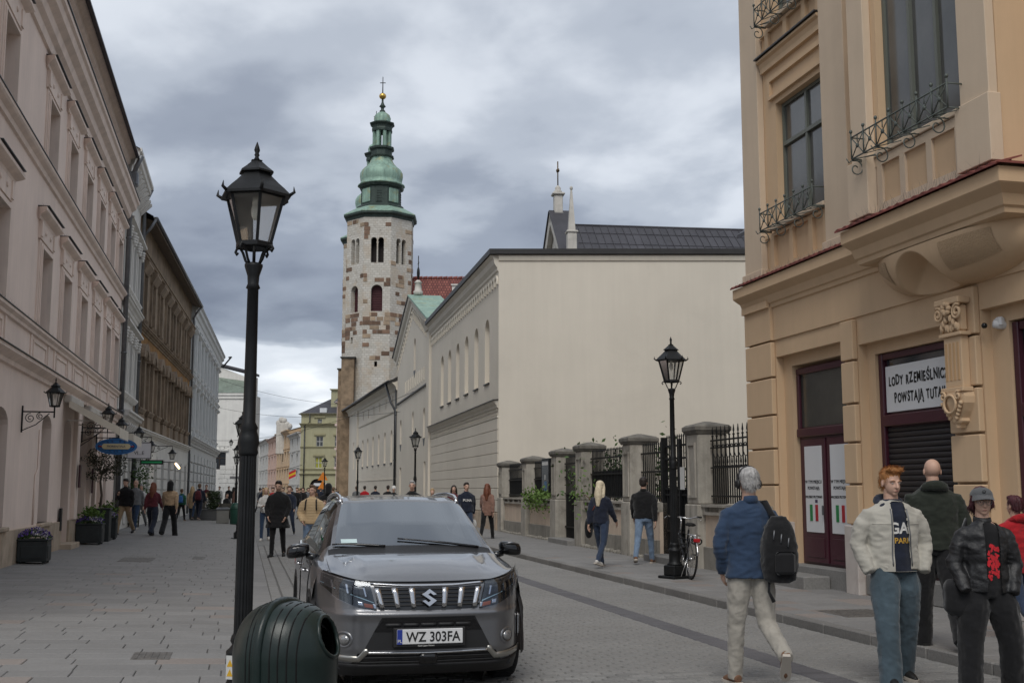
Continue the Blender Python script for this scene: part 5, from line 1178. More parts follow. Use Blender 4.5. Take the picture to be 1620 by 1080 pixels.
for s in (-1, 1):
    q = MB(); q.tube([(p[0], -.265, p[1]) for p in scroll(c0+s*.15, 2.75, .06, 1.3, 16, s, 1.0)], .016, 6); q.build('volute', orange_pl, cp)
    for k in range(5): q = MB(); q.ell((c0+s*(.19-.03*k), -.25+.004*k, 2.66-.045*k), (.03, .025, .03), 8, 6); q.build('acanthus_leaf', orange_pl, cp)
# security camera
sc = thing('security_camera', 'white dome security camera under the shop lintel at right edge', 'camera', (OX, OY, 0), R(-90))
q = MB(); q.lathe([(.0, -.14), (.055, -.13), (.06, -.05), (.05, .02), (.02, .03)], 14); q.build('body', pm('white_plastic', (.6, .6, .6), .4), sc, loc=(6.80, .06, 3.60), rot=(R(80), 0, R(-30)))
q = MB(); q.ell((0, 0, 0), (.036, .036, .036), 12, 8); q.build('lens', pm('black_lens', (.01, .01, .01), .1), sc, loc=(6.76, -.06, 3.58))
q = MB(); q.bbox(6.78, 6.9, .06, .14, 3.56, 3.68, .02); q.build('mount', MT['white_plastic'], sc)
# building behind the yard whose eave peeks out
yb_ = fwd_pt(1166, 372, 34); Yb = thing('yard_building', 'brown building corner with dark eave peeking behind the orange building', 'building', (yb_.x, yb_.y, 0), R(-90))
m = MB(); m.box(.8, 8, .9, 8, 0, yb_.z-1.0); m.build('wall', pm('brown_yard_wall', (.36, .28, .2), .9), Yb)
m = MB(); m.sweep_profile([(-.9, yb_.z-1.1), (-.8, yb_.z-.95), (-.7, yb_.z-.7), (-.3, yb_.z-.3), (-.2, yb_.z-.05), (-.9, yb_.z)], .6, 8, 0, 0); m.build('cornice', MT['brown_yard_wall'], Yb)
m = MB(); m.add([(0, 0, yb_.z), (8, 0, yb_.z), (8, 3, yb_.z+2.4), (0, 3, yb_.z+2.4), (0, 0, yb_.z-.12), (8, 0, yb_.z-.12), (0, 3, yb_.z+2.28), (8, 3, yb_.z+2.28)], [(0, 1, 2, 3), (4, 6, 7, 5), (0, 4, 5, 1), (0, 3, 6, 4)]); m.build('roof', roof_dark, Yb)
# ================================================================ far end of the street
peach = pm('peach_plaster', (.52, .36, .29), .9, var=.08, streak=.1); orng2 = pm('far_orange_plaster', (.52, .37, .23), .9, var=.08, streak=.1); grn = pm('olive_green_plaster', (.35, .335, .215), .9, var=.07, streak=.08)
lgrey = pm('far_grey_plaster', (.47, .455, .42), .9, var=.08, streak=.12); pinkf = pm('far_pink_plaster', (.60, .47, .43), .9, var=.07, streak=.08); grn_t = pm('olive_trim', (.30, .28, .17), .9, var=.08)
far_glass = glass_mat('far_glass', (.05, .055, .06), .15)
def far_house(p0, p1, vtop, mat, label, name, storeys, nb, roofh=1.5, trim=None, g=None):
    """front from p0=(u,fwd) to p1, eave height from pixel row vtop at p0"""
    a = fwd_pt(p0[0], 774, p0[1]); b = fwd_pt(p1[0], 774, p1[1]); z = fwd_pt(p0[0], vtop, p0[1]).z
    d = Vector((b.x-a.x, b.y-a.y, 0)); L_ = d.length; rot = math.atan2(d.y, d.x)
    t = thing(name, label, 'building', (a.x, a.y, 0), rot, g)
    fh = z/storeys; ops = []; ww = min(1.2, L_/nb*.45)
    for s_ in range(storeys):
        for k in range(nb):
            c = L_*(k+.5)/nb; ops.append((c-ww/2, c+ww/2, s_*fh+(fh*.28 if s_ else .3), s_*fh+fh*.78))
    m = MB(); wall_panel(m, 0, L_, -.1, z, ops, .2); m.build('wall', mat, t)
    for o in ops:
        w_ = window(t, (o[0]+o[1])/2, o[2], o[1]-o[0], o[3]-o[2], 'T', win_white, far_glass, .12)
        q = MB(); q.box(-ww*.7, ww*.7, -.28, -.12, o[3]-o[2]+.12, o[3]-o[2]+.3); q.build('window_hood', trim or mat, w_)
    for s_ in range(1, storeys): q = MB(); q.box(0, L_, -.12, 0, s_*fh-.1, s_*fh+.12); q.build('string_course', trim or mat, t)
    q = MB(); q.sweep_profile(CORN(z-.5, .6, .5), 0, L_, 0, 0); q.build('cornice', trim or mat, t)
    shell(t, 0, L_, 10, z, mat, roof_dark, roofh, .5)
    return t, L_, z
# row receding on the right-hand side of the far street (local x must run so that -y looks at the street)
gD = 152
far_house((457, 163), (473, gD), 690, lgrey, 'narrow grey house between far orange and olive green houses', 'grey_house', 4, 2, 2.0)
far_house((436.5, 178), (456.5, 163.2), 688, orng2, 'far orange house with many windows left of grey house', 'orange_house', 4, 5, 1.5)
far_house((423, 192), (436, 178.2), 697, peach, 'far peach pink house beyond the orange one', 'peach_house', 4, 3, 1.2)
far_house((409, 212), (422.5, 192.2), 702, lgrey, 'farthest pale grey house at the end of the street', 'pale_house', 4, 3, 1.2)
far_house((380, 235), (408, 214), 705, white_pl, 'distant white house closing the view behind the lampposts', 'white_house', 4, 4, 1.2)
# small gable crowning the orange row
c = fwd_pt(446, 686, 170); t = thing('gable_statue', 'weathered carved gable crest above the far orange house', 'gable', (c.x, c.y, c.z-3), -TH)
m = MB(); m.bbox(-.8, 1.0, -.4, .4, 0, 4.6, .1); m.build('block', stone_lt, t)
for k in range(5): q = MB(); q.ell((-.5+.4*k, 0, 4.6+.5*math.sin(k*1.2)), (.45, .4, .5), 8, 6); q.build('carved_crest', stone_lt, t)
# olive green corner house facing us
a = fwd_pt(474, 774, gD); G = thing('olive_green_house', 'olive green corner house with dark mansard roof facing the street', 'building', (a.x, a.y, 0), -TH)
wG = (fwd_pt(545, 774, gD)-a).length; zz = lambda v: fwd_pt(505, v, gD).z; xx = lambda u: (u-474)/(545-474)*wG
ops = [(xx(498.5), xx(509.5), zz(706), zz(690)), (xx(497.5), xx(508.5), zz(740), zz(723)), (xx(500), xx(507), zz(671), zz(662.5), 'seg'), (xx(490), xx(512), .0, zz(757), 'round'), (xx(528), xx(541), zz(740), zz(723)), (xx(528), xx(541), zz(706), zz(690))]
m = MB(); wall_panel(m, 0, wG, -.1, zz(655), ops, .3); m.add([(0, 0, -.1), (0, 12, -.1), (0, 12, zz(655)), (0, 0, zz(655))], [(0, 1, 2, 3)]); m.build('wall', grn, G)
lit = pm('warm_lit_pane', (.30, .30, .05), .3, var=.2)
for i, o in enumerate(ops):
    if o[2] > .5:
        w_ = window(G, (o[0]+o[1])/2, o[2], o[1]-o[0], o[3]-o[2], 'C', win_white, far_glass if i != 1 else lit, .15)
        q = MB(); q.box(-.75, .75, -.3, -.15, o[3]-o[2]+.15, o[3]-o[2]+.38); q.build('window_hood', grn_t, w_)
    else: q = MB(); q.box(o[0], o[1], .28, .3, 0, o[3]); q.build('archway', dark_in, G)
for v, h, o_ in ((672, .45, .45), (707.5, .25, .15), (742.5, .25, .15), (750, .2, .25), (655.5, .3, .3)): q = MB(); q.sweep_profile(CORN(zz(v)-h/2, h, o_), 0, wG, .5, 0); q.build('string_course', grn_t, G)
m = MB(); m.rings([[(-.4, -.3, zz(655)), (wG, -.3, zz(655)), (wG, 10, zz(655)), (-.4, 10, zz(655))], [(xx(513), 3.5, zz(628)), (wG, 3.5, zz(628)), (wG, 7, zz(628)), (xx(513), 7, zz(628))]], False, True); m.build('roof', roof_dark, G)
q = MB(); q.box(xx(503), xx(514), .1, .9, zz(652), zz(645)); q.build('skylight', pm('skylight_white', (.6, .62, .64), .3), G)
m = MB(); m.box(xx(518), wG, 1.5, 6, zz(652), zz(615)); m.box(xx(516), wG, 1.2, 6.3, zz(615), zz(613.5)); m.build('attic_tower', grn, G)
pipe(G, [(xx(480), -.15, zz(672)), (xx(480), -.15, .2)], .08, sheetmetal); pipe(G, [(xx(488), -.3, zz(655)), (xx(488), -.2, zz(668)), (xx(481), -.2, zz(672))], .07, sheetmetal)
# pink house glimpsed beside the tower
a = fwd_pt(530.5, 774, 138); P_ = thing('pink_house', 'narrow pink house glimpsed left of the church tower base', 'building', (a.x, a.y, 0), -TH); zq = lambda v: fwd_pt(537, v, 138).z; wP = 1.4
m = MB(); wall_panel(m, 0, wP+1.5, -.1, zq(637), [(.35, .75, zq(735), zq(715)), (.35, .75, zq(700), zq(680)), (.35, .75, zq(665), zq(650))], .2); m.add([(0, 0, -.1), (0, 10, -.1), (0, 10, zq(637)), (0, 0, zq(637))], [(0, 1, 2, 3)]); m.build('wall', pinkf, P_)
for v in (735, 700, 665): window(P_, .55, zq(v), .4, 1.4, 'T', win_white, far_glass, .1)
for v in (672, 710, 637, 740): q = MB(); q.box(-.2, wP+1.5, -.2, 0, zq(v)-.12, zq(v)+.15); q.build('string_course', pinkf, P_)
m = MB(); m.add([(-.4, -.4, zq(637)), (wP+1.5, -.4, zq(637)), (wP+1.5, 3, zq(622)), (-.1, 3, zq(622))], [(0, 1, 2, 3)]); m.build('roof', roof_dark, P_)
# ================================================================ lamps
def lamp_glass_mat():
    m = bpy.data.materials.new('frosted_lamp_glass'); m.use_nodes = True; t = m.node_tree; L = t.links; t.nodes.clear()
    d = N(t, 'ShaderNodeBsdfTranslucent'); d.inputs[0].default_value = (.95, .95, .92, 1); tr = N(t, 'ShaderNodeBsdfTransparent'); tr.inputs[0].default_value = (.97, .97, .96, 1)
    gl = N(t, 'ShaderNodeBsdfGlossy', i={'Roughness': .1}); mx = N(t, 'ShaderNodeMixShader', i={0: .3}); L.new(tr.outputs[0], mx.inputs[1]); L.new(d.outputs[0], mx.inputs[2])
    fr = N(t, 'ShaderNodeFresnel', i={0: 1.45}); m2 = N(t, 'ShaderNodeMixShader'); L.new(fr.outputs[0], m2.inputs[0]); L.new(mx.outputs[0], m2.inputs[1]); L.new(gl.outputs[0], m2.inputs[2])
    o = N(t, 'ShaderNodeOutputMaterial'); L.new(m2.outputs[0], o.inputs[0]); return m
lglass = lamp_glass_mat(); bulb_m = pm('milky_bulb', (.7, .68, .6), .3, var=0)
def lantern(par, z0, s=1.0, lo=(0, 0)):
    """hexagonal lantern whose bottom ring is at z0"""
    X_, Y_ = lo
    hx = lambda r, z, k, o=0: (X_+r*s*math.cos(R(60*k+30+o)), Y_+r*s*math.sin(R(60*k+30+o)), z0+z*s)
    rb, rt, H = .135, .24, .40
    m = MB()
    m.rings([[hx(rb+a, z, k) for k in range(6)] for a, z in ((.0, -.03), (.02, -.02), (.02, .015), (-.02, .02), (-.02, -.03))], False, False)
    m.rings([[hx(rt+a, z, k) for k in range(6)] for a, z in ((-.02, H-.03), (.01, H-.02), (.01, H), (-.02, H))], False, False)
    for k in range(6): m.bar(hx(rb, 0, k), hx(rt, H, k), .022*s)
    fr = m.build('lantern_frame', iron, par)
    for k in range(6):
        q = MB(); q.add([hx(rb-.004, .02, k), hx(rb-.004, .02, k+1), hx(rt-.004, H-.02, k+1), hx(rt-.004, H-.02, k)], [(0, 1, 2, 3)]); q.build('pane', lglass, fr)
    q = MB(); q.rings([[hx(r, z, k) for k in range(6)] for r, z in ((.20, H-.005), (.295, H-.02), (.295, H+.0), (.24, H+.055), (.19, H+.10), (.125, H+.165), (.115, H+.185), (.145, H+.185), (.145, H+.20), (.10, H+.235), (.05, H+.28), (.045, H+.285), (.05, H+.295), (.02, H+.30))], True, True); q.build('lantern_roof', iron, par)
    for k in range(6):
        a = Vector(hx(.275, H-.012, k)); b = Vector(hx(.325, H+.02, k)); c = Vector(hx(.318, H+.065, k)); q = MB(); q.tube([a, b, c], [.016*s, .013*s, .002], 5); q.build('roof_tip', iron, par)
    q = MB(); q.lathe([(.018*s, 0), (.024*s, .01*s), (.014*s, .03*s), (.022*s, .045*s), (.015*s, .06*s), (.024*s, .085*s), (.018*s, .11*s), (.002, .155*s)], 10, (X_, Y_, z0+(H+.295)*s)); q.build('finial', iron, par)
    q = MB(); q.ell((X_, Y_, z0+(H-.13)*s), (.035*s, .035*s, .07*s), 10, 8); q.tube([(X_, Y_, z0+(H-.07)*s), (X_, Y_, z0+H*s)], .025*s, 8); q.build('bulb', bulb_m, par)
def street_lamp(loc, label, detail=True, rot=0):
    t = thing('street_lamp', label, 'street lamp', loc, rot, 'cast iron street lamps')
    m = MB(); m.bbox(-.21, .21, -.21, .21, 0, .045, .01); m.bbox(-.14, .14, -.14, .14, .045, .22, .015); m.build('base_plate', iron, t)
    n = 24 if detail else 12
    m = MB(); rs = []
    for r, z in ((.125, .22), (.13, .24), (.11, .26), (.10, .28), (.096, .44), (.112, .455), (.112, .48), (.09, .50), (.072, .525), (.085, .55), (.078, .58), (.066, .60)): rs.append([(r*math.cos(2*math.pi*k/n), r*math.sin(2*math.pi*k/n), z) for k in range(n)])
    m.rings(rs, True, True, True, True); m.build('pedestal', iron, t)
    m = MB(); fl = 16 if detail else 8; N_ = fl*4 if detail else 12; rs = []
    for r, z in ((.064, .60), (.060, 1.84)): rs.append([(r*(1-(.09 if detail and k % 4 in (2,) else 0))*math.cos(2*math.pi*k/N_), r*(1-(.09 if detail and k % 4 in (2,) else 0))*math.sin(2*math.pi*k/N_), z) for k in range(N_)])
    m.rings(rs, True, True, True, False); m.build('fluted_shaft', iron, t)
    m = MB(); m.lathe([(.062, 1.84), (.072, 1.86), (.066, 1.89), (.078, 1.93), (.07, 1.98), (.058, 2.02), (.066, 2.04), (.046, 2.08), (.040, 3.05), (.052, 3.06), (.040, 3.09), (.044, 3.15), (.066, 3.22), (.066, 3.235), (.03, 3.25)], n); m.build('upper_shaft', iron, t)
    z0 = 3.38
    for k in range(4):
        a = R(45+90*k); pts = [(.05, 3.235), (.075, 3.27), (.10, 3.33), (.125, 3.365), (.155, 3.365), (.168, 3.34), (.155, 3.32), (.145, 3.335)]
        q = MB(); q.tube([(r*math.cos(a), r*math.sin(a), z) for r, z in pts], .010, 6); q.build('scroll_arm', iron, t)
    q = MB(); q.tube([(0, 0, 3.23), (0, 0, 3.40)], .012, 6); q.build('gas_pipe', iron, t)
    lantern(t, z0, .92)
    return t
street_lamp((.026, 8.42, 0), 'large cast iron street lamp in the left foreground', rot=R(8))
street_lamp((7.23, 18.65, KH), 'black street lamp on right pavement with bicycle against it', rot=R(20))
street_lamp((-.1, 38.6, .0), 'street lamp just left of the foreground lamp post', False, R(15)); street_lamp((-.37, 64, .0), 'farther left street lamp behind the dark green bin', False, R(5)); street_lamp((-.5, 80, 0), 'last lamp of the left row near white gabled building', False, R(9))
street_lamp((7.2, 49.1, KH), 'street lamp before the cream rusticated monastery wall', False); street_lamp((6.6, 68.5, KH), 'street lamp before the low convent wing', False, R(12)); street_lamp((6.3, 92.8, KH), 'farthest street lamp before the olive green house', False, R(3))
# wall lanterns
def wall_lamp(Y, z, out, label, hang=False, xw=XL, tw=0):
    t = thing('wall_lantern', label, 'wall lamp', (xw, Y, z), R(90)+tw, 'iron wall lanterns on the left facades')
    m = MB(); m.bbox(-.02, .02, -.03, 0, -.42, .12, .006); m.build('wall_plate', iron, t)
    m = MB(); m.tube([(0, 0, 0), (0, -out, 0)], .016, 6); m.tube([(0, -.02, -.38), (0, -out*.45, -.26), (0, -out*.85, -.03)], .010, 5); m.build('arm', iron, t)
    for c, r_ in ((.2, .10), (.42, .07)): q = MB(); q.tube([(0, -p[0], p[1]) for p in scroll(c*out/.75, -.13+.04*(c > .3), r_, 1.6, 24, 1, 1.5)], .009, 5); q.build('scroll', iron, t)
    if hang:
        q = MB(); q.tube([(0, -out, 0), (0, -out, -.12)], .01, 5); q.build('chain', iron, t); lantern(t, -.12-.33*.9-.15, .62, (0, -out))
    else:
        q = MB(); q.tube([(0, -out, -.12), (0, -out, .1)], .016, 6); q.build('stem', iron, t); lantern(t, .12, .68, (0, -out))
wall_lamp(24.6, 3.16, .62, 'iron wall lantern on scrolled bracket nearest the viewer'); wall_lamp(33.4, 3.30, .68, 'wall lantern above the blue oval sign', tw=0); wall_lamp(36.6, 3.16, .72, 'wall lantern beyond the blue oval sign'); wall_lamp(42.3, 3.2, .75, 'wall lantern on the drainpipe side of white ornate house')
wall_lamp(46.0, 3.6, .9, 'dark hanging lantern beside the white shop sign', True); wall_lamp(52.5, 3.5, 1.3, 'hanging lantern over the shop with little lights', True); 
wl = fwd_pt(334, 742, 101); wall_lamp(eD[1]-.4, 5.2, 1.2, 'far wall lantern at the end of the pale grey house', xw=eD[0])
# hanging signs
sg = thing('oval_shop_sign', 'blue oval shop sign with cream name plate on iron bracket', 'sign', (XL, 33.2, 2.78), R(90))
m = MB(); n = 40; m.rings([[(yy, -.95+.55*a*math.cos(2*math.pi*k/n), .225*a*math.sin(2*math.pi*k/n)) for k in range(n)] for yy, a in ((-.025, .97), (-.03, 1), (.03, 1), (.025, .97))], True, True); m.build('board', pm('sign_blue', (.028, .14, .36), .5, var=.15), sg)
m = MB(); m.rings([[(-.031-.004*j, -.95+.55*.88*a*math.cos(2*math.pi*k/n), .225*.82*a*math.sin(2*math.pi*k/n)) for k in range(n)] for j, a in ((0, 1), (1, .985), (0, .95))], False, False); m.build('rim_line', pm('sign_navy', (.01, .03, .11), .5), sg)
m = MB(); pts = [(-.95+.30+.075*math.cos(a), .075*math.sin(a)) for a in [R(-90+18*k) for k in range(11)]]+[(-.95-.30+.075*math.cos(a), .075*math.sin(a)) for a in [R(90+18*k) for k in range(11)]]; m.prism(pts, 'x', -.045, -.031); m.build('name_plate', pm('sign_cream', (.55, .48, .30), .6), sg)
for s in (-1, 1):
    q = MB(); q.ell((-.034, -.95+s*.42, 0), (.008, .05, .022), 10, 6); q.build('red_ornament', pm('sign_red', (.25, .03, .03), .5), sg)
    for k in range(7): q = MB(); q.tube([(-.034, -.95+p[0], p[1]) for p in scroll(s*(.06+.06*k-.02), (.135-.006*k*k*.5)*(1 if k % 2 else -1), .022, 1.2, 10)], .006, 4); q.build('scroll_ornament', MT['sign_navy'], sg)
put('lettering', text_mesh('FIORENTINA', .085, MT['sign_navy'], .002), sg, (-.049, -.95, -.03), (R(90), 0, R(-90)))
m = MB(); m.tube([(0, 0, .38), (0, -1.5, .38)], .014, 6); m.tube([(0, 0, .0), (0, -.5, .36)], .01, 5)
m.tube([(0, -.7, .38), (0, -.7, .2)], .008, 5); m.tube([(0, -1.2, .38), (0, -1.2, .2)], .008, 5); m.build('bracket', iron, sg)
for c in (.25, .45): q = MB(); q.tube([(0, -p[0], p[1]) for p in scroll(c, .55, .12, 1.6, 22)], .01, 5); q.build('scroll', iron, sg)
ws = thing('white_shop_sign', 'white square hanging shop sign beyond the oval one', 'sign', (XL, 41.5, 2.66), R(90))
m = MB(); m.bbox(-.05, .05, -1.25, -.45, 0, .56, .01); m.build('board', pm('lightbox_white', (.55, .55, .57), .4), ws)
m = MB(); m.box(-.056, -.05, -1.26, -.44, -.01, .02).box(-.056, -.05, -1.26, -.44, .54, .57).box(-.056, -.05, -1.26, -1.235, .02, .54).box(-.056, -.05, -.465, -.44, .02, .54); m.build('frame', sheetmetal, ws)
put('lettering', text_mesh('VI...E', .17, ink, .002), ws, (-.053, -.85, .14), (R(90), 0, R(-90)))
m = MB(); m.tube([(0, 0, .3), (0, -.45, .3)], .015, 6); m.build('bracket', iron, ws)
gs = thing('green_shop_sign', 'dark sign with green letters under the white shop sign', 'sign', (XL, 43.2, 2.5), R(90))
m = MB(); m.bbox(-.05, .05, -1.55, -.75, .0, .16, .01); m.build('board', ink, gs)
q = MB(); q.box(-.056, -.05, -1.5, -.8, .05, .11); q.build('green_strip', pm('green_neon', (.02, .35, .12), .5), gs); m = MB(); m.tube([(0, 0, .14), (0, -.8, .14)], .014, 6); m.build('bracket', iron, gs)
# string of small lit lamps over the farther shop front
fl = thing('shop_string_lights', 'row of small warm lights above the brown building shop', 'lights', (XL+.25, 54.0, 2.5), R(90)-aC)
m = MB(); m.tube([(-1, -.05, .35), (-.6, -1.2, .3), (1.0, -1.2, .1)], .02, 5); m.build('rail', iron, fl)
for k in range(6): q = MB(); q.ell((-.6+.3*k, -1.2, .24-.03*k), (.045, .045, .06), 8, 6); q.build('bulb', pm('lit_bulb', (1, .72, .4), .3, emit=3, var=0), fl)
# overhead wires
wire = pm('thin_wire', (.03, .03, .03), .7)
def cable(a, b, sag, label):
    m = MB(); a = Vector(a); b = Vector(b); pts = []
    for k in range(17): t = k/16; p = a+(b-a)*t; p.z -= sag*4*t*(1-t); pts.append(p)
    m.tube(pts, .012, 4); tag(m.build('cable', wire), label, 'cable')
cable((-2.2, 100, 8.5), (10.3, 76, 6.8), .6, 'thin cable crossing the street to the low convent wing'); cable((-2.6, 92, 5.4), (9.75, 61.5, 7.3), .9, 'thin cable crossing the street to the cream chapel wall'); cable((-2.2, 100, 10.9), (9.9, 100, 8.9), .5, 'highest thin cable crossing the far street')
# ================================================================ litter bin in the foreground
bin_m = pm('dark_green_bin', (.012, .021, .019), .33, var=.3, vscale=4, bump=.05, bscale=60, spec=.35); bin_in = pm('bin_inside', (.003, .003, .003), .9, var=0)
bt = thing('litter_bin', 'dark green domed litter bin beside the foreground lamp', 'litter bin', (.27, 6.95, 0), R(-30))
RB = .305
def bprof(t):                                               # t 0 bottom .. 1 top
    if t < .6: return RB*(.93+.07*t/.6), .95*.68*t/.6
    a = (t-.6)/.4*math.pi/2; return RB*math.cos(a)**.72 if a < math.pi/2-1e-6 else .0, .95*.68+.95*.32*math.sin(a)
nu, nv = 72, 60; V = []; 
for j in range(nv+1):
    r, z = bprof(j/nv)
    for k in range(nu):
        a = 2*math.pi*k/nu; V.append(Vector((r*math.cos(a), r*math.sin(a)*1.0, z)))
hc, hd = Vector((.25, .02, .75)), Vector((.92, .06, .40)).normalized()
hu = hd.cross(Vector((0, 0, 1))).normalized(); hv = hu.cross(hd)
def inhole(p): d = p-hc; return (d.dot(hu)/.125)**2+(d.dot(hv)/.12)**2 < 1 and d.dot(hd) > -.25
F_ = []
for j in range(nv):
    for k in range(nu):
        f = (j*nu+k, j*nu+(k+1) % nu, (j+1)*nu+(k+1) % nu, (j+1)*nu+k); c = sum((V[i] for i in f), Vector())/4
        if not inhole(c): F_.append(f)
m = MB(); m.add(V, F_, True); m.build('shell', bin_m, bt)
m = MB(); m.add([v*.93 for v in V], [f for f in F_], True); m.build('liner', bin_in, bt)
def surf(dx, dz, ext=1.0):                                   # point on the bin surface along a direction in the hole plane
    p0 = hc+hu*dx+hv*dz-hd*.6; best = None
    for k in range(240):
        p = p0+hd*(k*.005)
        # outer crossing: last inside sample
        z = p.z
        if z > .951: continue
        t = z/(.95*.68)*.6 if z < .95*.68 else .6+.4*math.asin(min(1, (z-.95*.68)/(.95*.32)))/(math.pi/2)
        r, _ = bprof(min(1, t))
        if math.hypot(p.x, p.y) <= r: best = p.copy()
    return best
pts = [surf(.125*math.cos(a), .12*math.sin(a)) for a in [2*math.pi*k/40 for k in range(40)]]
pts = [p for p in pts if p is not None]
m = MB(); m.tube(pts, .013, 8, closed=True); m.build('opening_rim', bin_m, bt)
def rib(x0, rad, name, mt=None):
    pts = []
    for k in range(61):
        a = math.pi*k/60
        # section of the solid of revolution by the plane x = x0
        best = None
        for j in range(260):
            s_ = j/139; y_ = math.cos(a)*.34*s_; z_ = .05+math.sin(a)*.92*s_
            if z_ > .949 or s_ > 1.8: break
            t = z_/(.95*.68)*.6 if z_ < .95*.68 else .6+.4*math.asin(min(1, (z_-.95*.68)/(.95*.32)))/(math.pi/2)
            r, _ = bprof(min(1, t))
            if math.hypot(x0, y_) <= r: best = (x0, y_, z_)
        if best: pts.append(best)
    if len(pts) > 3:
        m = MB(); m.tube(pts, rad, 6); m.build(name, mt or bin_m, bt)
rib(-.02, .030, 'centre_band')
for x0 in (.055, .10, .145, .19, -.07, -.10): rib(x0, .005, 'groove_shade_line', bin_in)  # thin raised black tubes, painting the shade of moulded grooves
m = MB(); m.lathe([(RB*.95, .0), (RB*.97, .04), (RB*.9, .05)], 40); m.build('foot', bin_m, bt)
m = MB(); m.bbox(-.32, -.26, -.03, .03, .45, .62, .01); m.build('hinge', bin_m, bt)
# small warning stickers on the lamp pedestal
st = MB(); st.box(-.03, .03, 0, .003, 0, .16); s_ = st.build('warning_sticker', pm('white_sticker', (.5, .5, .48), .6), None, loc=(-.055, 8.335, .30), rot=R(-30)); tag(s_, 'small white sticker with yellow warnings on the lamp pedestal', 'sticker')
for z in (.02, .085): q = MB(); q.add([(-.024, -.001, z), (.024, -.001, z), (0, -.001, z+.05)], [(0, 1, 2)]); q.build('yellow_triangle', pm('warning_yellow', (.55, .32, .02), .6), s_)
# ================================================================ planters
pl_m = pm('dark_planter_wood', (.026, .031, .032), .6, var=.2, vscale=5)
fl_v = pm('violet_flower', (.10, .05, .26), .7, var=.3, vscale=20); fl_w = pm('white_flower', (.62, .60, .58), .7); 
def planter(x, y, w, h, label, seed, fl=1, green=0, tree=0, z=None):
    z = gz(x) if z is None else z
    t = thing('planter', label, 'planter', (x, y, z), 0, 'square flower planters along the pink building')
    m = MB(); m.bbox(-w/2, w/2, -w/2, w/2, .04, h, .012); m.build('box', pl_m, t)
    for sx, sy, nm in ((0, -1, 'front_panel'), (1, 0, 'side_panel'), (-1, 0, 'side_panel')):
        q = MB(); a = w/2-.07
        if sx == 0: q.bbox(-a, a, -w/2-.012, -w/2+.01, .10, h-.10, .008)
        else: q.bbox(sx*(w/2+.001)-.012, sx*(w/2+.001)+.012, -a, a, .10, h-.10, .008)
        q.build(nm, pl_m, t)
    q = MB(); q.bbox(-w/2-.02, w/2+.02, -w/2-.02, w/2+.02, h, h+.035, .01); q.build('rim', pl_m, t)
    for sx in (-1, 1):
        for sy in (-1, 1): q = MB(); q.box(sx*(w/2-.06)-.03, sx*(w/2-.06)+.03, sy*(w/2-.06)-.03, sy*(w/2-.06)+.03, 0, .04); q.build('foot', pl_m, t)
    dome = lambda r_, k=1: (lambda a, b: (a, b, h+.05+k*(.17*(1-(a*a+b*b)/(w*w*.36)))*r_.random()**.4))(r_.uniform(-w*.52, w*.52), r_.uniform(-w*.52, w*.52))
    leaves(700, dome, .03, seed).build('foliage', leaf_m, t, fix=False)
    leaves(360, lambda r_: (lambda p: (p[0], p[1], p[2]+.05))(dome(r_)), .026, seed+1).build('violet_flowers', fl_v, t, fix=False); leaves(230, lambda r_: (lambda p: (abs(p[0])*.9+.0, p[1], p[2]+.05))(dome(r_)), .024, seed+2).build('white_flowers', fl_w, t, fix=False)
    if green: leaves(500, lambda r_: (r_.gauss(.0, w*.2), r_.gauss(.05, w*.2), h+.2+r_.gauss(.06, .1)), .05, seed+3).build('bright_leaves', leaf_l, t, fix=False)
planter(-4.05, 24.75, .56, .45, 'dark square planter of violet and white flowers at lower left', 20); planter(-4.0, 32.95, .66, .52, 'dark planter with bright leaves before pink building doors', 30, green=1); planter(-3.9, 36.2, .5, .6, 'dark flower planter beyond the potted tree', 40, green=1)
# potted olive tree
ot = thing('potted_tree', 'small round-crowned olive tree in tall dark pot under the awnings', 'tree', (-4.0, 34.9, gz(-4)))
m = MB(); m.bbox(-.3, .3, -.3, .3, 0, .88, .015); m.build('pot', pl_m, ot); q = MB(); q.bbox(-.32, .32, -.32, .32, .88, .93, .01); q.build('pot_rim', pl_m, ot)
m = MB(); m.tube([(0, 0, .9), (.03, .02, 1.3), (-.02, 0, 1.7), (.04, 0, 2.05)], [.04, .035, .03, .025], 7); rt = random.Random(12)
for k in range(14): a = rt.uniform(0, 6.3); m.tube([(.03, 0, 1.8+rt.random()*.25), (.25*math.cos(a), .25*math.sin(a), 2.1+rt.uniform(-.1, .2)), (.55*math.cos(a), .5*math.sin(a), 2.2+rt.uniform(-.25, .4))], [.015, .010, .004], 5)
m.build('trunk', pm('olive_bark', (.12, .10, .08), .9), ot)
def crown(r_):
    while True:
        p = Vector((r_.uniform(-1, 1), r_.uniform(-1, 1), r_.uniform(-1, 1)))
        if .25 < p.length < 1 and mnoise.noise(p*2.3+Vector((3, 1, 2))) > -.12: return (p.x*.72, p.y*.7, 2.18+p.z*.5)
leaves(1700, crown, .035, 77).build('crown', pm('olive_leaf', (.062, .066, .040), .7, var=.35, vscale=5), ot, fix=False)
# green climber by the white house
gp = thing('green_shrub', 'green leafy shrub growing beside the second drainpipe', 'shrub', (-4.0, 47.6, gz(-4)))
leaves(900, lambda r_: (r_.gauss(0, .22), r_.gauss(0, .3), abs(r_.gauss(1.6, .55))), .06, 91).build('foliage', leaf_m, gp, fix=False); q = MB(); q.tube([(0, 0, 0), (.05, 0, 1), (0, .1, 2)], [.03, .02, .01], 6); q.build('stem', MT['olive_bark'], gp)
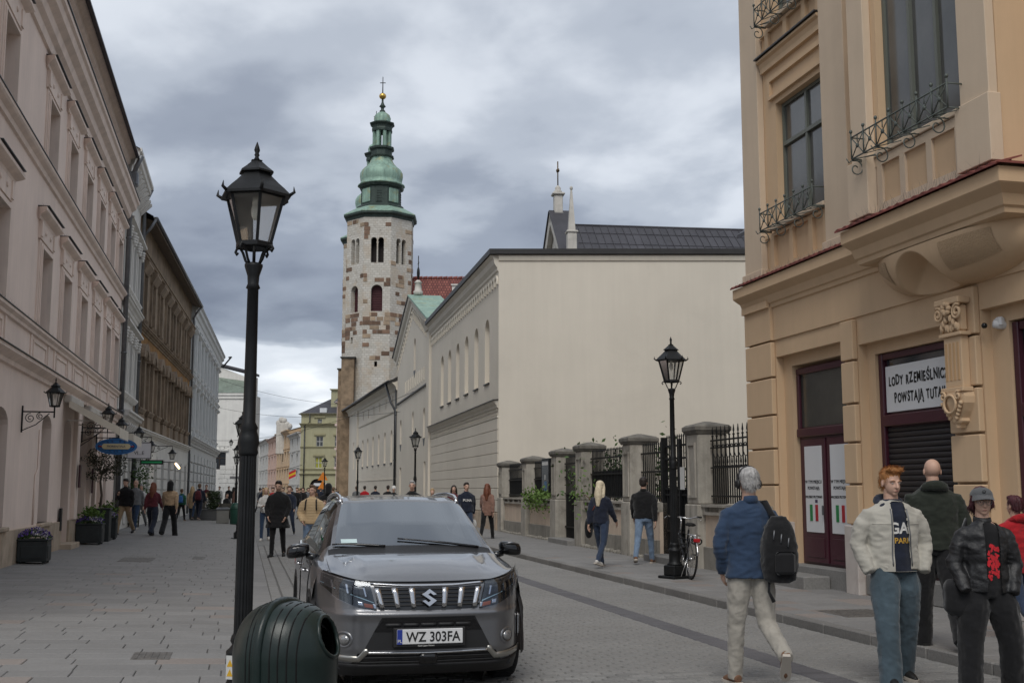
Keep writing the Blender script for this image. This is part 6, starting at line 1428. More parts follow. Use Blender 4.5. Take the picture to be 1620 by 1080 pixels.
# ================================================================ café corner farther down the left pavement
cz = .05
cp_ = thing('cafe_planter', 'long grey planter with clipped conifer at pavement cafe', 'planter', (-1.7, 60.2, gz(-1.7)))
m = MB(); m.bbox(-.85, .75, -.3, .3, 0, .5, .02); m.build('box', pm('grey_planter', (.085, .085, .085), .7, var=.15), cp_); q = MB(); q.bbox(-.88, .78, -.33, .33, .5, .54, .01); q.build('rim', MT['grey_planter'], cp_)
leaves(1500, lambda r_: (lambda h, a, rr_: (.25+rr_*math.cos(a), rr_*math.sin(a), .5+h))(r_.random()*.95, r_.uniform(0, 6.3), .42*math.sqrt(r_.random())*(1-.45*r_.random())), .05, 55).build('conifer', pm('conifer_needles', (.035, .055, .022), .8, var=.3, vscale=6), cp_, fix=False)
lt = thing('stone_litter_box', 'square concrete litter box with steel lid before the cafe', 'litter bin', (-.9, 55.4, gz(-.9)))
m = MB(); m.bbox(-.28, .28, -.28, .28, 0, .62, .02); m.build('box', pm('concrete', (.20, .195, .18), .85, var=.15, bump=.2), lt); q = MB(); q.bbox(-.31, .31, -.31, .31, .62, .70, .015); q.build('lid', zinc, lt)
for k in range(3): q = MB(); q.box(-.26+.18*k, -.1+.18*k, -.29, .29, .70, .73); q.build('lid_slat', zinc, lt)
gb = thing('green_bin', 'dark green cylindrical litter bin behind the second street lamp', 'litter bin', (-.28, 54.3, .01))
m = MB(); m.lathe([(.26, 0), (.28, .05), (.29, .72), (.27, .82), (.2, .95), (.0, 1.0)], 18); m.build('shell', pm('green_bin_paint', (.012, .055, .038), .45), gb); q = MB(); q.lathe([(.295, .70), (.30, .72), (.295, .74)], 18); q.build('band', MT['green_bin_paint'], gb)
rattan = pm('rattan', (.07, .065, .055), .7, var=.3, vscale=30); cane = pm('cane_leg', (.40, .30, .17), .6)
def chair(x, y, rz, label):
    t = thing('cafe_chair', label, 'chair', (x, y, gz(x)), rz, 'rattan cafe chairs')
    m = MB(); m.bbox(-.22, .22, -.22, .22, .42, .46, .01); m.build('seat', rattan, t)
    m = MB(); m.rings([[(.26*math.cos(a), -.02+.26*math.sin(a), z) for a in [R(180*k/10) for k in range(11)]] for z in (.44, .78, .86)], False, False, False, True); m.build('backrest', rattan, t)
    for sx in (-1, 1):
        for sy in (-1, 1): q = MB(); q.tube([(sx*.19, sy*.19, 0), (sx*.18, sy*.17, .43)], .014, 6); q.build('leg', cane, t)
        q = MB(); q.tube([(sx*.25, -.2, .44), (sx*.27, -.1, .64), (sx*.26, .05, .80)], .013, 6); q.build('arm', cane, t)
chair(-2.15, 61.6, R(200), 'rattan cafe chair behind the long grey planter'); chair(-.95, 60.2, R(-150), 'rattan cafe chair right of the conifer'); chair(-.6, 61.4, R(160), 'rattan cafe chair nearest the green bin')
tb = thing('cafe_table', 'small round cafe table beside the conifer', 'table', (-1.3, 61.5, gz(-1.3))); m = MB(); m.lathe([(.34, .72), (.35, .73), (.34, .75)], 20); m.build('table_top', rattan, tb); m = MB(); m.tube([(0, 0, 0), (0, 0, .72)], .03, 8); m.lathe([(.22, 0), (.2, .02), (.04, .05)], 14); m.build('pedestal', iron, tb)
# street clutter far down the road
vn = thing('white_van', 'white van with blue stripe parked before the olive green house', 'van', (fwd_pt(505, 774, 135).x, fwd_pt(505, 774, 135).y, 0), R(-13))
m = MB(); prof = [(-1.0, .35), (-1.0, 1.1), (-.86, 1.25), (-.78, 2.1), (-.6, 2.35), (.6, 2.35), (.78, 2.1), (.86, 1.25), (1.0, 1.1), (1.0, .35)]; m.prism(prof, 'y', 0, 4.8); m.build('body', pm('van_white', (.6, .61, .62), .3), vn)
m = MB(); m.add([(-.78, -.03, 1.28), (.78, -.03, 1.28), (.70, -.03, 2.02), (-.70, -.03, 2.02)], [(0, 1, 2, 3)]); m.build('windscreen', glass, vn); m = MB(); m.box(-1.02, 1.02, -.04, 0, .85, 1.05); m.build('stripe', pm('van_blue', (.02, .05, .2), .4), vn)
for s in (-1, 1): q = MB(); q.ell((s*.75, -.03, .75), (.14, .05, .1), 8, 6); q.build('headlight', pm('headlight_white', (.7, .7, .7), .2), vn)
for x in (-.85, .85):
    for y in (.8, 3.8): q = MB(); q.lathe([(.0, -.1), (.33, -.1), (.36, -.05), (.36, .05), (.33, .1), (0, .1)], 16, caps=False); q.build('wheel', pm('tyre_rubber', (.02, .02, .02), .8), vn, loc=(x, y, .36), rot=(0, R(90), 0))
rs_ = thing('road_works_sign', 'stack of orange triangular road signs on a post', 'sign', (fwd_pt(510.5, 774, 112).x, fwd_pt(510.5, 774, 112).y, 0), -TH)
m = MB(); m.tube([(0, 0, 0), (0, 0, 3.3)], .04, 6); m.build('post', zinc, rs_)
for z in (2.5, 1.65): q = MB(); q.prism([(-.5, z), (.5, z), (0, z+.85)], 'y', -.05, -.03); q.build('triangle_plate', pm('orange_sign', (.60, .19, .02), .5), rs_)
fg = thing('street_flag', 'small red and yellow striped flag on a far facade', 'flag', tuple(fwd_pt(457, 747, 150)), -TH+R(20))
for k, c in enumerate(((.45, .02, .03), (.6, .38, .02), (.45, .02, .03))): q = MB(); q.add([(0, 0, -.3*k+.0), (.9, 0, .42-.3*k), (.9, 0, .12-.3*k), (0, 0, -.3*k-.3)], [(0, 1, 2, 3)]); q.build('stripe', pm('flag_band_%d' % k, c, .8), fg)
q = MB(); q.tube([(-.6, 0, .3), (1.7, 0, 1.0)], .03, 5); q.build('pole', iron, fg)
# ================================================================ bicycle leaning on the right street lamp
def bicycle():
    # local: x forward, z up
    t = thing('bicycle', 'dark city bicycle with red rear light leaning on the lamppost', 'bicycle', (*gnd(1092, 916, KH), KH), R(82))
    bf = pm('bike_frame_black', (.02, .02, .022), .35, .3); chrome = pm('chrome', (.6, .6, .6), .18, 1, var=.05); rub = pm('bike_rubber', (.015, .015, .015), .8)
    root = t; Rw = .345; xr, xf = -.05, 1.03
    for nm, x in (('wheel', xr), ('wheel', xf)):
        m = MB(); m.tube([(x+(Rw-.018)*math.cos(a), 0, Rw+(Rw-.018)*math.sin(a)) for a in [2*math.pi*k/40 for k in range(40)]], .019, 8, closed=True); w = m.build('wheel', rub, t)
        q = MB(); q.tube([(x+(Rw-.04)*math.cos(a), 0, Rw+(Rw-.04)*math.sin(a)) for a in [2*math.pi*k/40 for k in range(40)]], .010, 6, closed=True); q.build('rim', chrome, w)
        q = MB()
        for k in range(18): a = 2*math.pi*k/18; q.bar((x, .025*(-1)**k, Rw), (x+(Rw-.045)*math.cos(a), 0, Rw+(Rw-.045)*math.sin(a)), .003)
        tag(q.build('spokes', chrome, w), kind='stuff'); q = MB(); q.tube([(x, -.05, Rw), (x, .05, Rw)], .022, 8); q.build('hub', chrome, w)
        q = MB(); q.tube([(x+(Rw+.035)*math.cos(a), 0, Rw+(Rw+.035)*math.sin(a)) for a in [R(10+160*k/16) for k in range(17)]], .018, 6); q.build('mudguard', chrome if x == xr else bf, t)
    bb_ = (.42, 0, .28); sc_ = (.30, 0, .70); hd = (.86, 0, .78); hd2 = (.90, 0, .62)
    m = MB(); m.tube([bb_, sc_, (.27, 0, .82)], .017, 8); m.tube([bb_, (.62, 0, .42), hd2], .018, 8); m.tube([(.33, 0, .52), (.6, 0, .52), (.87, 0, .72)], .016, 8); m.tube([hd, hd2], .022, 8)
    for s in (-1, 1): m.tube([(xr, s*.05, Rw), (.3, s*.02, .66)], .009, 6); m.tube([(xr, s*.05, Rw), (.42, s*.03, .28)], .009, 6); m.tube([hd2, (.95, s*.045, .5), (xf, s*.05, Rw)], .012, 6)
    m.build('frame', bf, t)
    m = MB(); m.rings([[(x, y*w, z) for y, z in ((-1, .0), (-.6, .035), (0, .045), (.6, .035), (1, 0), (.5, -.02), (-.5, -.02))] for x, w, z0 in ((-.13, .07, 0), (-.08, .105, 0), (0, .085, 0), (.08, .035, 0), (.15, .022, 0))], True, True, True, True); m.build('saddle', rub, t, loc=(.24, 0, .90))
    m = MB(); m.tube([(.27, 0, .80), (.245, 0, .91)], .013, 8); m.build('seat_post', chrome, t)
    m = MB(); m.tube([hd, (.84, 0, .95), (.90, 0, 1.02)], .014, 8); m.tube([(.68, -.30, 1.04), (.78, -.27, 1.04), (.90, -.16, 1.0), (.92, 0, 1.02), (.90, .16, 1.0), (.78, .27, 1.04), (.68, .30, 1.04)], .011, 8); m.build('handlebar', chrome, t)
    for s in (-1, 1): q = MB(); q.tube([(.64, s*.305, 1.04), (.77, s*.275, 1.04)], .017, 8); q.build('grip', rub, t); q = MB(); q.tube([(.80, s*.26, 1.035), (.78, s*.30, 1.0), (.70, s*.33, .985)], .006, 5); q.build('brake_lever', chrome, t)
    m = MB(); m.tube([(.20, -.06, .74), (-.28, -.07, .74), (-.30, 0, .74), (-.28, .07, .74), (.20, .06, .74)], .006, 6); 
    for s in (-1, 1): m.tube([(-.2, s*.07, .74), (-.06, s*.07, Rw)], .006, 5)
    for k in range(4): m.tube([(-.22+.1*k, -.07, .745), (-.22+.1*k, .07, .745)], .005, 5)
    m.build('rear_rack', chrome, t)
    m = MB(); m.bbox(-.335, -.30, -.055, .055, .63, .69, .01); m.build('rear_light', pm('red_reflector', (.35, .01, .015), .2), t)
    m = MB(); m.tube([(bb_[0]+.09*math.cos(a), .05, bb_[2]+.09*math.sin(a)) for a in [2*math.pi*k/24 for k in range(24)]], .006, 5, closed=True); m.bar((bb_[0], .07, bb_[2]), (bb_[0]+.12, .09, bb_[2]-.12), .02); m.bar((bb_[0], -.07, bb_[2]), (bb_[0]-.12, -.09, bb_[2]+.12), .02); m.build('crankset', chrome, t)
    for s, q0 in ((1, (bb_[0]+.12, .13, bb_[2]-.12)), (-1, (bb_[0]-.12, -.13, bb_[2]+.12))): q = MB(); q.bbox(q0[0]-.04, q0[0]+.04, q0[1]-.04, q0[1]+.04, q0[2]-.012, q0[2]+.012, .005); q.build('pedal', rub, t)
    m = MB(); m.tube([(-.02, .07, Rw), (.0, .16, .04)], .008, 6); m.build('kickstand', chrome, t)
    lock = MB(); lock.tube([(.32+.09*math.cos(a), -.05+.20*math.sin(a), .62+.05*math.sin(a*2)) for a in [2*math.pi*k/20 for k in range(20)]], .013, 6, closed=True); lock.build('chain_lock', rub, t)
    t.rotation_euler = (R(4), 0, R(82)); return t
bicycle()
# ================================================================ grey compact SUV parked facing the viewer (local: front at y=0 looking -y)
paint = pm('grey_metallic_paint', (.165, .167, .175), .36, .75, var=.03, vscale=30, coat=1.0, spec=.5)
blackpl = pm('black_car_plastic', (.012, .012, .013), .55, var=.15, vscale=8, bump=.1, bscale=200)
gloss_blk = pm('gloss_black', (.006, .006, .007), .12, var=0, spec=.6)
chrome_c = pm('car_chrome', (.62, .62, .63), .12, 1, var=.03)
lampd = pm('headlamp_dark', (.018, .019, .02), .15, .3, var=.1, spec=.6); tyre_m = pm('car_tyre', (.014, .014, .014), .85, var=.2, bump=.2, bscale=60)
def windscreen_mat(name, tint, refl):
    m = bpy.data.materials.new(name); m.use_nodes = True; t = m.node_tree; L = t.links; t.nodes.clear()
    tr = N(t, 'ShaderNodeBsdfTransparent'); tr.inputs[0].default_value = (tint, tint*1.05, tint*1.12, 1); gl = N(t, 'ShaderNodeBsdfGlossy', i={'Roughness': .015}); gl.inputs[0].default_value = (.9, .95, 1, 1)
    fr = N(t, 'ShaderNodeFresnel', i={0: 1.6}); mu = N(t, 'ShaderNodeMath', op='MULTIPLY_ADD', i={1: refl, 2: .05}); mu.use_clamp = True; L.new(fr.outputs[0], mu.inputs[0]); mx = N(t, 'ShaderNodeMixShader'); L.new(mu.outputs[0], mx.inputs[0]); L.new(tr.outputs[0], mx.inputs[1]); L.new(gl.outputs[0], mx.inputs[2])
    o = N(t, 'ShaderNodeOutputMaterial'); L.new(mx.outputs[0], o.inputs[0]); return m
ws_m = windscreen_mat('windscreen_glass', .12, 2.4); sg_m = windscreen_mat('side_glass', .22, 1.6); cover_m = windscreen_mat('lamp_cover', .85, .5)
car = thing('parked_car', 'grey compact SUV parked in the street facing the viewer', 'car', (1.455, 9.08, 0), R(0))
lerp = lambda a, b, t: a+(b-a)*t
def pl_(pts, z):
    for (a, b), (c, d) in zip(pts, pts[1:]):
        if z <= c: return lerp(b, d, max(0, (z-a))/(c-a))
    return pts[-1][1]
DY = [(.16, .16), (.24, .05), (.36, .0), (.58, .0), (.635, -.018), (.66, .015), (.84, .05), (.875, .075), (.95, .16)]
def plan(x): 
    a = abs(x); y = .05*(a/.6)**2
    if a > .50: y += .60*((a-.50)/.385)**2.6
    return y
def yf(x, z): return plan(x)+pl_(DY, z)*(1-.5*min(1, (abs(x)/.885)**3))
def ztop(x): a = abs(x); return .868+.012*(a/.6)**2+(.075*((a-.5)/.385)**1.2 if a > .5 else 0)
def FP(x, z, off=0.0):
    e = .004; n = Vector(((yf(x+e, z)-yf(x-e, z))/(2*e), -1, (yf(x, z+e)-yf(x, z-e))/(2*e))).normalized()
    p = Vector((x, yf(x, z), z)); return tuple(p+n*off)
WC = [(.86, .335), (3.36, .335)]
def in_arch(x, y, z, r=.385): return abs(x) > .55 and any((y-a)**2+(z-b)**2 < r*r for a, b in WC)
def strip(top, bot, off, name, mat, par=car, nu=24, nv=6, th=0, off2=None):
    """patch on the front between two polylines (x,z)"""
    def samp(pl, t):
        s_ = [0]
        for a, b in zip(pl, pl[1:]): s_.append(s_[-1]+math.dist(a, b))
        d = t*s_[-1]
        for i in range(len(pl)-1):
            if d <= s_[i+1]+1e-9: k = (d-s_[i])/max(1e-9, s_[i+1]-s_[i]); return (lerp(pl[i][0], pl[i+1][0], k), lerp(pl[i][1], pl[i+1][1], k))
        return pl[-1]
    V = []
    for i in range(nu+1):
        a, b = samp(top, i/nu), samp(bot, i/nu)
        for j in range(nv+1): t = j/nv; V.append(FP(lerp(a[0], b[0], t), lerp(a[1], b[1], t), off))
    F = [(i*(nv+1)+j, (i+1)*(nv+1)+j, (i+1)*(nv+1)+j+1, i*(nv+1)+j+1) for i in range(nu) for j in range(nv)]
    if th:                                                   # side skirts for thickness
        ring = [i*(nv+1) for i in range(nu+1)]+[nu*(nv+1)+j for j in range(1, nv+1)]+[i*(nv+1)+nv for i in range(nu-1, -1, -1)]+[j for j in range(nv-1, 0, -1)]
        o = len(V); n = len(ring)
        for r in ring: V.append(tuple(Vector(V[r])+Vector((0, th, 0))))
        F += [(ring[k], ring[(k+1) % n], o+(k+1) % n, o+k) for k in range(n)]
    m = MB(); m.add(V, F, True); return m.build(name, mat, par)
# front fascia
nx, nz = 96, 44; V = []; F = []
xs = [.886*math.sin(math.pi/2*(2*i/nx-1)) if 0 else .886*(2*i/nx-1) for i in range(nx+1)]
xs = [.886*((abs(t)**.8)*(1 if t > 0 else -1)) for t in [2*i/nx-1 for i in range(nx+1)]]
for x in xs:
    for j in range(nz+1): z = lerp(.2, ztop(x), j/nz); V.append((x, yf(x, z), z))
for i in range(nx):
    for j in range(nz):
        f = (i*(nz+1)+j, (i+1)*(nz+1)+j, (i+1)*(nz+1)+j+1, i*(nz+1)+j+1); c = [sum(V[k][q] for k in f)/4 for q in range(3)]
        if not in_arch(*c): F.append(f)
m = MB(); m.add(V, F, True); m.build('front_bumper', paint, car)
# body stations: (y, [(x,z)*10] from sill to roof centre)
ST = [(.60, [(.78, .22), (.86, .29), (.884, .42), (.886, .60), (.878, .76), (.84, .90), (.775, .948), (.68, .955), (.36, .968), (0, .972)]),
      (.80, [(.79, .22), (.87, .29), (.89, .42), (.892, .62), (.884, .80), (.85, .93), (.785, .972), (.69, .985), (.38, 1.0), (0, 1.005)]),
      (1.05, [(.80, .22), (.872, .29), (.89, .42), (.89, .64), (.882, .82), (.85, .955), (.79, 1.0), (.712, 1.035), (.40, 1.055), (0, 1.06)]),
      (1.45, [(.80, .22), (.872, .29), (.888, .42), (.886, .64), (.880, .84), (.85, .985), (.795, 1.03), (.655, 1.252), (.38, 1.287), (0, 1.297)]),
      (1.84, [(.80, .22), (.872, .29), (.888, .42), (.885, .64), (.880, .86), (.85, 1.0), (.795, 1.045), (.585, 1.448), (.36, 1.492), (0, 1.505)]),
      (2.1, [(.80, .22), (.872, .29), (.888, .42), (.885, .64), (.880, .86), (.85, 1.005), (.795, 1.05), (.585, 1.475), (.36, 1.522), (0, 1.535)]),
      (2.6, [(.80, .22), (.872, .29), (.888, .42), (.885, .64), (.880, .87), (.85, 1.01), (.795, 1.055), (.585, 1.485), (.36, 1.538), (0, 1.55)]),
      (3.3, [(.80, .22), (.872, .29), (.89, .42), (.89, .66), (.885, .89), (.86, 1.03), (.80, 1.075), (.58, 1.46), (.35, 1.515), (0, 1.53)]),
      (3.75, [(.78, .24), (.86, .30), (.88, .42), (.882, .66), (.875, .89), (.84, 1.04), (.78, 1.09), (.555, 1.40), (.34, 1.475), (0, 1.495)]),
      (4.02, [(.72, .26), (.82, .32), (.85, .42), (.855, .66), (.845, .89), (.80, 1.03), (.74, 1.08), (.60, 1.14), (.34, 1.16), (0, 1.17)]),
      (4.15, [(.60, .28), (.72, .33), (.78, .42), (.79, .66), (.78, .86), (.72, .98), (.66, 1.02), (.50, 1.04), (.3, 1.05), (0, 1.05)])]
def cr(p, t):
    n = len(p); i = min(int(t), n-2); k = t-i; a = p[max(0, i-1)]; b = p[i]; c = p[i+1]; d = p[i+2] if i+2 < n else (-p[n-2][0], p[n-2][1])
    return tuple(.5*((2*b[q])+(c[q]-a[q])*k+(2*a[q]-5*b[q]+4*c[q]-d[q])*k*k+(-a[q]+3*b[q]-3*c[q]+d[q])*k**3) for q in (0, 1))
ys = []
for (a, _), (b, _) in zip(ST, ST[1:]): n = max(2, int((b-a)/.035)); ys += [a+(b-a)*k/n for k in range(n)]
ys.append(ST[-1][0]); NS = 6; TV = [k/NS for k in range(9*NS+1)]
def prof(y):
    for (a, p), (b, q) in zip(ST, ST[1:]):
        if y <= b+1e-9: k = (y-a)/(b-a); return [(lerp(u[0], v[0], k), lerp(u[1], v[1], k)) for u, v in zip(p, q)]
def part_of(y, t, x, z):
    if t > 7.12 and 1.09 < y < 1.82: return 'windscreen'
    if 6.14 < t < 6.92:
        k = (t-6)/1.0
        y0 = 1.22+k*.66
        if y0+.02 < y < 2.42: return 'front_side_window'
        if 2.52 < y < 3.25: return 'rear_side_window'
        if 3.34 < y < 3.62-.15*k: return 'quarter_window'
    if 6.05 < t < 7.0 and 1.2 < y < 3.6: return 'window_pillars'
    if t > 7.2 and 3.80 < y < 4.0: return 'rear_window'
    if t < 1.6: return 'sill_cladding'
    return 'body'
parts = {}
G = [[cr(prof(y), t) for t in TV] for y in ys]
for side in (-1, 1):
    for i in range(len(ys)-1):
        for j in range(len(TV)-1):
            q = [(side*G[a][b][0], ys[a], G[a][b][1]) for a, b in ((i, j), (i+1, j), (i+1, j+1), (i, j+1))]
            c = [sum(v[k] for v in q)/4 for k in range(3)]
            if in_arch(*c): continue
            nm = part_of(c[1], (TV[j]+TV[j+1])/2, c[0], c[2])
            key = (nm, side if nm in ('front_side_window', 'rear_side_window', 'quarter_window', 'sill_cladding', 'window_pillars') else 0)
            parts.setdefault(key, MB()).add(q if side > 0 else q[::-1], [(0, 1, 2, 3)], True)
cm = {'body': paint, 'windscreen': ws_m, 'rear_window': sg_m, 'sill_cladding': blackpl, 'window_pillars': gloss_blk}
for (nm, s_), mb in parts.items():
    me = mb.mesh(nm, cm.get(nm, sg_m), fix=False); bm = bmesh.new(); bm.from_mesh(me); bmesh.ops.remove_doubles(bm, verts=bm.verts, dist=.0005); bmesh.ops.recalc_face_normals(bm, faces=bm.faces); bm.to_mesh(me); bm.free(); put(nm, me, car)
# bonnet between the grille edge and the first body station
V = []; F = []; nx, ny = 60, 12
for i in range(nx+1):
    x = lerp(-.80, .80, i/nx)
    p0 = Vector((x, yf(x, ztop(x))-.004, ztop(x)+.006))
    pr = prof(.60); a = abs(x); z1 = None
    pts = [cr(pr, t) for t in TV]
    for (xa, za), (xb, zb) in zip(pts, pts[1:]):
        if (xa-a)*(xb-a) <= 0 and za > .88: z1 = lerp(za, zb, (a-xa)/(xb-xa) if xb != xa else 0)
    z1 = z1 or (.972 if a < .05 else .9)
    rise = .0
    for j in range(ny+1):
        t = j/ny; y = lerp(p0.y, .60, t) if p0.y < .58 else p0.y+.02*t
        z = lerp(p0.z, z1, 1-(1-t)**1.5) if y <= .6 else z1
        V.append((x, y, z+.0))
for i in range(nx):
    for j in range(ny): F.append((i*(ny+1)+j, (i+1)*(ny+1)+j, (i+1)*(ny+1)+j+1, i*(ny+1)+j+1))
m = MB(); m.add(V, F, True); m.build('bonnet_lip', paint, car)
# raised clamshell bonnet skin over the front body
V = []; F = []; nx, ny = 64, 30
def body_z(x, y):
    if y < .60:
        return None
    pts = [cr(prof(y), t) for t in TV[5*NS:]]; a = abs(x)
    for (xa, za), (xb, zb) in zip(pts, pts[1:]):
        if (xa-a)*(xb-a) <= 0: return lerp(za, zb, (a-xa)/(xb-xa) if xb != xa else 0)
    return pts[-1][1] if a < .05 else pts[0][1]
for i in range(nx+1):
    x = lerp(-.745, .745, i/nx); a = abs(x); ye = yf(x, ztop(x))-.012; zb0 = body_z(x, .6)
    for j in range(ny+1):
        t = j/ny; y = lerp(ye, 1.03-.10*(1-(a/.745)**2), t)
        k = (y-ye)/(1.05-ye); L_ = 1.05-ye; e2 = (a/.745)**2; z = (2*k**3-3*k*k+1)*(ztop(x)+.006)+(k**3-2*k*k+k)*L_*(.40*(1-e2)+.06)+(3*k*k-2*k**3)*body_z(x, 1.05)+(k**3-k*k)*L_*.15
        w_ = max(0, min(1, (.53+.06*t-a)/.10)); crease = (.012*w_*w_*(3-2*w_)+.006*math.exp(-((a-.47-.06*t)/.06)**2))*min(1, t*3)*min(1, (1-t)*6+.15)
        edge = min(1, (1-a/.745)*14, max(.0, t*10))
        V.append((x, y, z+.004+(.006+crease)*edge))
for i in range(nx):
    for j in range(ny): F.append((i*(ny+1)+j, (i+1)*(ny+1)+j, (i+1)*(ny+1)+j+1, i*(ny+1)+j+1))
m = MB(); m.add(V, F, True); m.build('bonnet', paint, car)
m = MB(); m.tube([FP(x, ztop(x)-.004, .004) for x in [lerp(-.80, .80, k/40) for k in range(41)]], .005, 5); m.build('bonnet_gap', gloss_blk, car)
# underside, wheels and arches
m = MB(); m.box(-.70, .70, .2, 4.05, .2, .32); m.build('underbody', blackpl, car)
for s in (-1, 1):
    for yc, zc in WC:
        a = MB(); n = 32; rs = []
        for dx, r in ((-.02, .372), (.002, .38), (.006, .40), (.006, .435), (-.004, .446), (-.03, .446)):
            rs.append([(s*(.886+dx), yc+r*math.cos(R(-12+204*k/n)), zc+r*math.sin(R(-12+204*k/n))) for k in range(n+1)])
        # front corner: follow the curved bumper in plan
        rs = [[(s*min(abs(p[0]), .886+.014-(max(0, .56-p[1])**1.6)*1.35), p[1], p[2]) for p in r] for r in rs]
        a.rings(rs, False, False, False, True); a.build('wheel_arch', blackpl, car)
        a = MB(); a.rings([[(s*x, yc+.40*math.cos(R(-10+200*k/20)), zc+.40*math.sin(R(-10+200*k/20))) for k in range(21)] for x in (.88, .55)], False, False, False); a.rings([[(s*.55, yc+r*math.cos(R(360*k/20)), zc+r*math.sin(R(360*k/20))) for k in range(21)] for r in (.001, .42)], False, False, False); a.build('wheel_well', dark_in, car)
        w = MB(); w.lathe([(.20, -.105), (.30, -.108), (.325, -.095), (.336, -.07), (.336, .07), (.325, .095), (.30, .108), (.20, .105)], 48, caps=False); ty = w.build('wheel', tyre_m, car, loc=(s*.76, yc, .335), rot=(0, R(90)*s, 0))
        q = MB(); q.lathe([(.215, .05), (.22, .104), (.205, .106), (.20, .06)], 36, caps=False)
        for k in range(5):
            an = 2*math.pi*k/5; c_, s_2 = math.cos(an), math.sin(an)
            for d in (-.03, .03): q.bar((.04*c_-d*.4*s_2, .04*s_2+d*.4*c_, .092), (.205*c_-d*1.6*s_2, .205*s_2+d*1.6*c_, .085), .022, .02)
        q.lathe([(.0, .10), (.05, .10), (.055, .08), (.055, .05)], 18, caps=False); q.lathe([(0, .03), (.20, .03)], 24, caps=False); q.build('rim', pm('alloy_rim', (.22, .22, .23), .35, .8), ty)
        if yc < 1:
            q = MB()
            for k in range(48): an = 2*math.pi*k/48; q.bar((.338*math.cos(an), .338*math.sin(an), -.08), (.338*math.cos(an+.05), .338*math.sin(an+.05), .08), .006, .006)
            tag(q.build('tread', tyre_m, ty), kind='stuff')
# grille
strip([(-.43, .845), (-.2, .832), (.2, .832), (.43, .845)], [(-.395, .668), (-.2, .658), (.2, .658), (.395, .668)], .004, 'grille', gloss_blk)
for z in (.69, .72, .75, .78, .81): strip([(-.41, z+.012), (.41, z+.012)], [(-.41, z), (.41, z)], .012, 'grille_bar', blackpl, nv=1, th=.008)
strip([(-.46, .868), (-.2, .850), (.2, .850), (.46, .868)], [(-.455, .854), (-.2, .838), (.2, .838), (.455, .854)], .012, 'grille_chrome', chrome_c, nv=2, th=.012)
for s in (-1, 1):
    for x, t in ((.122, .012), (.248, .022), (.372, .034)):
        strip([(s*x+s*t-.024, .826), (s*x+s*t+.024, .826)], [(s*x-s*t*.2-.017, .675), (s*x-s*t*.2+.017, .675)], .022, 'grille_slat', chrome_c, nu=2, nv=4, th=.02)
# emblem: two interlocking hooked strokes
em = [[(-.005, .062), (.038, .028), (.008, .018), (.004, .026), (-.012, .010), (.030, -.024), (.055, .000), (.052, .004)], []]
Sx = [(.0, .065), (.045, .035), (.018, .018), (-.002, .030), (-.018, .016), (.018, -.008), (.0, -.008)]
def emblem():
    up = [(-.012, .062), (.000, .066), (.042, .038), (.020, .022), (.0, .034), (-.016, .022), (.052, -.018), (.056, -.024), (.0, -.066), (-.012, -.06), (.024, -.030), (.016, -.022), (-.056, .026), (-.058, .030)]
    # the letter as a closed zig-zag ribbon
    o = [(.002, .066), (-.060, .024), (.012, -.022), (-.008, -.036), (-.034, -.018), (-.060, -.024), (-.002, -.066), (.060, -.024), (-.012, .022), (.008, .036), (.034, .018), (.060, .024)]
    m = MB(); n = len(o); z0 = .748
    V = [FP(x*.95, z0+z, .05) for x, z in o]; V2 = [FP(x, z0+z, .03) for x, z in [(a*1.06, b*1.06) for a, b in o]]
    m.add(V+V2, [tuple(range(n))]+[(i, (i+1) % n, n+(i+1) % n, n+i) for i in range(n)]); m.build('emblem', chrome_c, car)
emblem()
# headlights
for s in (-1, 1):
    f = lambda pts: [(s*x, z) for x, z in pts]
    top = [(.462, .862), (.62, .882), (.74, .912), (.812, .928)]; bot = [(.408, .660), (.56, .688), (.70, .745), (.822, .842)]
    hl = strip(f(top), f(bot), .004, 'headlight', lampd, nu=30, nv=10)
    g_ = lambda t, k: (lerp(pl_([(0, .462), (1/3, .60), (2/3, .72), (1, .812)], t), pl_([(0, .408), (1/3, .56), (2/3, .70), (1, .822)], t), k), lerp(pl_([(0, .862), (1/3, .880), (2/3, .905), (1, .928)], t), pl_([(0, .660), (1/3, .688), (2/3, .745), (1, .842)], t), k))
    for (t0, t1, k0, k1, off, nm, mt) in ((.10, .36, .14, .56, .016, 'projector_lamp', gloss_blk), (.40, .66, .14, .58, .016, 'projector_lamp', gloss_blk), (.70, .90, .16, .66, .015, 'projector_lamp', lampd),
                                          (.02, .98, .70, .74, .014, 'daytime_light', pm('drl_strip', (.35, .50, .55), .2, spec=.6)), (.05, .20, .80, .95, .012, 'indicator', pm('amber_reflector', (.32, .07, .02), .25)), (.22, .30, .76, .93, .013, 'reflector', chrome_c), (.0, .04, .76, .96, .013, 'reflector', chrome_c)):
        strip([(s*g_(t0, k0)[0], g_(t0, k0)[1]), (s*g_(t1, k0)[0], g_(t1, k0)[1])], [(s*g_(t0, k1)[0], g_(t0, k1)[1]), (s*g_(t1, k1)[0], g_(t1, k1)[1])], off, nm, mt, hl, 8, 4, .008)
    for t in (.12, .42, .70): 
        a, b = g_(t, .18), g_(t, .52); strip([(s*a[0], a[1]), (s*(a[0]+.012), a[1])], [(s*b[0], b[1]), (s*(b[0]+.012), b[1])], .02, 'lamp_divider', chrome_c, hl, 2, 4)
    strip(f(top), f(bot), .026, 'lamp_cover', cover_m, hl, 30, 10)
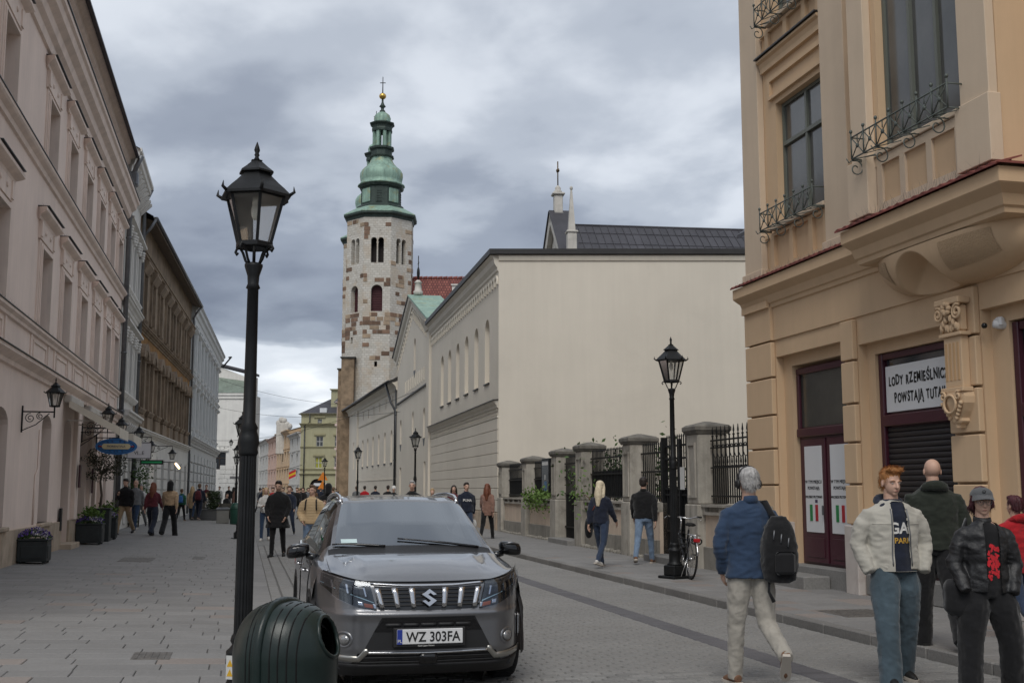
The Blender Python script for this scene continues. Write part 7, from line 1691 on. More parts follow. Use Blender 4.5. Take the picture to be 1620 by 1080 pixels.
# lower intake
strip([(-.37, .608), (.37, .608)], [(-.505, .36), (.505, .36)], .004, 'lower_intake', blackpl, nv=10)
strip([(-.355, .60), (.355, .60)], [(-.43, .50), (.43, .50)], .008, 'intake_upper', gloss_blk, nv=4)
for k in range(5): x = -.34+.138*k; strip([(x, .562), (x+.122, .562)], [(x, .535), (x+.122, .535)], .014, 'intake_vent', blackpl, nu=4, nv=1, th=.008)
strip([(-.49, .352), (0, .345), (.49, .352)], [(-.49, .338), (0, .331), (.49, .338)], .016, 'lower_chrome', chrome_c, nv=2, th=.014)
strip([(-.55, .335), (.55, .335)], [(-.60, .245), (.60, .245)], .006, 'bottom_intake', gloss_blk, nv=4)
for z in (.30, .265): strip([(-.56, z+.01), (.56, z+.01)], [(-.57, z), (.57, z)], .014, 'intake_bar', blackpl, nv=1, th=.008)
strip([(-.07, .33), (.07, .33)], [(-.07, .255), (.07, .255)], .022, 'radar_cover', gloss_blk, nu=4, nv=2, th=.015)
strip([(-.80, .265), (-.5, .25), (.5, .25), (.80, .265)], [(-.76, .15), (-.5, .15), (.5, .15), (.76, .15)], .010, 'bumper_skid', blackpl, nv=4, th=.05)
for s in (-1, 1):
    strip([(s*.475, .372), (s*.50, .372), (s*.545, .318), (s*.82, .330)], [(s*.468, .345), (s*.49, .322), (s*.535, .272), (s*.80, .285)], .016, 'chrome_garnish', pm('satin_silver', (.42, .41, .38), .3, .9), nu=30, nv=2, th=.02)
    # fog lamp in a shallow round pocket
    c = (s*.655, .438)
    ring = lambda r: [(c[0]+r*math.cos(2*math.pi*k/28), c[1]+r*math.sin(2*math.pi*k/28)) for k in range(28)]
    m = MB(); m.rings([[FP(x, z, o_) for x, z in ring(r)] for r, o_ in ((.066, .002), (.060, .010), (.048, .008), (.044, .0), (.001, -.004))], False, False, True, True); fg_ = m.build('fog_lamp_bezel', paint, car)
    m = MB(); m.rings([[FP(x, z, o_) for x, z in ring(r)] for r, o_ in ((.040, .004), (.036, .016), (.018, .022), (.001, .024))], False, False, True, True); m.build('fog_lamp', pm('fog_lens', (.30, .30, .30), .08, .6, var=0), fg_)
    strip([(s*.812, .575), (s*.852, .590)], [(s*.805, .385), (s*.846, .385)], .012, 'side_reflector', chrome_c, nu=4, nv=6, th=.01); strip([(s*.822, .555), (s*.846, .565)], [(s*.815, .405), (s*.840, .405)], .018, 'side_light', pm('white_lens', (.5, .5, .5), .2), nu=4, nv=6, th=.006)
# number plate
pz = .462; m = MB(); m.bbox(-.285, .285, -.05, .01, pz-.078, pz+.068, .006); pf = m.build('plate_frame', blackpl, car, loc=(0, -.0, 0))
m = MB(); m.bbox(-.26, .26, -.062, -.05, pz-.054, pz+.060, .004); npl = m.build('number_plate', pm('plate_white', (.60, .60, .60), .4, var=.03), car)
m = MB(); m.box(-.259, -.218, -.0635, -.0622, pz-.053, pz+.059); m.build('blue_band', pm('plate_blue', (.02, .04, .25), .4), npl)
put('lettering', text_mesh('PL', .034, pap), npl, (-.2385, -.0645, pz-.04), (R(90), 0, 0))
me = text_mesh('WZ 303FA', .105, ink, .001, bold=.0015); o = put('lettering', me, npl, (.025, -.0645, pz-.034), (R(90), 0, 0)); xs_ = [v.co.x for v in me.vertices]; o.scale = (.43/(max(xs_)-min(xs_)), 1, 1)
put('lettering', text_mesh('Suzuki Japan Motors', .016, pap), pf, (-.03, -.0515, pz-.072), (R(90), 0, 0))
# mirrors
for s in (-1, 1):
    m = MB(); rs = []
    for y, k in ((0, .55), (.02, .86), (.06, 1), (.13, .97), (.16, .9)):
        rs.append([(s*(.968+.100*k*math.copysign(abs(math.cos(a))**.6, math.cos(a))), 1.27+y, 1.062+.063*k*math.copysign(abs(math.sin(a))**.7, math.sin(a))-(.02*k*math.cos(a)*1)) for a in [2*math.pi*q/24 for q in range(24)]])
    m.rings(rs, True, True, True, True); mr = m.build('wing_mirror', gloss_blk, car)
    q = MB(); q.tube([(s*.80, 1.30, 1.0), (s*.89, 1.33, 1.02)], [.035, .028], 8); q.build('mirror_arm', gloss_blk, mr)
    q = MB(); q.tube([(s*(.89), 1.272, 1.105), (s*(.965), 1.266, 1.119), (s*1.04, 1.275, 1.102)], [.003, .010, .003], 6); q.build('mirror_cap', paint, mr)
# wipers, cowl, sticker, roof rails, handles
m = MB(); V = []
for i in range(41):
    x = lerp(-.72, .72, i/40); yb = 1.03-.10*(1-(x/.745)**2); zb = body_z(x, max(.6, yb))
    V += [(x, yb-.03, zb+.004), (x, yb+.02, zb+.012), (x, 1.13-.0*(1-(x/.745)**2), (body_z(x, 1.13) or 1.1)+.004)]
F = []
for i in range(40): F += [(i*3, i*3+3, i*3+4, i*3+1), (i*3+1, i*3+4, i*3+5, i*3+2)]
m.add(V, F, True); m.build('cowl_panel', blackpl, car)
def wsp(x, y): return Vector((x, y, body_z(x, y)+.018))
for (xa, ya, xb, yb) in ((.30, 1.10, -.62, 1.20), (-.22, 1.10, -.68, 1.17), (.62, 1.10, -.10, 1.20)):
    if xa == .30: continue
    q = MB(); pts = [wsp(lerp(xa, xb, t), lerp(ya, yb, t)) for t in [k/8 for k in range(9)]]; q.tube(pts, [.012]*5+[.008]*4, 6); q.build('wiper', gloss_blk, car)
q = MB(); P0 = [(-.60, 1.19), (-.46, 1.18), (-.46, 1.235), (-.60, 1.245)]; q.add([tuple(wsp(x, y)-Vector((0, 0, .012))) for x, y in P0], [(0, 1, 2, 3)]); q.build('windscreen_sticker', pm('sticker_pale', (.5, .62, .62), .5), car)
for s in (-1, 1):
    q = MB(); ys2 = [1.86, 1.92, 2.0, 2.4, 3.0, 3.4, 3.55]; hs = [.01, .035, .05, .055, .055, .045, .005]
    q.tube([(s*.555, y, cr(prof(y), 7.1)[1]+.0+h) for y, h in zip(ys2, hs)], .019, 8); q.build('roof_rail', chrome_c, car)
    for y in (1.72, 2.72): q = MB(); q.tube([(s*.885, y, .865), (s*.912, y+.03, .87), (s*.912, y+.17, .87), (s*.885, y+.2, .87)], .012, 6); q.build('door_handle', chrome_c, car)
    q = MB(); q.tube([(s*(cr(prof(1.16), t)[0]+.002), 1.16+.03*(t/6), cr(prof(1.16), t)[1]) for t in [1.7+.3*k for k in range(14)]], .004, 4); q.build('door_gap', gloss_blk, car)
    q = MB(); q.tube([(s*(cr(prof(2.47), t)[0]+.002), 2.47, cr(prof(2.47), t)[1]) for t in [1.7+.3*k for k in range(14)]], .004, 4); q.build('door_gap', gloss_blk, car)
    q = MB(); q.bbox(s*.80-.07, s*.80+.07, 4.0, 4.12, .75, .92, .03); q.build('tail_light', pm('tail_red', (.3, .01, .01), .2), car)
# cabin
seat_m = pm('dark_seat', (.03, .03, .034), .8)
m = MB(); m.rings([[(x, y, z) for x in (-.66, .66)] for y, z in ((1.1, 1.03), (1.45, 1.06), (1.62, 1.0), (1.64, .6))], False, False, False); m.build('dashboard', blackpl, car)
for s in (-1, 1):
    q = MB(); q.bbox(s*.36-.23, s*.36+.23, 2.25, 2.42, .7, 1.22, .06); q.build('front_seat', seat_m, car); q = MB(); q.bbox(s*.36-.13, s*.36+.13, 2.30, 2.40, 1.24, 1.40, .04); q.build('headrest', seat_m, car)
q = MB(); q.bbox(-.62, .62, 3.1, 3.25, .6, 1.2, .06); q.build('rear_seat', seat_m, car)
q = MB(); q.tube([(.36+.18*math.cos(a), 1.72+.06*math.sin(a), .98+.17*math.sin(a)) for a in [2*math.pi*k/28 for k in range(28)]], .014, 6, closed=True); q.build('steering_wheel', blackpl, car)
q = MB(); q.bbox(-.11, .11, 1.74, 1.77, 1.36, 1.425, .012); q.tube([(0, 1.76, 1.42), (0, 1.80, 1.47)], .012, 6); q.build('rear_view_mirror', blackpl, car)
q = MB(); q.tube([(0.02, 1.74, 1.36), (.02, 1.74, 1.30)], .002, 4); q.ell((.02, 1.74, 1.27), (.018, .01, .035), 8, 6); q.build('hanging_charm', pm('pale_charm', (.45, .45, .25), .6), car)
m = MB(); m.box(-.7, .7, 1.2, 4.0, .34, .40); m.build('cabin_floor', seat_m, car)
# ================================================================ people
from mathutils.bvhtree import BVHTree
def remesh(mb, vox, smooth=2, fac=.5):
    me = bpy.data.meshes.new('tmp'); me.from_pydata(mb.v, [], mb.f); ob = bpy.data.objects.new('tmp', me)
    bm = bmesh.new(); bm.from_mesh(me); bmesh.ops.recalc_face_normals(bm, faces=bm.faces); bm.to_mesh(me); bm.free()
    r = ob.modifiers.new('r', 'REMESH'); r.mode = 'VOXEL'; r.voxel_size = vox
    if smooth: s_ = ob.modifiers.new('s', 'SMOOTH'); s_.iterations = smooth; s_.factor = fac
    out = evaluated(ob)
    bpy.data.objects.remove(ob); bpy.data.meshes.remove(me); return out
def displace(me, fn):
    n = len(me.vertices); co = np.empty(n*3); me.vertices.foreach_get('co', co); co = co.reshape(-1, 3); no = np.array([v.normal[:] for v in me.vertices]) if n else co
    d = np.array([fn(c) for c in co]); co += no*d[:, None]; me.vertices.foreach_set('co', co.ravel()); me.update()
def cut(me, pred):
    bm = bmesh.new(); bm.from_mesh(me); bmesh.ops.delete(bm, geom=[f for f in bm.faces if pred(f.calc_center_median())], context='FACES'); bm.to_mesh(me); bm.free()
def smooth_on(me): me.polygons.foreach_set('use_smooth', [True]*len(me.polygons)); me.update()
def folds(amp, fx, fz, seed=0.0):
    off = Vector((seed*3.1, seed*1.7, seed*2.3))
    def f(c):
        a = mnoise.noise(Vector((c[0]*fx, c[1]*fx, c[2]*fz))+off); b = mnoise.noise(Vector((c[0]*fx*2.3, c[1]*fx*2.3, c[2]*fz*1.9))+off*2)
        c_ = mnoise.noise(Vector((c[0]*fx*1.3+c[2]*7, c[1]*fx*1.3, c[2]*fz*2.6))+off*3); return amp*((1-abs(a)*2.4)*.8+b*.45+(1-abs(c_)*3)*.35-.5)
    return f
def etube(mb, rings, n=14):
    """rings: (centre, rx, ry, power) stacked sections lying flat in x/y"""
    rs = []
    for c, rx, ry in rings: rs.append([(c[0]+rx*math.cos(2*math.pi*k/n), c[1]+ry*math.sin(2*math.pi*k/n), c[2]) for k in range(n)])
    return mb.rings(rs, True, True)
skin_m = pm('skin', (.50, .315, .235), .55, var=.06, vscale=18, spec=.35); lip_m = pm('lips', (.36, .15, .13), .5, var=0); eye_w = pm('eye_white', (.6, .58, .55), .3, var=0); eye_d = pm('eye_dark', (.03, .025, .02), .2, var=0)
def cloth(name, col, rough=.9, sheen=.2, var=.15, vs=9, bump=.15, bs=90): return pm(name, col, rough, var=var, vscale=vs, bump=bump, bscale=bs, sheen=sheen, spec=.2)
CL = {'black': cloth('black_cloth', (.010, .010, .011)), 'navy': cloth('navy_cloth', (.014, .018, .032)), 'denim': cloth('denim_blue', (.026, .046, .086)), 'lightdenim': cloth('light_denim', (.15, .21, .30), var=.25, vs=4), 'darkdenim': cloth('dark_denim', (.028, .042, .075)),
      'fadedgreen': cloth('faded_grey_denim', (.055, .08, .098), var=.3, vs=4), 'beige': cloth('beige_cotton', (.31, .288, .25)), 'tan': cloth('tan_cloth', (.38, .27, .17)), 'camel': cloth('camel_cloth', (.33, .24, .15)), 'olive': cloth('dark_olive_fleece', (.020, .024, .018)), 'grey': cloth('grey_cloth', (.14, .145, .15)),
      'red': cloth('red_cloth', (.33, .012, .018)), 'white': cloth('white_cloth', (.55, .54, .52)), 'offwhite': cloth('stone_white_jacket', (.39, .372, .325), var=.06), 'green': cloth('green_cloth', (.02, .09, .05)), 'maroon': cloth('maroon_cloth', (.09, .018, .025)), 'brown': cloth('brown_cloth', (.15, .085, .05)), 'rust': cloth('dusty_rose_coat', (.22, .125, .095)),
      'leather': pm('black_leather', (.009, .009, .010), .52, var=.2, vscale=8, bump=.3, bscale=35, spec=.5), 'blue': cloth('bright_blue', (.04, .13, .33)), 'cream': cloth('quilted_beige', (.46, .34, .20), var=.08)}
HAIR = {'grey': pm('grey_hair', (.36, .35, .34), .7, var=.25, vscale=40), 'ginger': pm('ginger_hair', (.34, .15, .05), .7, var=.3, vscale=40), 'dark': pm('dark_hair', (.022, .016, .013), .6, var=.3, vscale=40), 'blonde': pm('blonde_hair', (.58, .50, .36), .6, var=.15, vscale=40), 'auburn': pm('auburn_hair', (.14, .045, .022), .6, var=.3, vscale=40), 'brown': pm('brown_hair', (.12, .07, .04), .6, var=.3, vscale=40), 'fair': pm('fair_hair', (.42, .30, .17), .6, var=.25, vscale=40), 'wine': pm('wine_hair', (.06, .014, .02), .6, var=.3, vscale=40)}
shoe_w = pm('white_sneaker', (.55, .54, .52), .6); shoe_b = pm('black_shoe', (.012, .012, .012), .5); shoe_br = pm('brown_suede_shoe', (.16, .085, .05), .85); sole_w = pm('pale_sole', (.42, .38, .33), .8)
SHOE = {'white': shoe_w, 'black': shoe_b, 'brown': shoe_br}
WALK_L = dict(legs=((.38, .10, .0), (-.30, .42, .25)), arms=((-.35, .12, .25, 0), (.35, .12, .35, 0)))       # index 0 = person's right (-x facing viewer), 1 = left (+x)
WALK_R = dict(legs=((-.30, .42, .25), (.38, .10, .0)), arms=((.35, .12, .35, 0), (-.35, .12, .25, 0)))
STAND = dict(legs=((.03, .04, 0), (-.02, .05, 0)), arms=((.05, .12, .25, 0), (.0, .12, .2, 0)))
class Fig: pass
def person(label, pos, yaw, H=1.75, pose=STAND, top='black', bottom='denim', shoes='black', hair=('short', 'dark'), res=1, topkind='jacket', hem=None, legw=1.0, bulk=1.0, lean=0.0, head=(0, 0), female=False, group=None, hood=False, collar=True, foldamp=1.0, sleeve=1.0, seed=None, face=True, flare=0.0, hands=True):
    """res 0 far, 1 middle, 2 near"""
    seed = seed if seed is not None else random.random()*50
    s = H/1.75; vox = (.034, .019, .0105)[res]*s
    t = thing('person', label, 'person', pos, yaw, group)
    f = Fig(); f.root = t
    legs, arms = pose['legs'], pose['arms']
    hipw = .088 if not female else .092; shw = (.188 if not female else .165)*bulk
    # ---- joints
    J = {}
    P = Vector((0, 0, .95))
    for i, sd_ in ((0, -1), (1, 1)):
        a, k, fp = legs[i][:3]; ox_ = legs[i][3] if len(legs[i]) > 3 else .02
        hip = P+Vector((sd_*hipw, 0, -.03)); kn = hip+Vector((sd_*ox_, -math.sin(a)*.43, -math.cos(a)*.43)); an = kn+Vector((sd_*ox_*.3, -math.sin(a-k)*.42, -math.cos(a-k)*.42))
        fd = Vector((sd_*.18, -math.cos(fp), -math.sin(fp))).normalized(); toe = an+fd*.17+Vector((0, 0, -.055)) if fp < .6 else an+fd*.2
        J['hip', i], J['kn', i], J['an', i], J['toe', i], J['fd', i] = hip, kn, an, toe, fd
    def solez(i):
        an, fd = J['an', i], J['fd', i]; up = Vector((0, 0, 1))-fd*fd.z; up.normalize(); return min((an-up*.085+fd*.17).z, (an-up*.085-fd*.05).z)
    dz = -min(solez(0), solez(1)); 
    for k in list(J):
        if k[0] != 'fd': J[k] = J[k]+Vector((0, 0, dz))
    P = P+Vector((0, 0, dz))
    rotl = Matrix.Rotation(lean, 3, 'X')                       # lean forward (towards -y)
    def up(p): return P+rotl @ (Vector(p)-Vector((0, 0, .95)))
    for i, sd_ in ((0, -1), (1, 1)):
        b, c, e, tw = arms[i]
        sh = up((sd_*shw, 0, 1.40)); d1 = rotl @ Vector((sd_*math.sin(c), -math.sin(b)*math.cos(c), -math.cos(b)*math.cos(c))); el = sh+d1*.29
        d2 = rotl @ Vector((sd_*math.sin(c)*.35-sd_*math.sin(tw), -math.sin(b+e)*math.cos(tw), -math.cos(b+e)*math.cos(tw))).normalized(); wr = el+d2*.25
        J['sh', i], J['el', i], J['wr', i], J['hd', i] = sh, el, wr, d2
    nk = up((0, .01, 1.49)); hdM = Matrix.Rotation(head[0], 3, 'Z') @ Matrix.Rotation(head[1], 3, 'X'); hc0 = up((0, -.015, 1.52))
    def hp(p): return hc0+hdM @ (Vector(p)-Vector((0, -.015, 1.52)))
    f.J, f.P, f.up, f.hp, f.s = J, P, up, hp, s
    SC = lambda mb: [setattr(mb, 'v', [(a*s, b*s, c*s) for a, b, c in mb.v])]
    def fin(mb, name, mat, vx, sm=2, disp=None, par=t, cutf=None):
        SC(mb); me = remesh(mb, vx, sm); 
        if disp: displace(me, disp)
        if cutf: cut(me, cutf)
        smooth_on(me); me.materials.clear(); me.materials.append(mat); me.name = name; return put(name, me, par)
    # ---- body (skin): torso, limbs, neck, head, hands in one mesh
    B = MB()
    etube(B, [(up((0, 0, z)), rx*bulk, ry) for z, rx, ry in ((.90, .13, .085), (1.0, .135, .085), (1.1, .12, .08), (1.25, .14, .09), (1.38, .15, .085), (1.45, .10, .06), (1.48, .055, .055), (1.56, .050, .054))])
    for i, sd2 in ((0, -1), (1, 1)):
        B.tube([J['hip', i], J['kn', i], J['an', i]], [.075, .05, .026], 10); B.tube([up((sd2*shw*.8, 0, 1.36)), J['sh', i]+(J['el', i]-J['sh', i])*.4, J['el', i], J['wr', i]], [.03, .032, .032, .025], 10)
        B.tube([J['an', i], J['an', i]+J['fd', i]*.1-Vector((0, 0, .035))], [.024, .02], 8)
    SC(B)
    bme = remesh(B, max(vox, .016*s), 1)
    Hd = MB()
    Hd.ell(hp((0, .012, 1.660)), (.074, .093, .088), 18, 14); Hd.ell(hp((0, -.028, 1.605)), (.060, .066, .078), 16, 12)
    if res:
        Hd.ell(hp((0, -.062, 1.550)), (.026, .026, .022), 10, 8)                                # chin
        Hd.tube([hp((0, -.088, 1.648)), hp((0, -.106, 1.618)), hp((0, -.112, 1.602)), hp((0, -.092, 1.594))], [.008, .012, .014, .010], 8)   # nose
        for sx in (-1, 1):
            Hd.ell(hp((sx*.076, .006, 1.625)), (.010, .020, .032), 8, 8)
            Hd.ell(hp((sx*.030, -.080, 1.652)), (.026, .014, .010), 8, 6)
            Hd.ell(hp((sx*.010, -.095, 1.604)), (.010, .010, .009), 8, 6)
        Hd.ell(hp((0, -.084, 1.571)), (.024, .014, .010), 10, 6)
    Hd.tube([up((0, .012, 1.44)), hp((0, .012, 1.58))], [.060, .054], 12)
    SC(Hd); hme = remesh(Hd, (.022, .009, .0055)[res]*s, (1, 2, 5)[res])
    def add_mesh(vs, fs, me): o = len(vs); vs += [tuple(v.co) for v in me.vertices]; fs += [[o+i for i in p.vertices] for p in me.polygons]
    vs, fs = [], []; add_mesh(vs, fs, bme); add_mesh(vs, fs, hme)
    if hands:
        for i, sd_ in ((0, -1), (1, 1)):
            Hn = MB(); wr, d = J['wr', i], J['hd', i]; lat = d.cross(Vector((0, 1, 0))); 
            if lat.length < .2: lat = Vector((sd_, 0, 0))
            lat = Vector((0, -1, 0))-d*d.dot(Vector((0, -1, 0)))                                # thumb side looks forward
            lat = lat.normalized() if lat.length > .3 else Vector((-sd_, 0, 0)); nrm = d.cross(lat).normalized()*sd_
            pm0 = wr+d*.045; Hn.tube([wr-d*.02, wr+d*.02], [.027, .028], 8)
            for k in range(4):
                o_ = (1.5-k)*.019; L_ = (.070, .080, .075, .058)[k]; b0 = wr+d*.03+lat*o_*.8; b1 = wr+d*.088+lat*o_; c1 = b1+d*L_*.5+nrm*.012; c2 = c1+d*L_*.38+nrm*.026
                Hn.tube([b0, b1, c1, c2], [.0125, .0105, .009, .007], 7)
            Hn.tube([wr+d*.02+lat*.02, wr+d*.05+lat*.042, wr+d*.085+lat*.05+nrm*.012, wr+d*.105+lat*.045+nrm*.02], [.013, .012, .010, .008], 7)
            SC(Hn); add_mesh(vs, fs, remesh(Hn, (.02, .008, .0045)[res]*s, 1))
    me = bpy.data.meshes.new('body'); me.from_pydata(vs, [], fs); smooth_on(me); me.materials.append(skin_m); body = put('body', me, t); f.body = body
    if res and face:
        for sx in (-1, 1):
            q = MB(); q.ell(hp((sx*.031, -.083, 1.634)), (.0100, .006, .0040), 8, 6); SC(q); e_ = q.build('eye', eye_w, t)
            q = MB(); q.ell(hp((sx*.031, -.0865, 1.634)), (.0042, .003, .0038), 8, 6); SC(q); q.build('iris', eye_d, e_)
            q = MB(); q.tube([hp((sx*.014, -.098, 1.654)), hp((sx*.032, -.097, 1.660)), hp((sx*.050, -.084, 1.655))], [.0025, .003, .0015], 6); SC(q); q.build('eyebrow', HAIR[hair[1]] if hair[0] != 'bald' else HAIR['brown'], t)
        q = MB(); q.tube([hp((-.017, -.0915, 1.5705)), hp((0, -.0975, 1.5715)), hp((.017, -.0915, 1.5705))], [.0018, .0045, .0018], 6); SC(q); q.build('lips', lip_m, t)
    # ---- hair
    Hr = MB(); hk = hair[0]
    if hk != 'bald':
        Hr.ell(hp((0, .022, 1.682)), (.083, .096, .082), 18, 12); Hr.ell(hp((0, .052, 1.635)), (.077, .062, .075), 14, 10)
        if hk in ('short', 'tuft'): Hr.ell(hp((0, -.035, 1.735)), (.062, .055, .032), 12, 8)
        if hk == 'tuft':
            rh = random.Random(5)
            for k in range(26): a = rh.uniform(-2.4, 2.4); b = rh.uniform(.2, 1); p0 = hp((.07*math.sin(a)*b, -.045-.02*math.cos(a)+.06*(1-b), 1.735+.01*rh.random())); Hr.tube([p0, p0+Vector((rh.uniform(-.02, .02), -.02, .022))], [.017, .006], 6)
        if hk in ('long', 'bob', 'chin'):
            Lh = {'long': 1.24, 'bob': 1.42, 'chin': 1.53}[hk]
            for sx in (-1, 1): Hr.tube([hp((sx*.055, -.01, 1.70)), hp((sx*.082, .01, 1.60)), up((sx*.080, .045, max(1.48, Lh+.06))), up((sx*.08, .085, Lh+.05))], [.03, .030 if hk != 'chin' else .02, .04 if hk != 'chin' else .018, .02], 10)
            Hr.tube([hp((0, .06, 1.68)), hp((0, .09, 1.58)), up((0, .105, max(1.45, Lh+.03))), up((0, .125 if hk != 'chin' else .10, Lh))], [.06, .075, .08, .035], 12)
        def hd(c): a = mnoise.noise(Vector((c[0]*60, c[1]*60, c[2]*14))); return (.006 if res == 2 else .004)*a
        hr_ = fin(Hr, 'hair', HAIR[hair[1]], (.024, .011, .006)[res]*s, 2, hd if res else None)
        if res == 2:                                            # loose strands over the hair mass
            rh = random.Random(3); q = MB(); vsn = [(v.co.copy(), v.normal.copy()) for v in hr_.data.vertices]; cz = hp((0, 0, 1.66))*s
            for k in range(1500):
                p0, n0 = rh.choice(vsn)
                flow = (hdM @ Vector((rh.uniform(-.5, .5), -.7, .55))) if hk == 'tuft' and p0.z > cz.z+.03 else (hdM @ Vector((rh.uniform(-.3, .3), .35, -.9)))
                d0 = (n0*.30+flow*.9).normalized(); L_ = rh.uniform(.016, .036); sd3 = d0.cross(n0+Vector((.1, .2, .3))).normalized()*.0014
                a_ = p0-n0*.002; b_ = a_+d0*L_*.5+n0*.004; c_ = a_+d0*L_+n0*rh.uniform(-.004, .008)
                q.add([a_-sd3, a_+sd3, b_+sd3*.8, b_-sd3*.8, c_], [(0, 1, 2, 3), (3, 2, 4)])
            tag(q.build('hair_strands', HAIR[hair[1]], hr_, fix=False), kind='stuff')
    # ---- trousers
    Tr = MB(); lw = legw
    etube(Tr, [(P+Vector((0, .005, z-.95)), rx*max(1, bulk*.96), ry) for z, rx, ry in ((.86, .150, .105), (.93, .172, .122), (1.0, .160, .112), (1.04, .152, .105))])
    for i in (0, 1):
        h, k, a = J['hip', i], J['kn', i], J['an', i]; end = a+(a-k).normalized()*(.04 if lw < 1.25 else .092)
        Tr.tube([h+Vector((0, 0, .04)), h+(k-h)*.35, k, k+(a-k)*.5, end], [.092*max(1, bulk*.95), .088*lw, .068*lw, .060*lw*(1.0 if lw < 1.2 else 1.08), .052*lw*(1 if lw < 1.2 else 1.25)], 14)
    fin(Tr, 'trousers', CL[bottom], vox, 2, folds(.0065*foldamp if res else .0, 12, 8, seed) if res else None)
    # ---- shoes
    for i in (0, 1):
        a, fd = J['an', i], J['fd', i]; upv = Vector((0, 0, 1))-fd*fd.z; upv.normalize(); q = MB()
        q.tube([a-fd*.055-upv*.035, a-upv*.025, a+fd*.07-upv*.045, a+fd*.14-upv*.058, a+fd*.185-upv*.064], [.034, .044, .040, .034, .020], 10); q.tube([a-upv*.03, a+upv*.015], [.042, .038], 10)
        sh_ = fin(q, 'shoe', SHOE[shoes], (.03, .014, .009)[res]*s, 1)
        if res:
            q = MB(); la = fd.cross(upv).normalized(); rs = []
            o = [(-.085, .028), (-.06, .036), (.0, .034), (.08, .042), (.14, .042), (.185, .028), (.20, .0)]
            pts = [(x, w) for x, w in o]+[(x, -w) for x, w in o[::-1]]
            q.rings([[tuple(a+fd*x+la*w-upv*z) for x, w in pts] for z in (.060, .086)], True, True); SC(q); q.build('sole', sole_w if shoes != 'black' or res == 2 and top == 'offwhite' else shoe_b, sh_)
    # ---- top
    hz = hem if hem is not None else (.92 if topkind != 'coat' else .58)
    T_ = MB(); bk = bulk*(1.0 if topkind == 'shirt' else 1.06); dy = .0
    secs = [(1.485, .072, .070), (1.465, .095, .078), (1.44, .130, .090), (1.405, .165, .104), (1.35, .184, .118), (1.25, .182, .128), (1.12, .172 if not female else .160, .122), (1.02, .176, .126), (.95, .182, .130)]
    secs = [(z, rx*bk*(shw/.188)**.5, ry*(1.0 if topkind == 'shirt' else 1.08)) for z, rx, ry in secs if z > hz]
    low = secs[-1]; secs.append((hz, low[1]*(1.0+flare), low[2]*(1.0+flare*1.2)))
    def upc(z): return up((0, 0, z)) if z > .95 else P+Vector((0, 0, z-.95))
    etube(T_, [(upc(z), rx, ry) for z, rx, ry in secs], 20)
    sr = sleeve*(1.0 if topkind != 'shirt' else .88)
    for i, sd_ in ((0, -1), (1, 1)):
        S0 = up((sd_*shw*.60, .005, 1.398)); S1 = up((sd_*shw*.98, .0, 1.372)); w2 = J['wr', i]+J['hd', i]*.01
        T_.tube([S0, S1, J['sh', i]+(J['el', i]-J['sh', i])*.45, J['el', i], J['el', i]+(w2-J['el', i])*.55, w2], [.046, .056*min(sr, 1.12), .064*sr, .060*sr, .053*sr, .041*sr], 12)
    tp = fin(T_, {'jacket': 'jacket', 'coat': 'coat', 'shirt': 'shirt', 'hoodie': 'hoodie', 'puffer': 'puffer_jacket'}[topkind], CL[top], vox, 2, (folds(.0105*foldamp, 8, 9, seed+3) if topkind != 'puffer' else (lambda c: .010*abs(math.sin(c[2]*55))-.004)) if res else None, cutf=pose.get('cut'))
    f.top = tp
    if collar and res:
        q = MB(); n = 18; rs = []
        for r0, r1, z in ((.072, .074, 1.455), (.074, .076, 1.485), (.068, .072, 1.515), (.060, .064, 1.515), (.058, .060, 1.47)): rs.append([tuple(up((r0*math.cos(R(-60+300*k/n+0)+math.pi*1.0-R(90)+R(0)), .012+r1*math.sin(R(-60+300*k/n)+math.pi-R(90)), z+.012*math.sin(R(-60+300*k/n)+math.pi-R(90))))) for k in range(n+1)])
        q.rings(rs, True, True, False, True); SC(q); q.build('collar', CL[top], t)
    if hood == 'up':
        q = MB(); q.ell(hp((0, .03, 1.66)), (.105, .12, .12), 16, 12); q.tube([hp((0, .05, 1.6)), up((0, .07, 1.45))], [.10, .10], 12); fin(q, 'hood', CL[hair[2] if len(hair) > 2 else top], (.024, .012, .008)[res]*s, 2, folds(.004, 12, 12, seed) if res else None, cutf=lambda c: False)
    elif hood:
        q = MB(); q.tube([up((.10*math.cos(R(a))*1.0, .045+.07*math.sin(R(a)), 1.470+.028*math.sin(R(a)))) for a in range(-70, 251, 20)], [.026+.026*max(0, math.sin(R(a))) for a in range(-70, 251, 20)], 10); fin(q, 'hood', CL[hood if isinstance(hood, str) else top], (.024, .012, .008)[res]*s, 2, folds(.004, 14, 14, seed) if res else None)
    return f
def at_px(u, fwd, z=0.0): r = ray(u, 774); rf = r[0]*math.sin(TH)+r[1]*math.cos(TH); return (r[0]*fwd/rf, r[1]*fwd/rf, z)
VY = -TH                                                        # yaw that makes a figure look straight at the viewer
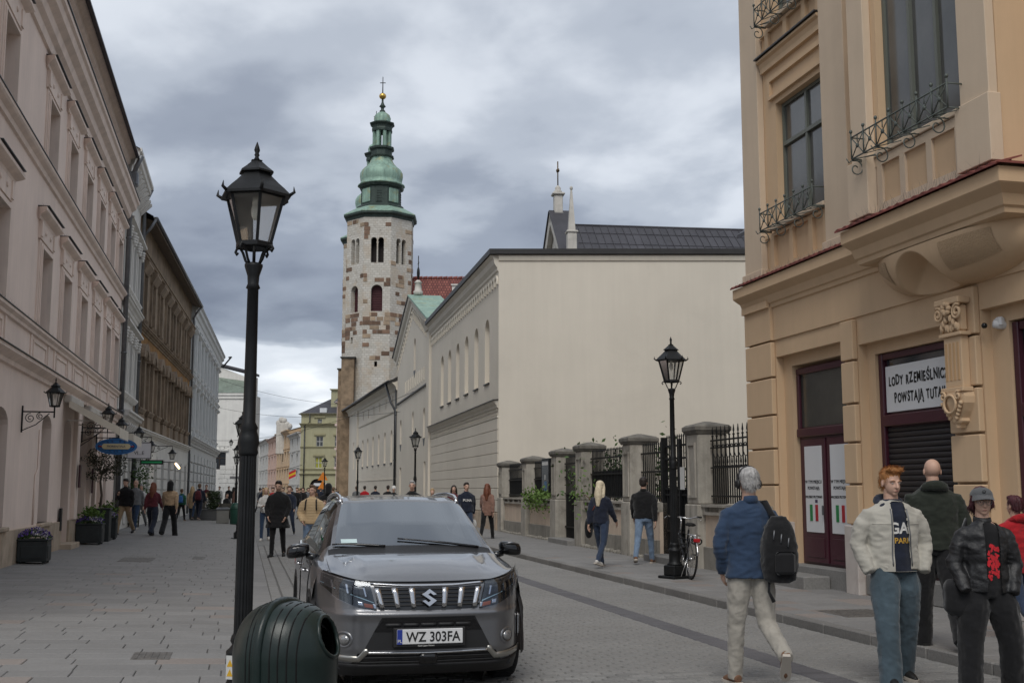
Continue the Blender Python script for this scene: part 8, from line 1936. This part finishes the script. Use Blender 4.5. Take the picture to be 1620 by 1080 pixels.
def backpack(f, col, label, k=1.0, off=(0, .19, 1.22), straps=True, rot=0):
    t = thing('backpack', label, 'backpack', f.root.location, f.root.rotation_euler.z); s = f.s; M = CL[col]; ce = f.up(off)
    q = MB(); rs = []
    for z, w, d in ((-.24, .10, .05), (-.23, .14, .075), (-.10, .155, .095), (.05, .15, .095), (.16, .12, .075), (.21, .07, .045)): rs.append([(ce.x+k*w*math.copysign(abs(math.cos(a))**.7, math.cos(a)), ce.y+k*d*math.copysign(abs(math.sin(a))**.7, math.sin(a)), ce.z+k*z) for a in [2*math.pi*j/20 for j in range(20)]])
    q.rings(rs, True, True, True, True); q.v = [(a*s, b*s, c*s) for a, b, c in q.v]; q.build('pack', M, t)
    q = MB(); q.bbox(ce.x-.10*k, ce.x+.10*k, ce.y+.075*k, ce.y+.12*k, ce.z-.19*k, ce.z-.02*k, .03); q.v = [(a*s, b*s, c*s) for a, b, c in q.v]; q.build('pocket', M, t)
    if straps:
        for sx in (-1, 1):
            q = MB(); q.tube([ce+Vector((sx*.07, -.06, .17)), f.up((sx*.10, .02, 1.50)), f.up((sx*.115, -.10, 1.40)), f.up((sx*.12, -.13, 1.25)), f.up((sx*.15, -.03, 1.08)), ce+Vector((sx*.11, -.05, -.18))], .016, 6); q.v = [(a*s, b*s, c*s) for a, b, c in q.v]; q.build('strap', M, t)
    return t
def decal(f, target, txt, size, mat, x, z, name='lettering', wid=None, dx=0):
    """print lettering on a garment: project the letters along the wearer's front"""
    me = text_mesh(txt, size, mat, 0, bold=size*.03); m2 = target.data; bv = BVHTree.FromPolygons([tuple(v.co) for v in m2.vertices], [tuple(p.vertices) for p in m2.polygons])
    bm = bmesh.new(); bm.from_mesh(me); bmesh.ops.triangulate(bm, faces=bm.faces); bmesh.ops.subdivide_edges(bm, edges=[e for e in bm.edges if e.calc_length() > .03], cuts=1); bm.to_mesh(me); bm.free()
    for v in me.vertices:
        px, pz = x+v.co.x, z+v.co.y; h = bv.ray_cast(Vector((px, -1, pz)), Vector((0, 1, 0))); v.co = (px, (h[0].y if h[0] else -.12)-.004, pz)
    return put(name, me, target)
# ---------------------------------------------------------------- near group on the right
p = at_px(1184, 9.62)
fg1 = person('grey-haired man in blue denim shirt walking away with headphones', p, VY+R(188), 1.77, dict(legs=((-.12, .95, .9), (.16, .06, 0)), arms=((.05, .22, .55, .25), (-.05, .22, .55, .3))), 'denim', 'beige', 'brown', ('short', 'grey'), 2, 'shirt', hem=.86, legw=1.12, bulk=1.06, flare=.06, face=False, sleeve=1.12)
hp, up = fg1.hp, fg1.up; s = fg1.s
hpn = thing('headphones', 'black over-ear headphones on the grey-haired man', 'headphones', fg1.root.location, fg1.root.rotation_euler.z)
def sc(q): q.v = [(a*s, b*s, c*s) for a, b, c in q.v]; return q
q = MB(); q.tube([hp((.092*math.cos(R(a)), .01, 1.655+.108*math.sin(R(a)))) for a in range(-15, 196, 10)], .010, 8); sc(q).build('headband', shoe_b, hpn)
for sx in (-1, 1): q = MB(); q.ell(hp((sx*.092, .008, 1.62)), (.020, .036, .042), 14, 10); sc(q).build('ear_cup', shoe_b, hpn)
bpk = thing('backpack', 'black backpack slung on the shoulder of the denim-shirted man', 'backpack', fg1.root.location, fg1.root.rotation_euler.z)
ce = up((-.185, .17, 1.10)); q = MB(); rs = []
for z, w, d in ((-.27, .08, .06), (-.25, .125, .09), (-.12, .15, .115), (.05, .145, .115), (.18, .11, .09), (.26, .06, .05)): rs.append([(ce.x+w*math.copysign(abs(math.cos(a))**.75, math.cos(a)), ce.y+d*math.copysign(abs(math.sin(a))**.75, math.sin(a)), ce.z+z) for a in [2*math.pi*j/24 for j in range(24)]])
q.rings(rs, True, True, True, True); sc(q); me = remesh(q, .012, 2); displace(me, folds(.006, 14, 14, 3)); smooth_on(me); me.materials.append(CL['black']); put('pack', me, bpk)
q = MB(); q.bbox(ce.x-.09, ce.x+.08, ce.y+.09, ce.y+.145, ce.z-.20, ce.z-.02, .035); sc(q).build('pocket', CL['black'], bpk)
q = MB(); q.tube([up((-.10, -.10, 1.28)), up((-.115, -.03, 1.47)), up((-.12, .06, 1.47)), up((-.15, .11, 1.38)), ce+Vector((0, -.02, .22))], [.022, .024, .024, .024, .02], 8); sc(q).build('strap', CL['black'], bpk)
q = MB(); q.tube([ce+Vector((.09, .0, -.24)), ce+Vector((.10, .01, -.34)), ce+Vector((.06, .01, -.42))], [.012, .012, .018], 6); sc(q).build('loose_strap', CL['black'], bpk)
for k in range(3): q = MB(); q.tube([ce+Vector((.08-.06*k, .115, .15-.03*k)), ce+Vector((.09-.06*k, .12, .08-.03*k))], .006, 5); sc(q).build('zip_pull', zinc, bpk)
# young man in the pale jacket
p = at_px(1409, 9.75)
cutj = lambda c: c.y < .0 and (-.045-.02*(1.4-c.z)) < c.x < .075+.10*max(0, 1.35-c.z)*.6 and c.z < 1.47*1.02
fy = person('young man with ginger hair in open pale jacket, hands in pockets', p, VY+R(6), 1.77, dict(legs=((.32, .16, .0, .05), (-.16, .18, .12, .04)), arms=((-.16, .30, .62, .33), (-.16, .30, .62, .33)), cut=cutj), 'offwhite', 'fadedgreen', 'black', ('tuft', 'ginger'), 2, 'jacket', hem=.92, legw=1.42, bulk=1.10, head=(R(6), R(5)), sleeve=1.2, foldamp=.85, collar=False, hood='navy', hands=False)
s = fy.s; up = fy.up
q = MB(); etube(q, [(up((0, 0, z)), rx, ry) for z, rx, ry in ((.90, .172, .132), (1.0, .170, .132), (1.2, .162, .124), (1.36, .165, .112), (1.41, .15, .10), (1.455, .11, .08), (1.50, .066, .066))], 20); sc(q); me = remesh(q, .012, 2); displace(me, folds(.005, 9, 10, 7)); smooth_on(me); me.materials.append(CL['navy']); hood_top = put('hoodie', me, fy.root)
decal(fy, hood_top, 'GAP', .125*1.0, CL['white'], .035, 1.225*s); decal(fy, hood_top, 'PARIS', .062, pm('amber_print', (.45, .26, .04), .8), .035, 1.145*s)
bvj = BVHTree.FromPolygons([tuple(v.co) for v in fy.top.data.vertices], [tuple(pp.vertices) for pp in fy.top.data.polygons])
for fx in (lambda z: -.058-.02*(1.4-z), lambda z: .088+.06*max(0, 1.35-z)):
    pts = []
    for k in range(16):
        z = 1.44-.47*k/15; h = bvj.ray_cast(Vector((fx(z), -1, z*1.0)), Vector((0, 1, 0)))
        if h[0] is not None and h[0].y < 0: pts.append((h[0].x, h[0].y-.002, h[0].z))
    if len(pts) > 3: q = MB(); q.tube(pts, .006, 6); q.build('zip', zinc, fy.root)
for a, b in ((-.20, -.065), (.10, .20)):
    pts = []
    for k in range(9):
        h = bvj.ray_cast(Vector((lerp(a, b, k/8)*s, -1, 1.30*s)), Vector((0, 1, 0)))
        if h[0] is not None and h[0].y < 0: pts.append((h[0].x, h[0].y-.001, h[0].z))
    if len(pts) > 3: q = MB(); q.tube(pts, .004, 5); q.build('yoke_seam', CL['offwhite'], fy.root)
q = MB(); etube(q, [(up((0, 0, z)), .198, .150) for z in (.91, .965)], 24); sc(q); me = q.mesh('waistband', CL['offwhite']); cut(me, lambda c: c.y < 0 and -.07 < c.x < .16); put('waistband', me, fy.root)
# bald man in the dark fleece
p = at_px(1476, 11.2, KH)
fb = person('bald man in dark fleece hoodie seen from behind by the shutter', p, VY+R(172), 1.80, dict(legs=((-.28, .35, .3), (.22, .05, 0)), arms=((-.1, .2, .3, .1), (.1, .2, .4, .2))), 'olive', 'black', 'black', ('bald', 'dark'), 2, 'hoodie', hem=.90, legw=1.32, bulk=1.16, hood=True, collar=False, face=False)
# woman with cap
p = at_px(1552, 8.75)
cutw = lambda c: c.y < 0 and -.02 < c.x < .085 and c.z < 1.40
fw_ = person('woman in grey cap, glasses and black leather jacket at the right edge', p, VY+R(-6), 1.60, dict(legs=((.05, .05, 0, .06), (-.12, .12, .05, .10)), arms=((.0, .28, .62, .30), (-.1, .25, .55, .30)), cut=cutw), 'leather', 'black', 'black', ('chin', 'wine'), 2, 'jacket', hem=.90, legw=1.5, bulk=1.03, female=True, head=(R(-4), R(2)), sleeve=1.14, foldamp=1.0, hands=False)
s = fw_.s; up = fw_.up; hp = fw_.hp
q = MB(); etube(q, [(up((0, 0, z)), rx, ry) for z, rx, ry in ((.92, .145, .108), (1.1, .14, .11), (1.3, .155, .112), (1.39, .16, .108), (1.44, .11, .085), (1.47, .062, .062))], 20); sc(q); me = remesh(q, .012, 2); smooth_on(me); me.materials.append(CL['black']); tsh = put('t_shirt', me, fw_.root)
rw = random.Random(3); bv = BVHTree.FromPolygons([tuple(v.co) for v in me.vertices], [tuple(pp.vertices) for pp in me.polygons]); q = MB()
for k in range(70):
    x, z = rw.uniform(-.005, .08)*s, rw.uniform(1.02, 1.30)*s; h = bv.ray_cast(Vector((x, -1, z)), Vector((0, 1, 0))); r_ = rw.uniform(.006, .016)
    if h[0]: q.add([(x+r_*math.cos(a)*rw.uniform(.5, 1.2), h[0].y-.003-.0002*k/70, z+r_*1.3*math.sin(a)*rw.uniform(.5, 1.2)) for a in [2*math.pi*j/7 for j in range(7)]], [tuple(range(7))])
tag(q.build('red_print', pm('red_print', (.45, .012, .02), .7, var=.3, vscale=30), tsh), kind='stuff')
cp2 = thing('cap', 'grey baseball cap worn by the woman in leather jacket', 'cap', fw_.root.location, fw_.root.rotation_euler.z)
q = MB(); rs = []
for k in range(9): a = R(90*k/8); rs.append([tuple(hp((.090*math.cos(a)*math.cos(b), .010+.107*math.cos(a)*math.sin(b), 1.688+.070*math.sin(a)))) for b in [2*math.pi*j/24 for j in range(24)]])
q.rings(rs, False, True, True, True); sc(q).build('crown', cloth('dark_grey_cap', (.075, .078, .082)), cp2)
q = MB(); V = []
for i in range(9):
    for j in range(13): a = R(-65+130*j/12); r_ = i/8; V.append(hp(((.088+.012*r_)*math.sin(a), .008-(.100+.100*r_*math.cos(a))*math.cos(a), 1.695-.030*r_-.026*math.sin(a)**2*r_)))
q.add(V, [(i*13+j, i*13+j+1, (i+1)*13+j+1, (i+1)*13+j) for i in range(8) for j in range(12)], True); sc(q).build('visor', MT['dark_grey_cap'], cp2)
q = MB(); q.tube([hp((.012*math.cos(a), -.103+.006, 1.722+.010*math.sin(a))) for a in [2*math.pi*j/12 for j in range(12)]], .003, 5, closed=True); sc(q).build('embroidery', CL['black'], cp2)
gl_ = thing('glasses', 'thin wire glasses on the woman with the grey cap', 'glasses', fw_.root.location, fw_.root.rotation_euler.z)
for sx in (-1, 1): q = MB(); q.tube([hp((sx*.033+.023*math.cos(a), -.106, 1.632+.019*math.sin(a))) for a in [2*math.pi*j/18 for j in range(18)]], .0018, 5, closed=True); sc(q).build('rim', zinc, gl_); q = MB(); q.tube([hp((sx*.056, -.105, 1.637)), hp((sx*.08, -.01, 1.64))], .0016, 5); sc(q).build('temple', zinc, gl_)
q = MB(); q.tube([hp((-.010, -.107, 1.635)), hp((.010, -.107, 1.635))], .0018, 5); sc(q).build('bridge', zinc, gl_)
tb_ = thing('tote_bag', 'large black bag hanging at the side of the woman with the cap', 'bag', fw_.root.location, fw_.root.rotation_euler.z)
q = MB(); q.bbox(-.34, -.10, -.10, .10, .72, 1.02, .05); sc(q); me = remesh(q, .015, 3); displace(me, folds(.008, 8, 8, 5)); smooth_on(me); me.materials.append(CL['black']); put('bag', me, tb_); q = MB(); q.tube([(-.25, 0, 1.0), up((-.2, .02, 1.3)), up((-.13, .02, 1.49)), up((-.12, .10, 1.3)), (-.2, .08, 1.0)], .014, 6); sc(q).build('strap', CL['black'], tb_)
# boy in red
p = at_px(1603, 11.6, KH)
person('boy in red padded jacket walking away at the right edge', p, VY+R(200), 1.46, WALK_L, 'red', 'darkdenim', 'white', ('short', 'wine'), 2, 'jacket', hem=.84, legw=1.0, bulk=1.05, hood=True, collar=False, face=False, sleeve=1.15)
# ---------------------------------------------------------------- couple by the fence
fbw = person('blonde woman in black jacket walking along the fence with shoulder bag', at_px(950, 22.6, KH), VY+R(150), 1.70, WALK_R, 'navy', 'darkdenim', 'white', ('long', 'blonde'), 1, 'jacket', hem=.90, female=True, face=False)
bg = thing('shoulder_bag', 'black slouchy bag carried by the blonde woman', 'bag', fbw.root.location, fbw.root.rotation_euler.z); s = fbw.s
q = MB(); q.ell((.26, .02, .78), (.07, .15, .22), 12, 10); sc(q).build('bag', CL['black'], bg); q = MB(); q.tube([(.24, .02, .98), fbw.up((.10, .12, 1.2)), fbw.up((-.06, .08, 1.47)), fbw.up((-.02, -.12, 1.3)), (.24, -.02, .98)], .012, 6); sc(q).build('strap', pm('red_brown_strap', (.20, .05, .03), .6), bg)
person('man in black jacket and light jeans walking along the fence', at_px(1018, 23.6, KH), VY+R(165), 1.78, WALK_L, 'black', 'lightdenim', 'brown', ('short', 'dark'), 1, 'jacket', hem=.93, bulk=1.08, face=False)
# ---------------------------------------------------------------- people right behind the car and along the church
person('man with grey hair whose head shows above the parked car', at_px(652, 30.5), VY, 1.86, WALK_L, 'black', 'darkdenim', 'black', ('short', 'grey'), 1, 'jacket', bulk=1.05)
fpm = person('man in navy sweatshirt with white lettering beside the car', at_px(738, 34.5), VY+R(15), 1.84, WALK_R, 'navy', 'darkdenim', 'black', ('short', 'dark'), 1, 'hoodie', bulk=1.08)
decal(fpm, fpm.top, 'PUMA', .10, CL['white'], .0, 1.25)
sb_ = thing('shopping_bag', 'small white plastic bag in the hand of the sweatshirt man', 'bag', fpm.root.location, fpm.root.rotation_euler.z); q = MB(); w_ = fpm.J['wr', 1]; q.ell((w_.x, w_.y-.02, w_.z-.28), (.10, .05, .15), 10, 8); q.tube([(w_.x, w_.y-.02, w_.z-.14), (w_.x, w_.y, w_.z-.05)], .01, 5); q.build('bag', CL['white'], sb_)
person('dark-haired woman in maroon top beside the sweatshirt man', at_px(718, 36.5), VY, 1.72, STAND, 'maroon', 'black', 'black', ('long', 'dark'), 1, 'jacket', female=True)
person('woman with long auburn hair in brown coat walking away', at_px(771, 35.5, .05), VY+R(170), 1.76, WALK_L, 'rust', 'black', 'black', ('long', 'auburn'), 1, 'coat', hem=.78, female=True, face=False)
person('fair-haired child just visible above the car roof', at_px(684, 36), VY, 1.62, STAND, 'navy', 'denim', 'black', ('short', 'fair'), 0)
person('woman in white headscarf seen above the car roof', at_px(623, 46), VY, 1.72, STAND, 'black', 'black', 'black', ('bald', 'dark', 'white'), 1, 'jacket', hood='up')
for (u, fw__, top, lab, hr) in ((577, 62, 'red', 'person in red jacket walking away along the convent wall', 'dark'), (594, 60, 'navy', 'walker with dark backpack along the convent wall', 'dark'), (614, 54, 'black', 'man in black coat near the convent downpipe', 'dark'), (564, 70, 'grey', 'grey-clad walker under the far convent lamp', 'brown')):
    person(lab, at_px(u, fw__, .05), VY+R(180), 1.78, WALK_L, top, 'darkdenim', 'black', ('short', hr), 0)
# ---------------------------------------------------------------- walkers in the street centre
pb = dict(legs=((.16, .10, 0), (-.12, .25, .15)), arms=((.05, .25, .50, .35), (.05, .25, .45, .35)))
person('man in open long black coat walking towards the viewer', at_px(441, 27.8), VY, 1.80, pb, 'black', 'black', 'black', ('short', 'dark'), 1, 'coat', hem=.66, flare=.42, head=(0, R(14)), bulk=1.05)
fjw = person('woman in beige quilted jacket and blue jeans walking towards the viewer', at_px(494, 24.6), VY, 1.68, dict(legs=((.1, .05, 0), (-.15, .3, .15)), arms=((.0, .3, .75, .5), (.0, .3, .75, .5))), 'cream', 'lightdenim', 'white', ('short', 'brown'), 1, 'puffer', hem=.90, female=True, bulk=1.12, head=(R(-20), 0), sleeve=1.15)
for sx in (-1, 1):
    q = MB(); s = fjw.s; q.tube([fjw.up((sx*.10, .05, 1.49)), fjw.up((sx*.115, -.13, 1.40)), fjw.up((sx*.13, -.16, 1.2))], .016, 6); sc(q).build('strap', CL['black'], fjw.root)
person('woman in pale jacket looking at her phone', at_px(421, 36.5), VY+R(12), 1.66, dict(legs=((.2, .1, 0), (-.2, .3, .2)), arms=((.1, .2, 1.5, .5), (.3, .2, 1.5, .4))), 'white', 'denim', 'white', ('bob', 'fair'), 1, 'puffer', female=True)
person('man in navy jacket behind the long black coat', at_px(458, 40), VY, 1.76, WALK_L, 'navy', 'darkdenim', 'black', ('short', 'brown'), 0)
person('person in dark hooded coat behind the beige jacket', at_px(520, 33.5), VY+R(180), 1.80, WALK_L, 'black', 'black', 'black', ('bald', 'dark', 'black'), 0, hood='up', bulk=1.2)
person('small child beside the car bonnet', at_px(514, 27.5), VY, 1.33, STAND, 'olive', 'black', 'black', ('bob', 'brown'), 1)
person('red-jacketed walker in the street crowd', at_px(432, 60), VY, 1.75, WALK_R, 'red', 'black', 'black', ('short', 'dark'), 0)
# ---------------------------------------------------------------- left pavement
LZ = lambda x: gz(x)
def left(label, u, vf, yaw, H, *a, **k):
    z = .1
    for _ in range(4): x, y = gnd(u, vf, z); z = LZ(x)
    return person(label, (x, y, z), yaw, H, *a, **k)
left('bearded man in black fleece and tan trousers by the pink building', 196, 845, VY+R(-5), 1.86, dict(legs=WALK_L['legs'], arms=((.2, .2, 2.0, .6), (.0, .15, .3, .1))), 'black', 'camel', 'black', ('short', 'dark'), 1, 'jacket', hem=.90, head=(0, R(15)), legw=1.1, bulk=1.08)
left('man in grey jacket behind the bearded man', 212, 841, VY+R(-5), 1.84, WALK_R, 'grey', 'denim', 'white', ('bald', 'dark'), 1, 'jacket')
left('person in grey beanie behind the two men on the pavement', 221, 834, VY, 1.70, WALK_L, 'white', 'grey', 'black', ('short', 'grey'), 0)
left('woman with long auburn hair walking away on the left pavement', 240, 847, VY+R(176), 1.76, WALK_R, 'maroon', 'navy', 'black', ('long', 'auburn'), 1, 'jacket', female=True, legw=1.35, face=False, hem=.95)
left('person in tan jacket and black hood walking away', 267, 847, VY+R(182), 1.82, WALK_L, 'tan', 'black', 'black', ('bald', 'dark', 'black'), 1, 'jacket', hood='up', legw=1.35, bulk=1.06, face=False, hem=.98)
fk = left('child in blue and green jacket with black backpack', 286, 824, VY+R(180), 1.55, WALK_L, 'green', 'black', 'brown', ('short', 'brown'), 1, 'jacket', face=False); backpack(fk, 'blue', 'blue backpack on the child on the left pavement', .85)
left('woman in camel coat with yellow bag on the pavement', 303, 822, VY+R(185), 1.70, WALK_R, 'camel', 'denim', 'brown', ('long', 'fair'), 1, 'coat', hem=.62, female=True, face=False)
fm = left('man in navy with maroon backpack walking away', 314, 823, VY+R(178), 1.84, WALK_R, 'navy', 'navy', 'brown', ('short', 'brown'), 1, 'jacket', face=False); backpack(fm, 'maroon', 'maroon backpack on the man in navy', 1.0)
left('dark-haired woman in black farther down the left pavement', 299, 812, VY, 1.75, WALK_L, 'black', 'black', 'black', ('long', 'dark'), 0)
left('person in maroon jacket beyond the man with the backpack', 325, 815, VY+R(10), 1.78, STAND, 'maroon', 'black', 'black', ('short', 'auburn'), 0)
left('person in pale coat standing at the cafe', 346, 808, VY, 1.75, STAND, 'white', 'grey', 'black', ('short', 'dark'), 0)
left('man in black coat standing at the cafe', 361, 808, VY+R(30), 1.78, STAND, 'black', 'black', 'black', ('short', 'dark'), 0)
left('woman in dusty rose coat standing at the cafe', 369, 808, VY+R(150), 1.74, STAND, 'rust', 'grey', 'black', ('long', 'dark'), 0, 'coat', hem=.6, female=True)
SIT = dict(legs=((1.45, 1.45, 0), (1.45, 1.45, 0)), arms=((.3, .15, .9, .3), (.3, .15, .9, .3)))
left('seated guest in black at the cafe table', 356, 821, VY+R(60), 1.75, SIT, 'black', 'black', 'black', ('short', 'dark'), 0, lean=.15); left('seated guest in white cap at the cafe', 330, 820, VY+R(-60), 1.72, SIT, 'white', 'grey', 'black', ('short', 'fair'), 0, lean=.25)
# ---------------------------------------------------------------- distant walkers: four figures copied through the far street
protos = []
for k, (tp_, bt_, hr) in enumerate((('black', 'black', 'dark'), ('navy', 'darkdenim', 'brown'), ('grey', 'black', 'dark'), ('brown', 'denim', 'fair'))):
    protos.append(person(('distant pedestrian in black clothes in the far street crowd', 'distant pedestrian in navy jacket in the far street crowd', 'distant pedestrian in grey jacket in the far street crowd', 'distant pedestrian in brown jacket in the far street crowd')[k], at_px(470+9*k, 62+5*k), VY+R(180*(k % 2)), 1.75, (WALK_L, WALK_R)[k % 2], tp_, bt_, 'black', ('short', hr), 0, group='distant pedestrians in the far street').root)
rc = random.Random(17)
for k in range(30):
    copy_tree(protos[k % 4], None, at_px(rc.uniform(408, 538), rc.uniform(55, 118)), VY+R(rc.choice((0, 180))+rc.uniform(-25, 25)))
bpy.data.scenes.remove(_ws)
